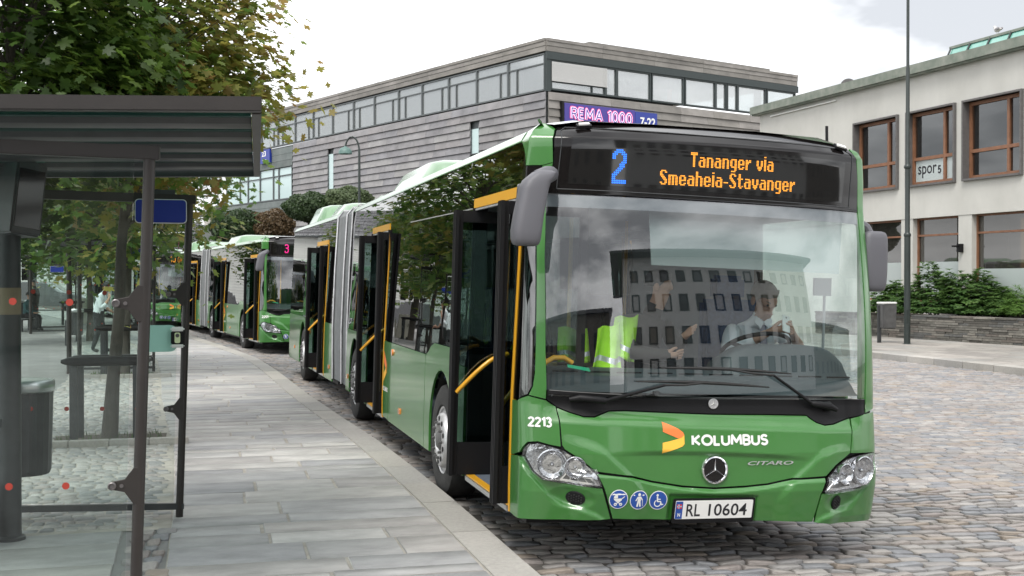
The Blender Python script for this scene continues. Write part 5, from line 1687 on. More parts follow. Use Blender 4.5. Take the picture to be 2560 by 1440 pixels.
# ------------------------------------------------------------------ bus shelters
def make_shelter(loc, rz, label, full=True, ry=0.0):
    t = thing('bus_shelter', label, 'bus shelter', loc, rz, 'glass bus shelters', ry)
    Ln, X1 = 3.30, -1.52
    for y in (0, Ln):
        mb = MB(); mb.tube([(-.012, y, -.02), (.014, y, 2.34)], .027, 16); mb.build('post', M['brown'], t, smooth=60)
        mb = MB(); mb.tube([(X1, y, -.02), (X1, y, 2.60)], .045, 16); mb.build('post', M['brown'], t, smooth=60)
        mb = MB(); mb.bx((X1, y - .03, 2.315), (.06, y + .03, 2.38)); mb.build('top_rail', M['brown'], t, bevel=.004)
        mb = MB(); mb.bx((X1, y - .022, .055), (.02, y + .022, .10)); mb.build('bottom_rail', M['darkgrey'], t, bevel=.004)
        mb = MB(); mb.bx((X1 + .08, y - .005, .115), (-.055, y + .005, 2.32)); mb.build('pane', M['shelterglass'], t, smooth=0)
        for z in (.80, 1.645):
            b = MB()
            b.prism([(-.005, -.085), (.02, -.085), (.02, .085), (-.005, .085), (-.045, .03), (-.10, .019), (-.118, .008), (-.118, -.008), (-.10, -.019), (-.045, -.03)], .014, 0, frame((-.02, y - .012, z), (1, 0, 0), (0, 0, 1)))
            br = b.build('bracket', M['brown'], t, bevel=.002)
            b = MB()
            b.lathe([(.019, 0), (.019, .010), (.014, .013), (.012, .006), (0, .006)], 18, 0, frame((-.120, y - .0275, z), (1, 0, 0), (0, 0, 1)))
            b.lathe([(.009, 0), (.009, .004), (0, .004)], 12, 0, frame((-.078, y - .0275, z), (1, 0, 0), (0, 0, 1)))
            b.build('clamp', M['clampsteel'], br, smooth=40)
            for k in range(5):
                xx = -.325 - k * .245
                b = MB(); b.lathe([(.0165, 0), (.0165, .002), (0, .002)], 20, 0, frame((xx, y - .0062, z), (1, 0, 0), (0, 0, 1)))
                b.build('dot', M['dot'], t, smooth=0)
    for k in range(2 if full else 0):
        y0, y1 = .06 + k * 1.62, 1.60 + k * 1.62
        mb = MB(); mb.bx((X1 - .005, y0, .115), (X1 + .005, y1, 2.32)); mb.build('pane', M['shelterglass'], t, smooth=0)
    mb = MB(); mb.bx((X1 - .022, 0.04, .055), (X1 + .022, Ln - .04, .10)); mb.build('bottom_rail', M['darkgrey'], t, bevel=.004)
    # roof: fascias, cross ribs, tinted panes
    x0, x1, y0, y1, zr = -2.05, .52, -.24, 3.50, 2.60
    def tilt(mb): mb.v = [(x, y, z + .045 * (x - .52) - .018 + .004 * y) for x, y, z in mb.v]
    mb = MB(); mb.bx((x0, y0, zr - .045), (x1, y0 + .07, zr + .022), 0); mb.bx((x0, y0 + .0701, zr - .03), (x1, y0 + .13, zr - .0), 0)
    tilt(mb); mb.build('fascia', M['brown'], t, bevel=.004)
    mb = MB(); mb.bx((x0, y1 - .07, zr - .045), (x1, y1, zr + .03)); tilt(mb); mb.build('fascia', M['darkgrey'], t, bevel=.004)
    for xx in (x0, x1 - .045):
        mb = MB(); mb.bx((xx, y0 + .072, zr - .05), (xx + .045, y1 - .072, zr + .03)); tilt(mb); mb.build('edge_beam', M['brown'], t, bevel=.004)
    nb = 6
    pit = (y1 - y0 - .14) / nb
    for k in range(nb):
        ya = y0 + .07 + k * pit
        if k:
            mb = MB()
            pr = [(-.14, .0), (-.11, -.030), (.11, -.030), (.14, .0)]
            V = [(xx, ya + p[0], zr - .004 + p[1]) for xx in (x0 + .05, x1 - .05) for p in pr]
            mb.add(V, [(0, 1, 5, 4), (1, 2, 6, 5), (2, 3, 7, 6), (3, 2, 1, 0), (4, 5, 6, 7), (0, 4, 7, 3)])
            tilt(mb); mb.build('roof_rib', M['darkgrey'], t, bevel=.003)
        mb = MB(); mb.bx((x0 + .05, ya + .01, zr + .006), (x1 - .05, ya + pit - .01, zr + .014)); tilt(mb); mb.build('roof_pane', M['roofglass'], t, smooth=0)
    for y in (.0, Ln):
        for xx in (-1.15, X1):
            mb = MB(); mb.box((xx, y, 2.42), (.06, .05, .10)); mb.build('roof_bracket', M['brown'], t)
    return t
sh = make_shelter((-3.525, -1.30, PZ), R(-2.8), 'near brown and glass bus shelter, its roof filling the upper left', ry=.022)
sign = tag(link('stop_sign', None) if False else empty('stop_sign', (-3.50, 1.972, 2.385)), 'blank blue sign with white rim under the near shelter rail', 'sign', 'blue stop signs')
def sign_parts(t, w, h):
    mb = MB(); mb.prism(rounded(-w / 2, -h / 2, w / 2, h / 2, .028), .012, 0, frame((0, 0, 0), (1, 0, 0), (0, 0, 1))); mb.build('rim', M['white'], t, smooth=30)
    mb = MB(); mb.prism(rounded(-w / 2 + .006, -h / 2 + .006, w / 2 - .006, h / 2 - .006, .024), .004, 0, frame((0, -.0125, 0), (1, 0, 0), (0, 0, 1))); mb.build('face', M['signblue'], t, smooth=30)
    mb = MB(); mb.box((0, .012, h / 2 + .02), (.2, .012, .1)); mb.build('hanger', M['darkgrey'], t)
sign_parts(sign, .366, .178)
# mint sheet on the far pane of the near shelter
mb = MB(); mb.prism(rounded(-.13, -.098, .13, .098, .055), .004, 0, frame((-3.515, 1.968, 1.452), (1, 0, 0), (0, 0, 1)))
tag(mb.build('information_sheet', M['mint'], smooth=30), 'pale mint rounded sheet fixed to the far pane of the near shelter', 'sheet', None)
mb = MB(); mb.prism(rounded(-.03, -.03, .03, .03, .006), .004, 0, frame((-3.632, 1.968, 1.79), (1, 0, 0), (0, 0, 1)))
tag(mb.build('information_label', M['mint'], smooth=30), 'tiny square mint label on the shelter pane above the rounded sheet', 'label', None)
sh2 = make_shelter((-4.03, 16.4, PZ), R(2), 'second glass bus shelter along the kerb, seen through the near one', False)
sh3 = make_shelter((-6.9, 33.8, PZ), R(8), 'farthest glass bus shelter, in front of the white building', False)
for (x, y, z), lab in (((-4.45, 16.2, 2.36), 'small blue sign under the roof of the second shelter'), ((-7.6, 33.6, 2.2), 'small blue sign on the farthest shelter')):
    s2 = tag(empty('stop_sign', (x, y, z)), lab, 'sign', 'blue stop signs'); sign_parts(s2, .42, .2)

# departure display on its post inside the near shelter
t = thing('departure_display', 'thick dark post carrying a tilted departure display box inside the shelter', 'display', (-4.47, 1.50, PZ))
mb = MB(); mb.tube([(0, 0, -.02), (0, 0, 2.10)], .075, 24); mb.lathe([(.10, 0), (.10, .02), (.077, .03)], 24, 0); pst = mb.build('post', M['darkgrey'], t, smooth=50)
mb = MB(); mb.lathe([(.0755, 1.52), (.0765, 1.52), (.0765, 1.70), (.0755, 1.70)], 24); mb.build('reflection_band', M['polereflect'], pst, smooth=60)  # a tan reflection on the post, painted as a thin sleeve
TD = Matrix.Translation((.03, -.02, 2.05)) @ Euler((0, R(7), R(38))).to_matrix().to_4x4()
mb = MB(); mb.bx((-.11, -.15, 0), (.11, .15, .50)); bxo = mb.build('display_box', M['darkgrey'], t, bevel=.012, xf=TD)
mb = MB(); mb.bx((-.1115, -.135, .495), (.1115, .135, .515)); mb.build('cap', M['mint'], bxo, bevel=.004, xf=TD)
mb = MB(); mb.bx((-.09, -.156, .05), (.09, -.1505, .44)); mb.build('screen', M['black_gloss'], bxo, smooth=0, xf=TD)
# leaning rail and bench inside the shelter
t = thing('leaning_rail', 'dark tubular leaning rail beside the display post at the left edge', 'rail', (-4.55, 1.30, PZ))
mb = MB(); mb.tube([(0.05, .05, .80), (-.15, .0, .82), (-1.0, -.1, .82)], .032, 12); mb.build('bar', M['darkgrey'], t, smooth=60)
mb = MB(); mb.tube([(-.9, -.1, 0), (-.9, -.1, .80)], .025, 10); mb.build('leg', M['darkgrey'], t, smooth=60)
t = thing('bench', 'steel edged bench end at the left edge below the leaning rail', 'bench', (-4.62, 1.25, PZ))
mb = MB(); mb.bx((-1.1, -.18, .36), (.03, .20, .39)); mb.build('seat', M['steel'], t, bevel=.008)
for xx in (-.9, -.05):
    mb = MB(); mb.bx((xx - .02, -.12, 0), (xx + .02, .14, .355)); mb.build('leg', M['darkgrey'], t)
# bins
def basket(loc, label, post=True, sc=1.0):
    t = thing('waste_bin', label, 'bin', loc, 0, 'waste bins in the square')
    mb = MB(); n = 44
    V, F = [], []
    for z, k in ((0, .86), (.03, .92), (.62, 1.0)):
        for i in range(n):
            a = 2 * math.pi * i / n
            r_ = .20 * k * sc * (1.0 if i % 2 else .965)
            V.append((r_ * math.cos(a), r_ * math.sin(a), z * sc))
    for j in range(2):
        for i in range(n): F.append((j * n + i, j * n + (i + 1) % n, (j + 1) * n + (i + 1) % n, (j + 1) * n + i))
    F.append(tuple(reversed(range(n))))
    mb.add(V, F); mb.build('basket', M['darkgrey'], t, smooth=20)
    mb = MB(); mb.lathe([(.195 * sc, .60 * sc), (.212 * sc, .615 * sc), (.212 * sc, .67 * sc), (.20 * sc, .69 * sc), (.175 * sc, .685 * sc), (.16 * sc, .60 * sc)], 36); mb.build('rim', M['steel'], t, smooth=50)
    mb = MB()
    mb.lathe([(.172 * sc, .690 * sc), (.165 * sc, .60 * sc), (.10 * sc, .50 * sc), (0, .48 * sc)], 18); mb.build('liner', M['white_gloss'], t, smooth=60)
    if post:
        mb = MB(); mb.box((-.24 * sc, 0, (.66 * sc - loc[2] + PZ) / 2 - .0), (.05, .09, .66 * sc + loc[2] - PZ)); mb.v = [(x, y, z + (-(loc[2] - PZ)) * 1.0) for x, y, z in mb.v]; mb.build('post', M['darkgrey'], t)
    return t
basket((-4.47, 2.22, .46), 'ribbed dark waste bin with silver rim, behind the near shelter pane')
basket((-6.35, 26.2, .40), 'grey waste bin beside the man in the white shirt', sc=1.0)
basket((-9.2, 37.6, .45), 'small dark bin on a post near the far shelter')

# ticket reader on the shelter's far post
t = thing('ticket_reader', 'white and black ticket reader clamped to the shelter post', 'ticket reader', (-3.385, 1.955, 1.385))
mb = MB(); mb.bx((-.046, -.045, .025), (.046, .0, .120)); mb.build('body', M['black'], t, bevel=.006)
for z0, z1 in ((.1205, .152), (0, .0245)):
    mb = MB(); mb.bx((-.050, -.052, z0), (.050, .004, z1)); mb.build('cover', M['white_gloss'], t, bevel=.010)
mb = MB(); mb.prism(rounded(-.020, .035, .020, .112, .012), .004, 0, frame((0, -.0465, 0), (1, 0, 0), (0, 0, 1))); pn = mb.build('panel', M['panelgreen'], t, smooth=30)
mb = MB(); mb.lathe([(.014, 0), (.014, .004), (.009, .006), (0, .003)], 18, 0, frame((0, -.051, .090), (1, 0, 0), (0, 0, 1))); mb.build('reader_ring', M['greymetal'], pn, smooth=40)

# tree guards
def guard(loc, rz, label):
    t = thing('tree_guard', label, 'tree guard', loc, rz, 'black tree guards')
    for x in (-.33, .33):
        for y in (-.16, .16):
            mb = MB(); mb.box((x, y, .40), (.085, .035, .84)); mb.build('leg', M['darkgrey'], t, bevel=.004)
    for y in (-.16, .16):
        mb = MB()
        pts = [(-.46 + .92 * k / 12, y, .865) for k in range(13)]
        mb.tube(pts, [.020, .045, .052] + [.054] * 7 + [.052, .045, .020], 12); mb.build('top_rail', M['black'], t, smooth=60)
    mb = MB()
    for x in (-.42, .42): mb.tube([(x, -.16, .86), (x, .16, .86)], .03, 8)
    mb.build('tie', M['black'], t, smooth=60)
    return t
guard((-4.19, 6.61, PZ), R(-6), 'nearest black tree guard with padded rail, seen through both shelter panes')
guard((-4.55, 15.66, PZ), R(-4), 'second black tree guard, right in front of the man in the white shirt')
guard((-6.15, 28.2, PZ), R(0), 'third black tree guard, left of the man in the white shirt')
guard((-7.85, 40.9, PZ), R(4), 'farthest black tree guard, in front of a cream cabinet')
t = thing('utility_cabinet', 'cream utility cabinet behind the farthest tree guard', 'cabinet', (-7.75, 42.2, PZ), R(8))
M['cream'] = pmat('cream_paint', (0.50, 0.48, 0.41), 0.6, var=.08)
mb = MB(); mb.box((0, 0, .5), (.62, .35, 1.0)); mb.build('housing', M['cream'], t, bevel=.01)
mb = MB(); mb.box((0, -.18, .52), (.54, .012, .82)); dd = mb.build('door', M['cream'], t, bevel=.004)
mb = MB(); mb.box((-.2, -.192, .55), (.03, .012, .14)); mb.build('handle', M['black'], dd)

# street lamps
t = thing('street_lamp', 'slim street lamp with curved arm and green bell shade', 'street lamp', (3.42, 42.9, -.07))
Cx = (862 - 898) / 2950 * 50
mb = MB()
arc = [(0, 0, 0), (0, 0, 4.0), (0, 0, 7.35)] + [(RTv.x * Cx * .5 * (1 - math.cos(a)), RTv.y * Cx * .5 * (1 - math.cos(a)), 7.35 + .62 * math.sin(a)) for a in np.linspace(.25, math.pi - .35, 9)]
mb.tube(arc, [.07, .06, .05] + [.038] * 9, 12); mb.build('pole', M['polegreen'], t, smooth=60)
e_ = Vector(arc[-1])
mb = MB(); mb.lathe([(.03, .10), (.06, .06), (.20, 0), (.28, -.12), (.29, -.24), (.27, -.24), (.24, -.12), (.0, -.08)], 24, 0, Matrix.Translation(e_ + Vector((0, 0, -.08)))); mb.build('shade', M['lampgreen'], t, smooth=50)
t = thing('lamp_post', 'tall dark stepped pole on the far pavement at the right', 'pole', (15.90, 21.88, .05))
mb = MB(); mb.lathe([(.125, 0), (.125, .02), (.088, .04), (.085, 3.05), (.083, 3.08), (.068, 3.12), (.066, 4.95), (.064, 4.98), (.055, 5.0), (.052, 7.7), (.043, 7.75), (.040, 11.5), (0, 11.5)], 20); mb.build('pole', M['polegreen'], t, smooth=50)
for z in (3.06, 4.96):
    mb = MB(); mb.lathe([(.086, z - .05), (.098, z - .03), (.098, z + .03), (.075, z + .06)], 20); mb.build('collar', M['polegreen'], t, smooth=50)
mb = MB(); mb.box((-.03, -.082, .8), (.09, .02, .36)); mb.build('hatch', M['polegreen'], t, bevel=.004)
t = thing('waste_bin', 'brown waste bin with a white liner beside the bus mirror', 'bin', (15.62, 22.75, .06), 0, 'waste bins in the square')
mb = MB(); mb.box((-.05, .0, .52), (.10, .06, 1.1)); mb.build('post', M['darkgrey'], t)
mb = MB(); mb.box((.17, -.03, .76), (.42, .34, .70), taper=1.08); mb.build('body', M['greymetal'], t, bevel=.03)
mb = MB(); mb.box((.17, -.03, 1.14), (.46, .37, .06)); mb.build('liner', M['white_gloss'], t, bevel=.02)
# ------------------------------------------------------------------ buildings
M['slate'] = stonemat('slate_cladding', [(0.211, 0.205, 0.211), (0.225, 0.219, 0.225), (0.196, 0.191, 0.200), (0.237, 0.230, 0.234), (0.215, 0.205, 0.208), (0.203, 0.200, 0.211), (0.251, 0.246, 0.246)], 0.75, scale=1.1, bump=0.2, stretch=(1, 1, 1.6), bscale=9, spread=.2)
M['slate2'] = stonemat('weathered_slate', [(0.215, 0.202, 0.185), (0.232, 0.219, 0.202), (0.202, 0.191, 0.176), (0.245, 0.230, 0.215)], 0.8, scale=1.0, bump=0.2, stretch=(1, 1, 1.6), bscale=9, spread=.22)
M['copper'] = pmat('dull_green_cladding', (0.12, 0.145, 0.14), 0.7, col2=(0.17, 0.19, 0.185), vscale=1.4, dirt=.25, island=.12)
M['wingreen'] = pmat('dark_green_frame', (0.022, 0.032, 0.032), 0.5)
M['wingrey'] = pmat('grey_frame', (0.075, 0.085, 0.088), 0.5)
M['cyanpane'] = pmat('pale_cyan_pane', (0.48, 0.60, 0.60), .15, spec=.7)
M['curtain'] = pmat('curtain', (0.50, 0.50, 0.49), 0.9)
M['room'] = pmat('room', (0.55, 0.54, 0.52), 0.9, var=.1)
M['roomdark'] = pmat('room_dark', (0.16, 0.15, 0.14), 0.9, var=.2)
M['concrete'] = pmat('pale_concrete', (0.49, 0.485, 0.45), 0.85, col2=(0.55, 0.545, 0.51), vscale=.7, bump=.12, bscale=30, dirt=.10, stretch=(1, 1, .22))
M['verdigris'] = pmat('green_stained_cornice', (0.13, 0.16, 0.13), 0.8, col2=(0.24, 0.255, 0.22), vscale=2.5, bump=.2, bscale=30)
M['wood'] = pmat('brown_window_wood', (0.20, 0.092, 0.048), 0.5, var=.18, vscale=5)
M['slatesurround'] = pmat('slate_surround', (0.105, 0.10, 0.098), 0.7, var=.15)
M['greenglazing'] = pmat('green_glazing', (0.10, 0.30, 0.24), 0.22, coat=.6, col2=(.20, .42, .36), vscale=1.5)
M['neonpink'] = pmat('neon_edge', (0.6, 0.1, 0.2), 0.4, emit=(1.0, .12, .30), estr=.34)
M['neonwhite'] = pmat('neon_face', (0.7, 0.6, 0.8), 0.4, emit=(0.85, .75, 1.0), estr=.32)
M['signpurple'] = pmat('shop_sign_blue', (0.045, 0.03, 0.25), 0.35)
M['frost'] = glass('frosted_glass', (0.62, 0.68, 0.66), .08, body=(.56, .62, .61), bw=.62, rough=.25)
M['gfglass'] = glass('shop_glass', (0.30, 0.30, 0.28), .12, body=(.22, .21, .19), bw=.12, wob=.006, wscale=.8)
M['ochreglow'] = pmat('ochre_room_glow', (0.52, 0.36, 0.15), 0.9, emit=(1.0, .60, .22), estr=.38)  # glowing colour stands in for warm light inside the shop room
M['stonewall'] = stonemat('dry_stone', [(0.085, 0.08, 0.07), (0.12, 0.115, 0.10), (0.155, 0.148, 0.13), (0.10, 0.10, 0.095), (0.19, 0.178, 0.155), (0.13, 0.115, 0.10)], .85, scale=7, bump=.6, bscale=40, spread=.3)
M['clap'] = pmat('white_clapboard', (0.60, 0.57, 0.51), 0.7, var=.05, island=.05)
M['rooftile'] = pmat('dark_roof_tile', (0.055, 0.055, 0.06), 0.22, island=.3, coat=.5)
M['clapwhite'] = pmat('white_board_wall', (0.70, 0.71, 0.68), 0.7, island=.04)

def at(px_, D):
    d_ = FWv * D + RTv * ((px_ - 1280) / 2950 * D)
    return Vector((CAM.x + d_.x, CAM.y + d_.y, 0))
class Face:
    """a facade plane: s along it, z up, o out of it"""
    def __init__(f, o, d, n): f.o, f.d, f.n = Vector(o), Vector(d).normalized(), Vector(n).normalized()
    def p(f, s, z, o=0.0): return f.o + f.d * s + f.n * o + Vector((0, 0, z))
    def box(f, mb, s0, s1, z0, z1, o0, o1, mi=0):
        V = [f.p(s, z, o) for z in (z0, z1) for s, o in ((s0, o0), (s1, o0), (s1, o1), (s0, o1))]
        mb.add(V, [(0, 1, 2, 3), (4, 7, 6, 5), (0, 4, 5, 1), (1, 5, 6, 2), (2, 6, 7, 3), (3, 7, 4, 0)], mi)
    def part(f, name, mat, par, boxes, **kw):
        mb = MB()
        for b in boxes: f.box(mb, *b)
        kw.setdefault('smooth', 0)
        return mb.build(name, mat, par, **kw)

# --- the grey slate office building
P1 = Vector((11.65, 42.84, 0))
al, ar = R(14.97 - 36.2), R(14.97 + 54.3)
LF = Face(P1, (math.sin(al), math.cos(al), 0), (-math.cos(al), math.sin(al), 0))
RF = Face(P1, (math.sin(ar), math.cos(ar), 0), (math.cos(ar), -math.sin(ar), 0))
ob = thing('office_building', 'grey slate clad office building with a long ribbon of windows under its roof', 'building')
def core(z0, z1, inset):
    a = P1 + LF.d * inset + RF.d * inset
    V = []
    for z in (z0, z1):
        for s, t in ((inset, inset), (inset, 16.45 - inset), (35.7 - inset, 16.45 - inset), (35.7 - inset, inset)):
            V.append(P1 + LF.d * s + RF.d * t + Vector((0, 0, z)))
    return V, [(0, 1, 2, 3), (4, 7, 6, 5), (0, 4, 5, 1), (1, 5, 6, 2), (2, 6, 7, 3), (3, 7, 4, 0)]
mb = MB(); mb.add(*core(-.2, 10.14, .12)); mb.add(*core(11.92, 12.30, .12)); mb.build('wall', M['wingrey'], ob, smooth=0)
mb = MB(); mb.add(*core(10.14, 11.92, 4.5)); mb.build('inner_wall', M['room'], ob, smooth=0)
mb = MB(); mb.add(*core(11.86, 11.90, .5)); mb.build('inner_ceiling', M['room'], ob, smooth=0)
# slate panels: tilted courses, every panel a piece
def slate_panel(f, s0, s1, z0, z1, mat='slate', out=.045):
    mb = MB()
    V = [f.p(s0, z0, .0), f.p(s1, z0, .0), f.p(s1, z0, out + .05), f.p(s0, z0, out + .05), f.p(s0, z1, .0), f.p(s1, z1, .0), f.p(s1, z1, .03), f.p(s0, z1, .03)]
    mb.add(V, [(0, 1, 2, 3), (4, 7, 6, 5), (3, 2, 6, 7), (0, 3, 7, 4), (1, 5, 6, 2)])
    return mb
panels = []
rq = random.Random(3)
zc = 10.14
while zc > 3.4:
    h = .362
    s = 0.0
    while s < 25.2:
        L = min(rq.choice([1.2, 1.6, 2.0, 2.3]), 25.2 - s)
        if 25.2 - s - L < .6: L = 25.2 - s
        slits = [a for a in (5.12, 19.88) if s < a + .72 and s + L > a]
        hit = [a for a, (b, c) in ((5.12, (7.85, 9.06)), (19.88, (7.05, 9.12))) if s < a + .72 and s + L > a and zc - h < c and zc > b]
        if hit:
            a = hit[0]
            for q0, q1 in ((s, a), (a + .72, s + L)):
                if q1 - q0 > .1: panels.append((LF, q0, q1, zc - h, zc, 'slate'))
        else: panels.append((LF, s, s + L, zc - h, zc, 'slate'))
        s += L
    zc -= h
zr_ = 10.14
while zr_ > 6.4:
    h = .362
    s = .1
    while s < 16.4:
        L = min(rq.choice([1.8, 2.2, 2.6]), 16.4 - s)
        panels.append((RF, s, s + L, zr_ - h, zr_, 'slate2'))
        s += L
    zr_ -= h
vis = [p for p in panels if p[4] > 5.2]
vis.sort(key=lambda p: -(p[2] - p[1]) / (45 + p[1]))
single = set(id(p) for p in vis[:285])
rest = MB()
for p in panels:
    mb = slate_panel(p[0], p[1] + .006, p[2] - .006, p[3] + .012, p[4])
    if id(p) in single: mb.build('slate_panel', M[p[5]], ob, smooth=0)
    else: rest.add(mb.v, mb.f)
tag(rest.build('lower_slate_panels', M['slate'], ob, smooth=0), kind='stuff')
for a, z0, z1 in ((5.12, 7.85, 9.06), (19.88, 7.05, 9.12)):
    w = LF.part('slit_window', M['wingrey'], ob, [(a, a + .04, z0, z1, -.10, .05), (a + .68, a + .72, z0, z1, -.10, .05), (a + .04, a + .68, z0, z0 + .04, -.10, .05)])
    LF.part('pane', M['cyanpane'], w, [(a + .04, a + .68, z0 + .04, z1, -.02, -.01)])
    LF.part('blind', M['curtain'], w, [(a + .04, a + .68, z0 + .04, z1, -.09, -.08)])
# parapet courses
for f, L in ((LF, 35.7), (RF, 16.45)):
    for z0, z1, o in ((11.92, 12.16, .06), (12.16, 12.36, .08), (12.36, 12.50, .11)):
        s = 0
        while s < L:
            l_ = min(3.2, L - s)
            f.part('parapet_slab', M['slate2'], ob, [(s + .005 + (.14 if s == 0 and False else 0), s + l_ - .005, z0 + .012, z1, -.11, o)])
            s += l_
# left ribbon of windows
cells = []
edges = [0.1, 2.85, 5.4, 7.85, 10.33, 12.68, 15.24, 17.60, 20.11, 22.57, 24.99, 27.45, 29.9, 32.4, 35.5]
for i in range(len(edges) - 1):
    a, b = edges[i], edges[i + 1]
    large_first = i % 2 == 0
    fr = [(a, a + .06, 10.2, 11.86, -.12, .02), (b - .06, b, 10.2, 11.86, -.12, .02), (a + .06, b - .06, 10.2, 10.27, -.12, .03), (a + .06, b - .06, 11.80, 11.86, -.12, .02), (a + .06, b - .06, 11.37, 11.43, -.1, .01)]
    m_ = b - .68 if large_first else a + .62
    fr += [(m_ - .035, m_ + .035, 10.27, 11.37, -.1, .015)]
    w = LF.part('window', M['wingrey'], ob, fr)
    LF.part('pane', M['winglass2'], w, [(a + .06, m_ - .035, 10.27, 11.37, -.05, -.04), (m_ + .035, b - .06, 10.27, 11.37, -.05, -.04), (a + .06, b - .06, 11.43, 11.80, -.05, -.04)])
    # curtains: gathered strips
    for c0, c1 in ([(a + .15, a + .15 + rq.uniform(.3, .9))] + ([(b - .9, b - .75)] if rq.random() < .5 else [])):
        mb = MB(); n = 14
        V, F = [], []
        for k in range(n + 1):
            for z in (10.25, 11.82): V.append(LF.p(c0 + (c1 - c0) * k / n, z, -.22 + .03 * math.sin(k * 2.1)))
        F = [(2 * k, 2 * k + 1, 2 * k + 3, 2 * k + 2) for k in range(n)]
        mb.add(V, F); mb.build('curtain', M['curtain'], w, smooth=60)
# right windows
RW = [(.26, 3.42), (3.42, 4.1), (4.1, 6.2), (6.26, 8.36), (8.42, 10.5), (10.5, 11.25), (11.3, 12.05), (12.05, 14.12), (14.18, 16.35)]
for i, (a, b) in enumerate(RW):
    fr = [(a, a + .07, 10.24, 11.58, -.14, .02), (b - .07, b, 10.24, 11.58, -.14, .02), (a + .07, b - .07, 10.24, 10.32, -.14, .04), (a + .07, b - .07, 11.51, 11.58, -.14, .02)]
    if i == 0: fr += [(2.6, 2.66, 10.32, 10.62, -.1, .01), (a + .07, b - .07, 10.60, 10.65, -.1, .01)]
    w = RF.part('window', M['wingreen'], ob, fr)
    RF.part('pane', M['winglass2'], w, [(a + .07, b - .07, 10.32, 11.51, -.06, -.05)])
    if i == 0:
        bl = MB()
        for k in range(20):
            z = 11.49 - k * .043
            RF.box(bl, a + .02, b + .06, z - .034, z, .05, .062)
        bl_ = bl.build('venetian_blind', M['curtain'], w, smooth=0)
    elif i in (3, 7):
        mb = MB(); n = 12; V = []
        for k in range(n + 1):
            for z in (10.3, 11.5): V.append(RF.p(b - .65 + .55 * k / n, z, -.25 + .03 * math.sin(k * 2.2)))
        mb.add(V, [(2 * k, 2 * k + 1, 2 * k + 3, 2 * k + 2) for k in range(n)]); mb.build('curtain', M['curtain'], w, smooth=60)
    if i == 2:
        mb = MB()
        for k in range(60):
            c = RF.p(rq.uniform(4.35, 5.2), 10.35 + rq.random() ** 1.5 * .75, -.45 + rq.uniform(-.15, .15))
            d1, d2 = Vector((rq.gauss(0, .1), rq.gauss(0, .1), rq.gauss(0, .06))), Vector((rq.gauss(0, .06), rq.gauss(0, .06), rq.gauss(0, .1)))
            mb.add([c - d1, c - d2, c + d1, c + d2], [(0, 1, 2, 3)])
        mb.build('pot_plant', LM['dark'], w, smooth=0)
    if i == 3: RF.part('notice', M['orange'], w, [(7.35, 7.65, 10.4, 10.95, -.1, -.09)])
RF.part('fascia', M['wingreen'], ob, [(.0, 16.5, 11.585, 11.915, -.1, .07)])
RF.part('corner_post', M['wingreen'], ob, [(.0, .25, 10.16, 11.584, -.12, .03)])
LF.part('green_cladding', M['copper'], ob, [(25.3 + 0.0, 35.7, z, z + .385, -.06, .05 + .0) for z in (5.2, 5.6, 6.0, 6.4)] + [(25.3, 35.7, z, z + .385, -.06, .05) for z in (8.85, 9.25, 9.65)])
for i, (a, b) in enumerate(((25.4, 27.3), (27.3, 28.1), (28.1, 30.1), (30.1, 32.0), (32.0, 33.3), (33.3, 35.6))):
    w = LF.part('window', M['wingrey'], ob, [(a, a + .06, 6.82, 8.8, -.12, .03), (b - .06, b, 6.82, 8.8, -.12, .03), (a + .06, b - .06, 6.82, 6.9, -.12, .03), (a + .06, b - .06, 8.3, 8.36, -.1, .02)])
    LF.part('pane', M['cyanpane'], w, [(a + .06, b - .06, 6.9, 8.3, -.05, -.04), (a + .06, b - .06, 8.36, 8.8, -.05, -.04)])
    LF.part('blind', M['curtain'], w, [(a + .06, b - .06, 6.9, 8.3, -.1, -.09)])
# roof clutter
mb = MB(); mb.add(*core(12.30, 12.34, .3)); mb.build('roof', M['wingrey'], ob, smooth=0)
mb = MB(); LF.box(mb, 13.0, 26.0, 12.34, 12.72, -6.0, -1.2); mb.build('roof_plant_room', M['slate2'], ob, smooth=0)
mb = MB(); RF.box(mb, 3.2, 15.4, 12.34, 12.86, -7, -.9); mb.build('roof_upstand', M['slate2'], ob, smooth=0)
for s, h, o in ((6.5, .42, -.5), (8.2, .4, -.5), (13.2, .35, -.5)):
    mb = MB(); p = LF.p(s, 12.3, o); mb.tube([p, p + Vector((0, 0, h)), p + Vector((-.12, .05, h + .15)), p + Vector((.12, -.05, h + .3))], .012, 6); mb.build('roof_fitting', M['greymetal'], ob, smooth=60)
mb = MB(); p = LF.p(16.6, 12.3, -1); mb.tube([p, p + Vector((0, 0, 1.2)), p + Vector((.55, .05, 1.38))], .014, 6); mb.build('roof_aerial', M['greymetal'], ob, smooth=60)
# signs on it
t = thing('shop_sign', 'purple neon shop sign with opening hours on the slate building', 'sign', (0, 0, 0))
s_ = RF.part('board', M['signpurple'], t, [(.86, 5.02, 8.55, 9.70, .12, .22)])
RF.part('hours_board', M['signblue'], t, [(5.05, 6.42, 8.55, 9.66, .12, .21)])
RF.part('bracket', M['black'], t, [(.72, .82, 8.3, 9.75, .0, .25)])
def wall_text(f, name, mat, par, txt, s0, z0, w, h, o, bold, mirror=False):
    V, F = text_fit(txt, w, h, bold)
    mb = MB(); mb.add([f.p(s0 + x, z0 + z, o) for x, z in V], F); return mb.build(name, mat, par, smooth=0)
def wall_drawn(f, name, mat, par, txt, s0, z0, w, h, sw, o, gap=.3):
    mb = MB()
    for k, (poly, lay) in enumerate(stroke_geo(txt, w, h, sw, gap)): mb.add([f.p(s0 + x, z0 + z, o + lay * .002 + (k % 7) * .0002) for x, z in poly], [tuple(range(len(poly)))])
    return mb.build(name, mat, par, smooth=0)
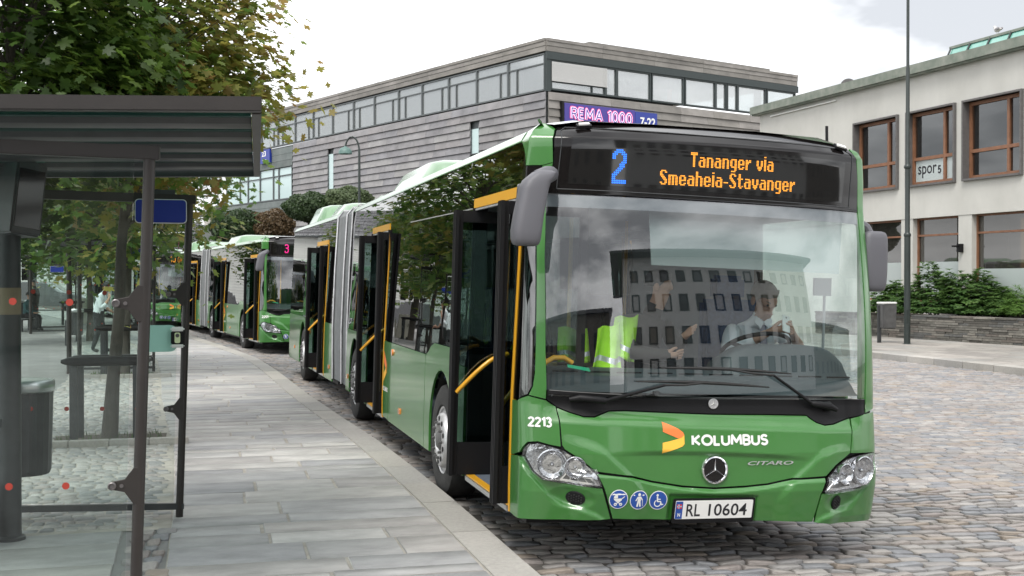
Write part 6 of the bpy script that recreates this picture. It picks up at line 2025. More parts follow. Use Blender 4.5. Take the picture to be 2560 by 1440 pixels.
for w_, s0_, wd in (('REMA', 1.20, 1.86), ('1000', 3.32, 1.52)):
    wall_drawn(RF, 'neon_outline', M['neonpink'], t, w_, s0_ - .04, 8.95, wd + .08, .64, .17, .232)
    wall_drawn(RF, 'lettering', M['neonwhite'], t, w_, s0_, 8.99, wd, .56, .115, .246)
    wall_drawn(RF, 'letter_core', M['signpurple'], t, w_, s0_ + .03, 9.02, wd - .06, .50, .05, .260)
wall_text(RF, 'hours', M['white'], t, '7-22', 5.35, 9.02, .95, .40, .222, .03)
t = thing('number_sign', 'small blue sign with white number on the green end of the office', 'sign', (0, 0, 0))
LF.part('board', M['signblue'], t, [(28.2, 29.6, 9.25, 10.12, .08, .22)])
V, F = text_fit('23', .62, .34, .02)
mb = MB(); mb.add([LF.p(28.72 + .62 - x, 9.68 + z, .232) for x, z in V], F); mb.build('number', M['white'], t, smooth=0)
V, F = text_fit('hours', .6, .16, .01)
mb = MB(); mb.tube([LF.p(28.7 + .06 * k, 9.45 + .03 * math.sin(k * 1.7), .232) for k in range(11)], .014, 5); mb.build('small_print', M['white'], t, smooth=0)

# --- the pale concrete building on the right
P0 = Vector((20.13, 20.38, 0))
cd = Vector((math.sin(R(-3.9)), math.cos(R(-3.9)), 0))
CF = Face(P0, cd, (-cd.y, cd.x, 0))
cb_ = thing('concrete_building', 'pale concrete two storey building with brown timber windows', 'building')
WIN = [(7.62 + 2.80 * k, 10.12 + 2.80 * k) for k in (0,)] + [(4.78, 7.18), (1.9, 4.44), (-1.0, 1.5), (-3.9, -1.4), (-6.8, -4.3)]
zs = [(5.0 - .03, 7.36)]
# solid wall round the window openings, built as strips
strips = [(-12, 16.6, 7.36, 8.6, -.4, 0), (-12, 16.6, 3.88, 4.97, -.4, 0)]
last = 16.6
for a, b in sorted(WIN, reverse=True):
    strips.append((b - .06, last, 4.97, 7.36, -.4, 0)); last = a + .06
strips.append((-12, last, 4.97, 7.36, -.4, 0))
CF.part('wall', M['concrete'], cb_, strips)
piers = [(4.10, 4.70), (6.92, 7.52), (9.74, 16.6), (1.0, 1.5)]
CF.part('plinth', M['concrete'], cb_, [(-12, 16.6, 0, 1.15, -.4, .0)])
for a, b in piers: CF.part('pier', M['concrete'], cb_, [(a, b, 1.15, 3.88, -.4, -.02)])
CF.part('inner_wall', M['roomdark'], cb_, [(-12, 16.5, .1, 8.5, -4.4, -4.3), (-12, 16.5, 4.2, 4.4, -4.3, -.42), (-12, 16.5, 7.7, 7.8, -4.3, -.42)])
mb = MB(); CF.box(mb, 16.2, 16.6, 0, 8.6, -14, -.4); CF.box(mb, -12, 16.2, 8.35, 8.6, -14, -.4); mb.build('side_wall', M['concrete'], cb_, smooth=0)
CF.part('cornice', M['verdigris'], cb_, [(-12, 16.9, 8.6, 8.90, -14, .30)])
CF.part('cornice_drip', M['verdigris'], cb_, [(-12, 16.86, 8.55, 8.599, -.3, .22)])
for i, (a, b) in enumerate(WIN):
    z0, z1 = 4.92, 7.42
    su = CF.part('window_surround', M['slatesurround'], cb_, [(a, a + .065, z0, z1, -.42, .10), (b - .065, b, z0, z1, -.42, .10), (a + .065, b - .065, z0, z0 + .065, -.42, .12), (a + .065, b - .065, z1 - .06, z1, -.42, .10)])
    A, Bq, Z0, Z1 = a + .065, b - .065, z0 + .065, z1 - .06
    m_ = A + (Bq - A) * .30
    zt = Z0 + (Z1 - Z0) * .36
    f = .105
    fr = [(A, A + f, Z0, Z1, -.25, -.15), (Bq - f, Bq, Z0, Z1, -.25, -.15), (A + f, Bq - f, Z0, Z0 + f, -.25, -.15), (A + f, Bq - f, Z1 - f, Z1, -.25, -.15), (m_ - f / 2, m_ + f / 2, Z0 + f, Z1 - f, -.25, -.145), (A + f, m_ - f / 2, zt - f / 2, zt + f / 2, -.25, -.14), (m_ + f / 2, Bq - f, zt - f / 2, zt + f / 2, -.25, -.14)]
    CF.part('window_frame', M['wood'], su, fr)
    CF.part('pane', M['winglass'], su, [(A + f, m_ - f / 2, Z0 + f, zt - f / 2, -.22, -.21), (m_ + f / 2, Bq - f, Z0 + f, zt - f / 2, -.22, -.21), (A + f, m_ - f / 2, zt + f / 2, Z1 - f, -.22, -.21), (m_ + f / 2, Bq - f, zt + f / 2, Z1 - f, -.22, -.21)])
    if i == 1:
        CF.part('film', M['frost'], su, [(A + f + .01, m_ - f / 2 - .01, Z0 + f, zt - f / 2, -.209, -.206), (m_ + f / 2 + .01, Bq - f - .01, Z0 + f, zt - f / 2, -.209, -.206)])
        V, F = text_fit('spor', .92, .40, .012)
        k_ = MB(); k_.add([CF.p(Bq - f - .12 - x, Z0 + .22 + z, -.203) for x, z in V], F)
        for q_, (pl_, ly_) in enumerate(stroke_geo('5', .17, .27, .055)): k_.add([CF.p(Bq - f - 1.10 - x, Z0 + .31 + z, -.203 + ly_ * .001 + q_ * .0001) for x, z in pl_], [tuple(range(len(pl_)))])
        k_.build('window_lettering', M['black_print'], su, smooth=0)
    if i in (2, 0): CF.part('curtain', M['red_print'] if i == 2 else M['curtain'], su, [(A + .1, A + .35, Z0, zt, -.6, -.58)])
gf = [(7.52, 9.74), (4.70, 6.92), (1.5, 4.10), (-3.5, 1.0), (-8.5, -3.5)]
for i, (a, b) in enumerate(gf):
    f = .06
    fr = [(a, a + f, 1.15, 3.88, -.30, -.20), (b - f, b, 1.15, 3.88, -.30, -.20), (a + f, b - f, 1.15, 1.15 + f, -.3, -.2), (a + f, b - f, 3.88 - f, 3.88, -.3, -.2), (a + f, b - f, 3.28, 3.34, -.3, -.19)]
    w = CF.part('shop_window', M['wood'], cb_, fr)
    CF.part('pane', M['gfglass'], w, [(a + f, b - f, 1.15 + f, 3.28, -.26, -.25), (a + f, b - f, 3.34, 3.88 - f, -.26, -.25)])
    CF.part('film', M['frost'], w, [(a + f, b - f, 1.15 + f, 2.44 if i < 2 else 2.2, -.249, -.246)])
    CF.part('back_panel', M['ochreglow'] if i == 2 else M['room'], w, [(a, b, 1.15, 3.8, -2.0, -1.9)])
CF.part('wall_lamp', M['black'], cb_, [(4.46, 4.60, 2.72, 2.98, -.0199, .14), (4.50, 4.56, 2.88, 2.93, .14, .36)], bevel=.004)
mb = MB(); mb.tube([CF.p(11.2, 8.40, .06), CF.p(15.7, 8.40, .06)], .025, 8)
for s in (11.6, 13.4, 15.2): mb.tube([CF.p(s, 8.40, 0), CF.p(s, 8.40, .06)], .015, 6)
mb.build('rail', M['white_gloss'], cb_, smooth=60)
# penthouse with sloping green glazing
ph = CF.part('rooftop_storey', M['greenglazing'], cb_, [(-12, 6.55, 8.9, 9.3, -6, -1.35)])
for k in range(16):
    s1 = 6.6 - k * .92
    mb = MB()
    V = [CF.p(s1 - .86, 8.92, -1.0), CF.p(s1, 8.92, -1.0), CF.p(s1, 9.52, -1.32), CF.p(s1 - .86, 9.52, -1.32), CF.p(s1 - .86, 8.92, -1.06), CF.p(s1, 8.92, -1.06), CF.p(s1, 9.52, -1.38), CF.p(s1 - .86, 9.52, -1.38)]
    mb.add(V, [(0, 1, 2, 3), (4, 7, 6, 5), (0, 4, 5, 1), (1, 5, 6, 2), (2, 6, 7, 3), (3, 7, 4, 0)]); mb.build('green_pane', M['greenglazing'], cb_, smooth=0)
    mb = MB(); mb.tube([CF.p(s1 + .03, 8.9, -.96), CF.p(s1 + .03, 9.55, -1.3)], .03, 6); mb.build('glazing_bar', M['wingreen'], cb_, smooth=0)
CF.part('rooftop_coping', M['verdigris'], cb_, [(-12, 6.7, 9.52, 9.60, -6, -1.28)])
M['dishgrey'] = pmat('dish_grey', (0.19, 0.18, 0.185), .6)
t = thing('satellite_dish', 'dark round satellite dish on the concrete building roof', 'satellite dish', CF.p(12.3, 8.9, -1.2))
mb = MB(); mb.lathe([(0, 0), (.17, .02), (.30, .07), (.31, .08), (.29, .085), (.16, .04), (0, .02)], 28, 0, frame((0, 0, .25), RTv, (-FWv.x * .3, -FWv.y * .3, 1))); mb.build('dish', M['dishgrey'], t, smooth=50)
mb = MB(); mb.tube([(0, 0, 0), (0, 0, .35)], .03, 8); mb.build('mast', M['greymetal'], t, smooth=60)
# gull
t = thing('gull', 'pale grey gull standing on the green glazed rooftop', 'bird', CF.p(4.7, 9.60, -1.5), R(80))
M['gull'] = pmat('gull_feathers', (0.55, 0.52, 0.50), .8, var=.1); M['gullwing'] = pmat('gull_wing', (0.26, 0.25, 0.26), .8)
mb = MB()
mb.tube([(-.25, 0, .17), (-.16, 0, .175), (-.05, 0, .18), (.07, 0, .20), (.13, 0, .25), (.155, 0, .30), (.185, 0, .315), (.21, 0, .305), (.25, 0, .30)], [.012, .04, .075, .075, .05, .036, .04, .02, .006], 12)
for g_ in (-.025, .025): mb.tube([(.0, g_, .12), (.0, g_, .0), (.04, g_, .0)], .008, 5)
mb.build('body', M['gull'], t, smooth=60)
for g_ in (-1, 1):
    mb = MB(); mb.sphere((-.08, g_ * .06, .20), (.17, .02, .05), 10, 6); mb.build('wing', M['gullwing'], t, smooth=60)

# --- planter wall with its stones and shrubs
pa, pb_ = Vector((17.0, 28.9, 0)), Vector((19.45, 15.2, 0))
pd = (pb_ - pa).normalized()
PF = Face(pa, pd, Vector((pd.y, -pd.x, 0)) if Vector((pd.y, -pd.x, 0)).x < 0 else Vector((-pd.y, pd.x, 0)))
pw = thing('planter_wall', 'low dry stone planter wall of thin dark slates', 'wall')
PLn = (pb_ - pa).length
PF.part('core', M['joint'], pw, [(0, PLn, .0, .76, -.36, -.03)])
PF.part('soil', M['earth'], pw, [(0, PLn, .30, .74, -2.4, -.37)])
nst = 0
z = .06
row = 0
stones = MB()
while z < .70:
    h = rq.uniform(.058, .085)
    s = -rq.uniform(0, .3)
    while s < PLn:
        L = rq.uniform(.28, .75)
        a, b = max(0, s), min(PLn, s + L)
        if b - a > .08:
            mb = MB(); o = rq.uniform(-.012, .02)
            PF.box(mb, a + .006, b - .006, z + .005, z + h - .004, -.12, o)
            if nst < 298: mb.build('stone', M['stonewall'], pw, smooth=0); nst += 1
            else: stones.add(mb.v, mb.f)
        s += L
    z += h
if stones.v: tag(stones.build('upper_stones', M['stonewall'], pw, smooth=0), kind='stuff')
s = 0
while s < PLn:
    L = rq.uniform(.6, 1.0); PF.part('coping_stone', M['stonewall'], pw, [(s + .006, min(PLn, s + L) - .006, z, z + .055, -.40, .035)], bevel=.006); s += L
def bush(seed, rad, n, size, mat, tpl, hue, up=.25):
    g = np.random.default_rng(seed)
    k = n // 9
    v = g.normal(size=(k, 3)); v[:, 2] = np.abs(v[:, 2]) * 1.15 - .28; v /= np.linalg.norm(v, axis=1, keepdims=True)
    v[:, 2] = np.maximum(v[:, 2], .10)
    c = v * (g.uniform(.45, 1.0, k) ** .5 * (1 + .14 * np.sin(v[:, 0] * 6 + seed) + .1 * np.sin(v[:, 1] * 5)))[:, None] * np.array(rad)
    c[:, 2] = np.maximum(c[:, 2], g.uniform(.10, .26, k))
    pos, nr, ax, sz, hu = [], [], [], [], []
    for i in range(k):
        m = 9
        a = g.uniform(0, 6.28) + np.arange(m) * 2.4
        d = np.stack([np.cos(a), np.sin(a), g.uniform(-.3, .35, m)], 1)
        base = v[i] * .6 + np.array([0, 0, .8])
        axd = d + base * up
        pos.append(c[i] + axd * size * .5)
        nr.append(base + d * -.35 + g.normal(0, .15, (m, 3)))
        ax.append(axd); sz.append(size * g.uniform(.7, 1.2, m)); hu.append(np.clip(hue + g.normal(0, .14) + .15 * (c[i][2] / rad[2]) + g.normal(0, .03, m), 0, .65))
    return leaf_mesh('foliage', *(np.concatenate(q) for q in (pos, nr, ax)), np.concatenate(sz), np.concatenate(hu), tpl, mat)
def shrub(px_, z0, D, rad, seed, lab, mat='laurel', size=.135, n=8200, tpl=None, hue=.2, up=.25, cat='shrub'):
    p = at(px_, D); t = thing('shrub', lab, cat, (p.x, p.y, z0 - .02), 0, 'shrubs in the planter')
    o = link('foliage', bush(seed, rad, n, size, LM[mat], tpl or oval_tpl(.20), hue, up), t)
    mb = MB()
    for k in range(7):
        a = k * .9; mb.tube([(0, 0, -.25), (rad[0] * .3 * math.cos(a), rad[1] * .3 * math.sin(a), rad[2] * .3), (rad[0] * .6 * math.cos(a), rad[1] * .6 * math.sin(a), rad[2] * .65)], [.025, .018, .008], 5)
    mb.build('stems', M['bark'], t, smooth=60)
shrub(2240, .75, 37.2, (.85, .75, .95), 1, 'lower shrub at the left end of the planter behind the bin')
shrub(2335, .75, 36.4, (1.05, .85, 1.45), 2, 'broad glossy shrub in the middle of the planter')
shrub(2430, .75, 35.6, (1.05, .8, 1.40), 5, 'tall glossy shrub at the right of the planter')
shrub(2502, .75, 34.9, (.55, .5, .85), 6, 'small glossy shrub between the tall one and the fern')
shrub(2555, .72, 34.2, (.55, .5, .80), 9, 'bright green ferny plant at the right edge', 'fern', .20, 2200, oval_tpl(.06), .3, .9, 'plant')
shrub(2640, .80, 30.6, (.8, .7, 1.1), 12, 'glossy shrub beyond the fern, outside the right edge') if False else None

# --- wooden houses at the far end
def clap_wall(f, par, s0, s1, z0, z1, mat, h=.16, name='clapboard'):
    mb = MB(); z = z0
    while z < z1 - .01:
        V = [f.p(s0, z, .0), f.p(s1, z, .0), f.p(s1, z, .035), f.p(s0, z, .035), f.p(s0, min(z + h, z1), 0), f.p(s1, min(z + h, z1), 0), f.p(s1, min(z + h, z1), .008), f.p(s0, min(z + h, z1), .008)]
        mb.add(V, [(0, 1, 2, 3), (4, 7, 6, 5), (3, 2, 6, 7), (0, 3, 7, 4), (1, 5, 6, 2), (0, 4, 5, 1)]); z += h
    return tag(mb.build(name, mat, par, smooth=0), kind='stuff')
def hwin(f, par, s, z, w, h, mat='clapwhite'):
    fr = [(s, s + .08, z, z + h, .0, .07), (s + w - .08, s + w, z, z + h, 0, .07), (s + .08, s + w - .08, z, z + .08, 0, .07), (s + .08, s + w - .08, z + h - .08, z + h, 0, .07), (s + w / 2 - .03, s + w / 2 + .03, z + .08, z + h - .08, 0, .06), (s + .08, s + w / 2 - .03, z + h * .6, z + h * .6 + .05, 0, .06), (s + w / 2 + .03, s + w - .08, z + h * .6, z + h * .6 + .05, 0, .06)]
    wn_ = f.part('window', M[mat], par, fr)
    f.part('pane', M['winglass'], wn_, [(s + .08, s + w - .08, z + .08, z + h - .08, .040, .045)])
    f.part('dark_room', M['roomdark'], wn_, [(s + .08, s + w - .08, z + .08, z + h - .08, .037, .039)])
def tiles(f, par, s0, s1, z0, z1, run, n, m):
    """a tiled slope: rows of rolled tiles rising from the eave"""
    mb = MB()
    for j in range(m):
        for i in range(n):
            a, b = s0 + (s1 - s0) * i / n, s0 + (s1 - s0) * (i + 1) / n
            t0, t1 = j / m, (j + 1.12) / m
            q = [(a, 0), (a + (b - a) * .35, .055), (a + (b - a) * .7, .02), (b, 0)]
            V = [f.p(x, z0 + (z1 - z0) * t + e + (.035 if t == t0 else 0), -run * t) for t in (t0, t1) for x, e in q]
            mb.add(V, [(k, k + 1, 5 + k, 4 + k) for k in range(3)])
    o = mb.build('roof_tiles', M['rooftile'], par, smooth=30)
    return tag(o, kind='stuff')
hA = thing('wooden_house', 'cream clapboard house with dark roof beyond the second bus', 'house')
a0 = at(600, 84); 
hd_ = Vector((math.sin(R(-5.0)), math.cos(R(-5.0)), 0))
HF = Face(a0, hd_, (-hd_.y, hd_.x, 0))
mb = MB(); HF.box(mb, 0, 26, 0, 7.6, -9, -.02); mb.build('wall', M['clap'], hA, smooth=0)
clap_wall(HF, hA, 0, 26, .3, 7.6, M['clap'])
for s in (7, 11, 15): hwin(HF, hA, s, 3.4, 1.2, 1.8)
mb = MB(); HF.box(mb, -.4, 26.4, 7.55, 7.75, -.2, .55); mb.build('eave', M['wingrey'], hA, smooth=0)
tiles(HF, hA, -.4, 26.4, 7.7, 11.4, 4.4, 70, 14)
mb = MB(); mb.tube([HF.p(3.4, 0, .12), HF.p(3.4, 7.5, .12)], .06, 8); mb.tube([HF.p(7.9, 0, .1), HF.p(7.9, 7.5, .1)], .06, 8); mb.build('downpipe', M['wingrey'], hA, smooth=60)
GF_ = Face(a0, Vector((hd_.y, -hd_.x, 0)), -hd_)
clap_wall(GF_, hA, 0, 9, .3, 8.4, M['clap'])
hB = thing('tiled_house', 'pale house with two shiny tiled roofs above the third bus', 'house')
b0 = at(330, 76)
BF = Face(b0, RTv, -FWv)
wB = (480 - 330) / 2950 * 76
mb = MB(); BF.box(mb, 0, wB, 0, 4.9, -6, -.02); mb.build('wall', M['clapwhite'], hB, smooth=0)
clap_wall(BF, hB, 0, wB, .3, 4.9, M['clapwhite'])
hwin(BF, hB, .25, 4.0 - .9, .9, 1.2)
tiles(BF, hB, 1.2, wB + .2, 4.35, 5.55, 1.5, 16, 6)
mb = MB(); BF.box(mb, 1.2, wB + .2, 4.22, 4.36, -.3, .25); mb.build('eave', M['wingreen'], hB, smooth=0)
mb = MB(); BF.box(mb, 1.0, wB, 4.9, 5.5, -6, -1.55); mb.build('upper_wall', M['clapwhite'], hB, smooth=0)
F2 = Face(b0 - FWv * 1.2, RTv, -FWv)
tiles(F2, hB, 1.4, wB + .1, 3.42, 4.15, 1.1, 15, 4)
mb = MB(); F2.box(mb, 1.4, wB + .1, 3.28, 3.41, -.3, .06); mb.build('gutter', M['white'], hB, smooth=0)
hC = thing('white_building', 'long white board building across the square at the far left', 'building')
c0 = at(-120, 78)
XF = Face(c0, (at(330, 84) - c0), Vector((0, 0, 0)) + Vector(((at(330, 84) - c0).y, -(at(330, 84) - c0).x, 0)))
Lc = (at(330, 84) - c0).length
mb = MB(); XF.box(mb, 0, Lc, 0, 6.4, -7, -.02); mb.build('wall', M['clapwhite'], hC, smooth=0)
clap_wall(XF, hC, 0, Lc, .9, 6.4, M['clapwhite'], .2)
mb = MB(); XF.box(mb, 0, Lc, .72, .80, 0, .06); XF.box(mb, 0, Lc, 0, .72, -.01, .03); mb.build('plinth', M['cream'], hC, smooth=0)
for s in (4.2, 7.2, 10.1): hwin(XF, hC, s, 1.7, 1.15, 1.5)
mb = MB(); XF.box(mb, -.3, Lc + .3, 6.3, 6.5, -.3, .4); mb.build('eave', M['wingrey'], hC, smooth=0)
tiles(XF, hC, -.3, Lc + .3, 6.5, 9.2, 3.6, 34, 8)

# --- white office block behind the viewer (it shows in the windscreen)
M['dull'] = pmat('dull_render', (0.17, 0.155, 0.135), .9, var=.15, vscale=.4)
M['blockpane'] = pmat('block_pane', (0.09, 0.10, 0.11), .15)
M['render'] = pmat('white_render', (0.66, 0.67, 0.66), .85, var=.06, vscale=.5)
wb = thing('white_block', 'white rendered block with rows of dark windows behind the viewer', 'building')
e0 = Vector((3.0, -24, 0))
EF = Face(e0, (1, .1, 0), (-.1, 1, 0))
mb = MB(); EF.box(mb, 0, 20, 0, 11.6, -12, 0); mb.build('wall', M['render'], wb, smooth=0)
mb = MB(); EF.box(mb, -1.5, 21, 11.6, 11.85, -13, 1.3); mb.build('roof', M['wingrey'], wb, smooth=0)
WF = Face(e0, (-.1, 1, 0), (-1, -.1, 0))
fm = MB(); EF.box(fm, -.55, .55, -.8, .8, 0, .06); frame_me = fm
rowz = [1.6, 4.2, 6.9, 9.4]
for r_i, z in enumerate(rowz):
    h = 1.45 if r_i < 3 else 1.0
    for k in range(13):
        s = .7 + k * 1.5
        w = EF.part('window', M['wingreen'], wb, [(s, s + .12, z, z + h, 0, .06), (s + .68, s + .80, z, z + h, 0, .06), (s + .12, s + .68, z, z + .12, 0, .06), (s + .12, s + .68, z + h - .12, z + h, 0, .06)])
        EF.part('pane', M[rq.choice(['blockpane', 'blockpane', 'black_gloss', 'dull', 'curtain'])], w, [(s + .12, s + .68, z + .12, z + h - .12, .01, .02)])
for (x0, x1, y0, h, lab) in ((-34, 1.5, -31, 8.5, 'long dull brown block behind the viewer, left of the white block'), (25.5, 70, -36, 8.5, 'long dull brown block behind the viewer, right of the white block')):
    gb_ = thing('town_block', lab, 'building')
    mb = MB(); mb.bx((x0, y0 - 10, 0), (x1, y0, h)); mb.build('wall', M['dull'], gb_, smooth=0)
    mb = MB(); mb.bx((x0 - .5, y0 - 10.5, h), (x1 + .5, y0 + .5, h + .4)); mb.build('roof', M['rooftile'], gb_, smooth=0)
    k = 0
    while x0 + 1.5 + k * 2.6 < x1 - 1.2:
        for z in (1.3, 4.7):
            xx = x0 + 1.5 + k * 2.6
            mb = MB(); mb.bx((xx, y0, z), (xx + 1.2, y0 + .03, z + 1.9), 0); mb.bx((xx + .1, y0 + .031, z + .1), (xx + 1.1, y0 + .036, z + 1.8), 1); mb.build('window', [M['greymetal'], M['black_gloss']], gb_, smooth=0)
        k += 1

# parked car at the far left
t = thing('parked_car', 'dark estate car parked before the white building, seen through glass', 'car', tuple(at(122, 66) + Vector((0, 0, .0))), R(-15))
M['carpaint'] = pmat('dark_car_paint', (0.012, 0.013, 0.016), .2, coat=1.0)
prof = [(-2.2, .38), (-2.25, .75), (-2.1, .98), (-1.9, 1.05), (-1.55, 1.62), (-1.1, 1.72), (.1, 1.70), (.85, 1.18), (1.9, .98), (2.2, .75), (2.25, .38)]
mb = MB()
n = len(prof)
V = []
for y, k in ((-.9, 1), (-.86, 1), (.86, 1), (.9, 1)):
    for x, z in prof: V.append((x * (1 if abs(y) < .88 else .985), y * (1 - .16 * max(0, z - 1.0)), z * (1 if abs(y) < .88 else .985)))
F = [(j * n + i, j * n + (i + 1) % n, (j + 1) * n + (i + 1) % n, (j + 1) * n + i) for j in range(3) for i in range(n)] + [tuple(reversed(range(n))), tuple(range(3 * n, 4 * n))]
mb.add(V, F); mb.build('body', M['carpaint'], t, smooth=40)
for g_ in (-1, 1):
    mb = MB(); mb.prism([(-1.75, 1.08), (.70, 1.12), (.05, 1.58), (-1.05, 1.60), (-1.45, 1.52)], .02, 0, frame((0, -.82 * g_, 0), (1, 0, 0), (0, 0.12 * g_, 1))); mb.build('side_glass', M['winglass'], t, smooth=0)
    for x in (-1.4, 1.4):
        w_ = link('wheel', tyre_me, t, (x, g_ * .78, .33), (R(90) * g_, 0, 0), (.68, .68, .68)); link('rim', rim_me, w_)
mb = MB(); mb.prism([(-.62, 0), (.62, 0), (.5, .5), (-.5, .5)], .02, 0, frame((-1.92, 0, 1.08), (0, -1, 0), (.55, 0, 1))); mb.build('rear_glass', M['winglass'], t, smooth=0)
# ------------------------------------------------------------------ people
M['skin'] = pmat('skin', (0.42, 0.235, 0.165), .55, var=.08, vscale=12)
M['shirt'] = pmat('white_shirt', (0.78, 0.80, 0.84), .8, var=.05, vscale=8, bump=.35, bscale=9)
M['trousers'] = pmat('black_trousers', (0.016, 0.017, 0.021), .85, bump=.2, bscale=14)
M['shoe'] = pmat('shoe', (0.012, 0.011, 0.011), .5)
M['hair_dark'] = pmat('dark_hair', (0.014, 0.012, 0.014), .6, bump=.6, bscale=90)
M['hair_grey'] = pmat('grey_brown_hair', (0.16, 0.13, 0.105), .7, bump=.7, bscale=90)
M['jacket'] = pmat('dark_jacket', (0.035, 0.028, 0.026), .8, var=.2, bump=.4, bscale=10)
M['tealjacket'] = pmat('teal_jacket', (0.03, 0.09, 0.10), .8, var=.2)
M['hivis'] = pmat('hi_vis_fabric', (0.42, 0.80, 0.03), .75, var=.12, vscale=7, bump=.4, bscale=9, emit=None)
M['tie'] = pmat('blue_tie', (0.03, 0.06, 0.13), .7)
M['eye'] = pmat('eye', (0.02, 0.015, 0.012), .3)

def body(name, joints, bones, mats, parent, M4, root=0, sub=2):
    """joints {key: (point, radius)}, bones [(a, b, material index)] -> one continuous skinned mesh"""
    keys = list(joints)
    me = bpy.data.meshes.new(name)
    me.from_pydata([joints[k][0] for k in keys], [(keys.index(a), keys.index(b)) for a, b, _ in bones], [])
    ob = bpy.data.objects.new('b', me); COL.objects.link(ob)
    sk = ob.modifiers.new('s', 'SKIN'); sk.branch_smoothing = .4; sk.use_smooth_shade = True
    for i, k in enumerate(keys):
        r_ = joints[k][1]
        me.skin_vertices[0].data[i].radius = (r_, r_) if isinstance(r_, (int, float)) else r_
        me.skin_vertices[0].data[i].use_root = (i == root)
    sb_ = ob.modifiers.new('u', 'SUBSURF'); sb_.levels = sub; sb_.render_levels = sub
    dg = bpy.context.evaluated_depsgraph_get(); dg.update()
    out = bpy.data.meshes.new_from_object(ob.evaluated_get(dg))
    bpy.data.objects.remove(ob); bpy.data.meshes.remove(me)
    out.name = name
    out.materials.clear()
    for m in mats: out.materials.append(m)
    seg = [(Vector(joints[a][0]), Vector(joints[b][0]), mi, ((joints[a][1] if isinstance(joints[a][1], (int, float)) else sum(joints[a][1]) / 2) + (joints[b][1] if isinstance(joints[b][1], (int, float)) else sum(joints[b][1]) / 2)) / 2) for a, b, mi in bones]
    for p in out.polygons:
        c = p.center; best = (9e9, 0)
        for a, b, mi, rr in seg:
            d = b - a; L2 = d.length_squared
            t = 0 if L2 < 1e-12 else max(0, min(1, (c - a).dot(d) / L2))
            e = (c - a - d * t).length / max(rr, .005)
            if e < best[0]: best = (e, mi)
        p.material_index = best[1]; p.use_smooth = True
    o = link(name, out, parent); o.matrix_local = M4
    return o
def lerp(a, b, t): return tuple(a[i] + (b[i] - a[i]) * t for i in range(3))
def hand(J, Bn, key, wrist, palm_dir, side, curl, mi, R_=1.0):
    """palm and five fingers: palm_dir along the hand, side towards the thumb, curl = direction the fingers bend to"""
    w, p, s, c = Vector(wrist), Vector(palm_dir).normalized(), Vector(side).normalized(), Vector(curl).normalized()
    pm = w + p * .055 * R_
    J[key + 'pm'] = (tuple(pm), (.034 * R_, .020 * R_)); Bn.append((key, key + 'pm', mi))
    for i, (off, L) in enumerate(((.027, .062), (.009, .070), (-.010, .066), (-.027, .052))):
        a = pm + p * .034 * R_ + s * off * R_
        q1 = a + (p * .75 + c * .5).normalized() * L * .52 * R_
        q2 = q1 + (p * .15 + c * .95 + s * .03).normalized() * L * .40 * R_
        q3 = q2 + (c * .7 - p * .55).normalized() * L * .28 * R_
        ks = [key + 'f%d%d' % (i, j) for j in range(4)]
        for k, v, rr in zip(ks, (a, q1, q2, q3), (.0105, .0095, .0088, .0078)): J[k] = (tuple(v), rr * R_)
        Bn.append((key + 'pm', ks[0], mi))
        for j in range(3): Bn.append((ks[j], ks[j + 1], mi))
    a = w + p * .028 * R_ + s * .030 * R_
    q1 = a + (s * .55 + p * .75 + c * .25).normalized() * .036 * R_
    q2 = q1 + (p * .75 + c * .55).normalized() * .030 * R_
    for k, v, rr in ((key + 't0', a, .014), (key + 't1', q1, .011), (key + 't2', q2, .009)): J[k] = (tuple(v), rr * R_)
    Bn += [(key, key + 't0', mi), (key + 't0', key + 't1', mi), (key + 't1', key + 't2', mi)]
def head(J, Bn, neck, fwd, up, s=1.0, mi=1):
    """skull, jaw, nose as part of the same skin; returns centre and axes"""
    n, f, u = Vector(neck), Vector(fwd).normalized(), Vector(up).normalized()
    pts = dict(hj=(n + u * .075 * s + f * .018 * s, (.058 * s, .060 * s)), hm=(n + u * .135 * s + f * .020 * s, (.076 * s, .088 * s)), hc=(n + u * .195 * s + f * .004 * s, (.070 * s, .080 * s)), ht=(n + u * .235 * s - f * .004 * s, (.040 * s, .045 * s)),
               hn=(n + u * .128 * s + f * .104 * s, .013 * s), hch=(n + u * .055 * s + f * .072 * s, .026 * s))
    for k, (p, r_) in pts.items(): J[k] = (tuple(p), r_)
    Bn += [('neck', 'hj', mi), ('hj', 'hm', mi), ('hm', 'hc', mi), ('hc', 'ht', mi), ('hm', 'hn', mi), ('hj', 'hch', mi)]
    return n, f, u
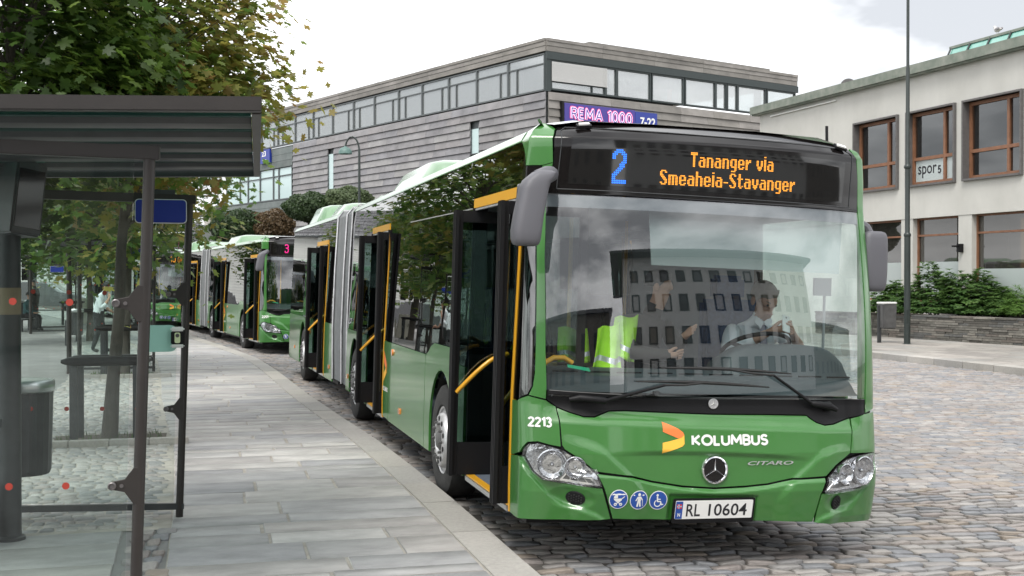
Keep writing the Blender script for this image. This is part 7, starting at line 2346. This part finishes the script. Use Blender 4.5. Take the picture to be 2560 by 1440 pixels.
def face_parts(o, n, f, u, s, hairmat, hair='short'):
    r_ = u.cross(f) * -1
    r_ = f.cross(u).normalized()
    Mx = Matrix((r_, f, u)).transposed().to_4x4(); Mx.translation = n
    mb = MB()
    def hf(a, b):
        # cap over the skull, cut away at the face
        t = math.pi * b * .60
        x, y, z = math.sin(t) * math.cos(a), math.sin(t) * math.sin(a), math.cos(t)
        k = 1.0 + .03 * math.sin(a * 9) * math.sin(b * 11)
        front = sst((y - .15) / .5) * sst((b - .45) / .25)
        return Mx @ (Vector((x * .084 * k, (y * .102 - .006) * k * (1 - .12 * front), .165 + .098 * z * k + front * .045)) * s)
    mb.grid(hf, [2 * math.pi * i / 28 for i in range(29)], [i / 10 for i in range(11)])
    mb.build('hair', hairmat, o, smooth=60)
    for g_ in (-1, 1):
        mb = MB(); mb.sphere(Mx @ (Vector((g_ * .033, .086, .142)) * s), .0085 * s, 8, 6); mb.build('eye', M['eye'], o, smooth=60)
        mb = MB(); mb.sphere((0, 0, 0), (.011 * s, .022 * s, .030 * s), 10, 6); mb.v = [tuple(Mx @ (Vector(v) + Vector((g_ * .083, -.006, .130)) * s)) for v in mb.v]; mb.build('ear', M['skin'], o, smooth=60)
        mb = MB(); mb.tube([Mx @ (Vector((g_ * (.016 + .010 * k), .091 - .004 * k * k, .158 + .002 * k)) * s) for k in range(4)], .0042 * s, 5); mb.build('eyebrow', hairmat, o, smooth=60)
    mb = MB(); mb.tube([Mx @ (Vector((x, .093 - 8 * x * x, .082)) * s) for x in np.linspace(-.024, .024, 7)], .0042 * s, 5); mb.build('mouth', pmat_lip, o, smooth=60)
pmat_lip = pmat('lips', (0.30, 0.12, 0.10), .5)

# the driver: sits behind the wheel, head bent over a phone held in both hands (bus coordinates)
bm_ = Matrix.Translation((0.02, 0, 0)) @ Euler((0, 0.03, 0)).to_matrix().to_4x4()
drv = thing('person', 'bus driver in white shirt and tie looking down at a white phone', 'person', (0.02, 0, 0), 0, ry=.03)
J = dict(pel=((.80, 1.32, 1.02), (.17, .14)), wa=((.80, 1.29, 1.20), (.165, .13)), ch=((.81, 1.24, 1.42), (.19, .135)), cl=((.815, 1.17, 1.555), (.12, .085)), neck=((.825, 1.14, 1.605), (.060, .062)),
         sR=((.635, 1.19, 1.525), .078), eR=((.50, 1.00, 1.37), .058), fR=((.62, .86, 1.45), .046), wR=((.735, .775, 1.528), .031),
         sL=((1.00, 1.20, 1.525), .078), eL=((1.10, 1.03, 1.36), .058), fL=((1.02, .88, 1.43), .046), wL=((.925, .79, 1.505), .031),
         hR=((.70, 1.27, .99), .10), kR=((.66, .86, 1.05), .078), aR=((.64, .84, .60), .05), hL=((.90, 1.27, .99), .10), kL=((.94, .86, 1.05), .078), aL=((.95, .84, .60), .05), ttR=((.64, .72, .57), .04), ttL=((.95, .72, .57), .04))
Bn = [('pel', 'wa', 2), ('wa', 'ch', 0), ('ch', 'cl', 0), ('cl', 'neck', 1), ('ch', 'sR', 0), ('sR', 'eR', 0), ('eR', 'fR', 0), ('fR', 'wR', 1), ('ch', 'sL', 0), ('sL', 'eL', 0), ('eL', 'fL', 1), ('fL', 'wL', 1), ('pel', 'hR', 2), ('hR', 'kR', 2), ('kR', 'aR', 2), ('aR', 'ttR', 3), ('pel', 'hL', 2), ('hL', 'kL', 2), ('kL', 'aL', 2), ('aL', 'ttL', 3)]
hand(J, Bn, 'wR', (.735, .775, 1.528), (.75, -.45, .30), (.0, -.15, 1), (.75, .55, .1), 1, 1.12)
hand(J, Bn, 'wL', (.925, .79, 1.505), (-.45, -.55, .30), (-.1, -.15, 1), (-.75, .6, .1), 1, 1.12)
n_, f_d, u_ = head(J, Bn, (.825, 1.14, 1.605), (.18, -.85, -.42), (.06, -.36, 1.0), 1.16)
bo = body('body', J, Bn, [M['shirt'], M['skin'], M['trousers'], M['shoe']], drv, Matrix.Identity(4))
face_parts(bo, n_, f_d, u_, 1.16, M['hair_grey'])
mb = MB(); mb.prism([(-.022, 0), (.022, 0), (.034, -.22), (0, -.26), (-.034, -.22)], .012, 0, frame((.82, 1.068, 1.565), (1, 0, 0), (0, .12, 1))); mb.build('tie', M['tie'], drv, smooth=0)
for g_ in (-1, 1):
    mb = MB(); mb.prism([(0, 0), (.06, .05), (.075, .0), (.03, -.05)] if g_ > 0 else [(0, 0), (-.03, -.05), (-.075, 0), (-.06, .05)], .012, 0, frame((.822, 1.066, 1.585), (1, 0, 0), (0, .3, 1))); mb.build('collar', M['shirt'], drv, smooth=0)
ph_ = thing('phone', 'white phone held up by the bus driver', 'phone', (0.02, 0, 0), 0, ry=.03)
mb = MB(); mb.box((0, 0, 0), (.066, .009, .132)); MP = Matrix.Translation((.822, .708, 1.588)) @ Euler((R(-24), R(14), R(8))).to_matrix().to_4x4()
mb.build('case', M['white_gloss'], ph_, bevel=.003, xf=MP)
mb = MB(); mb.lathe([(0, .001), (.006, .001), (.006, 0)], 12, 0, MP @ frame((.0, -.0046, .048), (1, 0, 0), (0, 0, 1))); mb.build('camera', M['black'], ph_, smooth=0)

# passenger in a dark jacket, leaning by the driver's cab
pas = thing('person', 'passenger in a dark jacket leaning towards the driver, face turned away', 'person', (0.02, 0, 0), 0, ry=.03)
J = dict(pel=((-.22, 1.18, 1.0), (.16, .13)), wa=((-.22, 1.15, 1.2), (.16, .14)), ch=((-.18, 1.06, 1.45), (.19, .15)), cl=((-.12, 1.0, 1.62), (.12, .10)), neck=((-.075, .985, 1.70), (.058, .06)),
         sR=((-.34, 1.02, 1.56), .085), eR=((-.33, .84, 1.36), .068), wR=((-.08, .78, 1.34), .045), sL=((.02, 1.05, 1.56), .085), eL=((.06, .9, 1.38), .065), wL=((.05, .80, 1.46), .042),
         hR=((-.30, 1.18, .92), .10), kR=((-.30, 1.15, .62), .075), aR=((-.30, 1.17, .38), .05), hL=((-.13, 1.18, .92), .10), kL=((-.13, 1.15, .62), .075), aL=((-.13, 1.17, .38), .05), tR=((-.3, 1.06, .36), .04), tL=((-.13, 1.06, .36), .04))
Bn = [('pel', 'wa', 0), ('wa', 'ch', 0), ('ch', 'cl', 0), ('cl', 'neck', 1), ('ch', 'sR', 0), ('sR', 'eR', 0), ('eR', 'wR', 0), ('ch', 'sL', 0), ('sL', 'eL', 0), ('eL', 'wL', 0), ('pel', 'hR', 2), ('hR', 'kR', 2), ('kR', 'aR', 2), ('aR', 'tR', 3), ('pel', 'hL', 2), ('hL', 'kL', 2), ('kL', 'aL', 2), ('aL', 'tL', 3)]
hand(J, Bn, 'wR', (-.08, .78, 1.34), (.9, -.25, .1), (.1, -.1, 1), (.4, .8, .1), 1)
hand(J, Bn, 'wL', (.05, .80, 1.46), (.3, -.6, .5), (.3, -.1, 1), (.6, .6, .1), 1)
n_, f_d, u_ = head(J, Bn, (-.075, .985, 1.70), (.85, -.45, -.05), (.05, -.05, 1), 1.0)
bo = body('body', J, Bn, [M['jacket'], M['skin'], M['trousers'], M['shoe']], pas, Matrix.Identity(4))
face_parts(bo, n_, f_d, u_, 1.0, M['hair_dark'])
def vest(loc, label, pts, seed):
    t = thing('hi_vis_vest', label, 'vest', (0.02, 0, 0), 0, 'hi-vis vests inside the bus', ry=.03)
    q = random.Random(seed)
    for nm, poly in pts:
        mb = MB()
        V = []
        nu, nv = 12, 16
        (a, b, c, d) = [Vector(p) for p in poly]
        for j in range(nv + 1):
            for i in range(nu + 1):
                u, v = i / nu, j / nv
                p = (a * (1 - u) + b * u) * (1 - v) + (d * (1 - u) + c * u) * v
                p += Vector((0, -.035 * math.sin(u * 9 + seed + v * 2) * (.4 + v), .012 * math.sin(u * 7)))
                V.append(p)
        F = [(j * (nu + 1) + i, j * (nu + 1) + i + 1, (j + 1) * (nu + 1) + i + 1, (j + 1) * (nu + 1) + i) for j in range(nv) for i in range(nu)]
        mb.add(V, F, 0)
        for k, f in enumerate(mb.f):
            if k // nu in (11, 12): mb.m[k] = 1
        o = mb.build(nm, [M['hivis'], M['silver']], t, smooth=60)
        so = o.modifiers.new('thick', 'SOLIDIFY'); so.thickness = .008
vest(None, 'bright yellow green vest hanging behind the dash, left of the passenger', [('front', ((-.60, .78, 1.52), (-.43, .80, 1.57), (-.42, .72, 1.22), (-.66, .70, 1.24))), ('back', ((-.44, .88, 1.60), (-.26, .88, 1.62), (-.30, .80, 1.28), (-.52, .80, 1.36)))], 1)
vest(None, 'second yellow green vest, on a seat deeper in the bus', [('front', ((-.66, 1.50, 1.50), (-.43, 1.50, 1.49), (-.43, 1.46, 1.24), (-.66, 1.46, 1.24)))], 4)

# the man in the white shirt at the stop
man = thing('person', 'man in white shirt and black trousers with a hand at his chin', 'person', (-5.54, 22.91, PZ))
Rm = R(-14)
J = dict(pel=((0, 0, .86), (.155, .125)), wa=((.01, 0, 1.02), (.165, .13)), ch=((.05, .02, 1.24), (.185, .135)), cl=((.12, .02, 1.385), (.11, .085)), neck=((.155, .02, 1.435), (.055, .055)),
         sN=((.06, -.16, 1.33), .078), eN=((.13, -.20, 1.06), .056), fN=((.22, -.17, 1.13), .05), wN=((.305, -.09, 1.29), .032), sF=((.08, .19, 1.33), .078), eF=((.12, .24, 1.06), .056), wF=((.24, .16, .98), .036),
         hN=((-.01, -.09, .80), .10), kN=((.03, -.10, .46), .075), aN=((-.10, -.10, .07), .048), tN=((.06, -.11, .03), .04), hF=((.01, .09, .80), .10), kF=((.13, .10, .46), .075), aF=((.14, .10, .07), .048), tF=((.29, .10, .03), .04))
Bn = [('pel', 'wa', 2), ('wa', 'ch', 0), ('ch', 'cl', 0), ('cl', 'neck', 1), ('ch', 'sN', 0), ('sN', 'eN', 0), ('eN', 'fN', 0), ('fN', 'wN', 1), ('ch', 'sF', 0), ('sF', 'eF', 0), ('eF', 'wF', 1), ('pel', 'hN', 2), ('hN', 'kN', 2), ('kN', 'aN', 2), ('aN', 'tN', 3), ('pel', 'hF', 2), ('hF', 'kF', 2), ('kF', 'aF', 2), ('aF', 'tF', 3)]
hand(J, Bn, 'wN', (.305, -.09, 1.29), (-.05, .35, 1), (-.6, .2, .3), (-.6, .6, .4), 1)
hand(J, Bn, 'wF', (.24, .16, .98), (.9, -.2, -.3), (0, -.5, .8), (.2, -.6, -.6), 1)
n_, f_d, u_ = head(J, Bn, (.155, .02, 1.435), (.95, -.05, -.30), (.30, 0, 1), .98)
bo = body('body', J, Bn, [M['shirt'], M['skin'], M['trousers'], M['shoe']], man, Matrix.Rotation(Rm, 4, 'Z'))
face_parts(bo, n_, f_d, u_, .98, M['hair_dark'])
# figures farther off in the square
def far_person(loc, rz, label, top, hairm, seated=False):
    t = thing('person', label, 'person', loc, rz)
    if seated:
        J = dict(pel=((0, 0, .52), (.15, .14)), ch=((.02, 0, .85), (.18, .14)), cl=((.06, 0, 1.0), (.1, .08)), neck=((.08, 0, 1.06), .055), hR=((.05, -.09, .50), .09), kR=((.42, -.11, .50), .07), aR=((.42, -.11, .07), .045), tR=((.54, -.11, .04), .04), hL=((.05, .09, .50), .09), kL=((.42, .11, .50), .07), aL=((.42, .11, .07), .045), tL=((.54, .11, .04), .04), sR=((.02, -.18, .93), .07), eR=((.08, -.22, .68), .05), wR=((.30, -.14, .62), .035), sL=((.02, .18, .93), .07), eL=((.08, .22, .68), .05), wL=((.30, .14, .62), .035)); nk = (.08, 0, 1.06)
    else:
        J = dict(pel=((0, 0, .90), (.15, .13)), ch=((.0, 0, 1.25), (.18, .14)), cl=((.02, 0, 1.42), (.1, .08)), neck=((.03, 0, 1.48), .055), hR=((0, -.09, .82), .09), kR=((.02, -.1, .47), .07), aR=((-.02, -.1, .07), .045), tR=((.1, -.1, .04), .04), hL=((0, .09, .82), .09), kL=((.04, .1, .47), .07), aL=((.02, .1, .07), .045), tL=((.14, .1, .04), .04), sR=((0, -.18, 1.36), .07), eR=((-.01, -.23, 1.10), .05), wR=((.10, -.22, .88), .035), sL=((0, .18, 1.36), .07), eL=((-.01, .23, 1.1), .05), wL=((.1, .22, .88), .035)); nk = (.03, 0, 1.48)
    Bn = [('pel', 'ch', 0), ('ch', 'cl', 0), ('cl', 'neck', 1)] + sum([[('pel', 'h' + g, 2), ('h' + g, 'k' + g, 2), ('k' + g, 'a' + g, 2), ('a' + g, 't' + g, 3), ('ch', 's' + g, 0), ('s' + g, 'e' + g, 0), ('e' + g, 'w' + g, 0)] for g in 'RL'], [])
    for g, s_ in (('R', 1), ('L', -1)): hand(J, Bn, 'w' + g, J['w' + g][0], (.4, 0, -1) if not seated else (1, 0, -.2), (.6, .4 * s_, .2), (.2, .8 * s_, -.1), 1)
    n_, f_d, u_ = head(J, Bn, nk, (1, 0, -.1), (.05, 0, 1), 1.0)
    bo = body('body', J, Bn, [top, M['skin'], M['trousers'], M['shoe']], t, Matrix.Identity(4))
    face_parts(bo, n_, f_d, u_, 1.0, hairm)
    return t
p_ = at(66, 40)
far_person((p_.x, p_.y, PZ), R(-20), 'seated person in a teal jacket far off at the left edge', M['tealjacket'], M['hair_dark'], True)
t = thing('bench', 'small dark bench under the person in the teal jacket', 'bench', (p_.x, p_.y, PZ), R(-20))
mb = MB(); mb.bx((-.25, -.7, .37), (.22, .7, .41)); mb.build('seat', M['darkgrey'], t, bevel=.006)
for yy in (-.55, .55):
    mb = MB(); mb.bx((-.2, yy - .03, 0), (.15, yy + .03, .368)); mb.build('leg', M['darkgrey'], t)
p_ = at(88, 43)
far_person((p_.x, p_.y, PZ), R(160), 'standing person in dark clothes near the parked car', M['jacket'], M['hair_dark'])
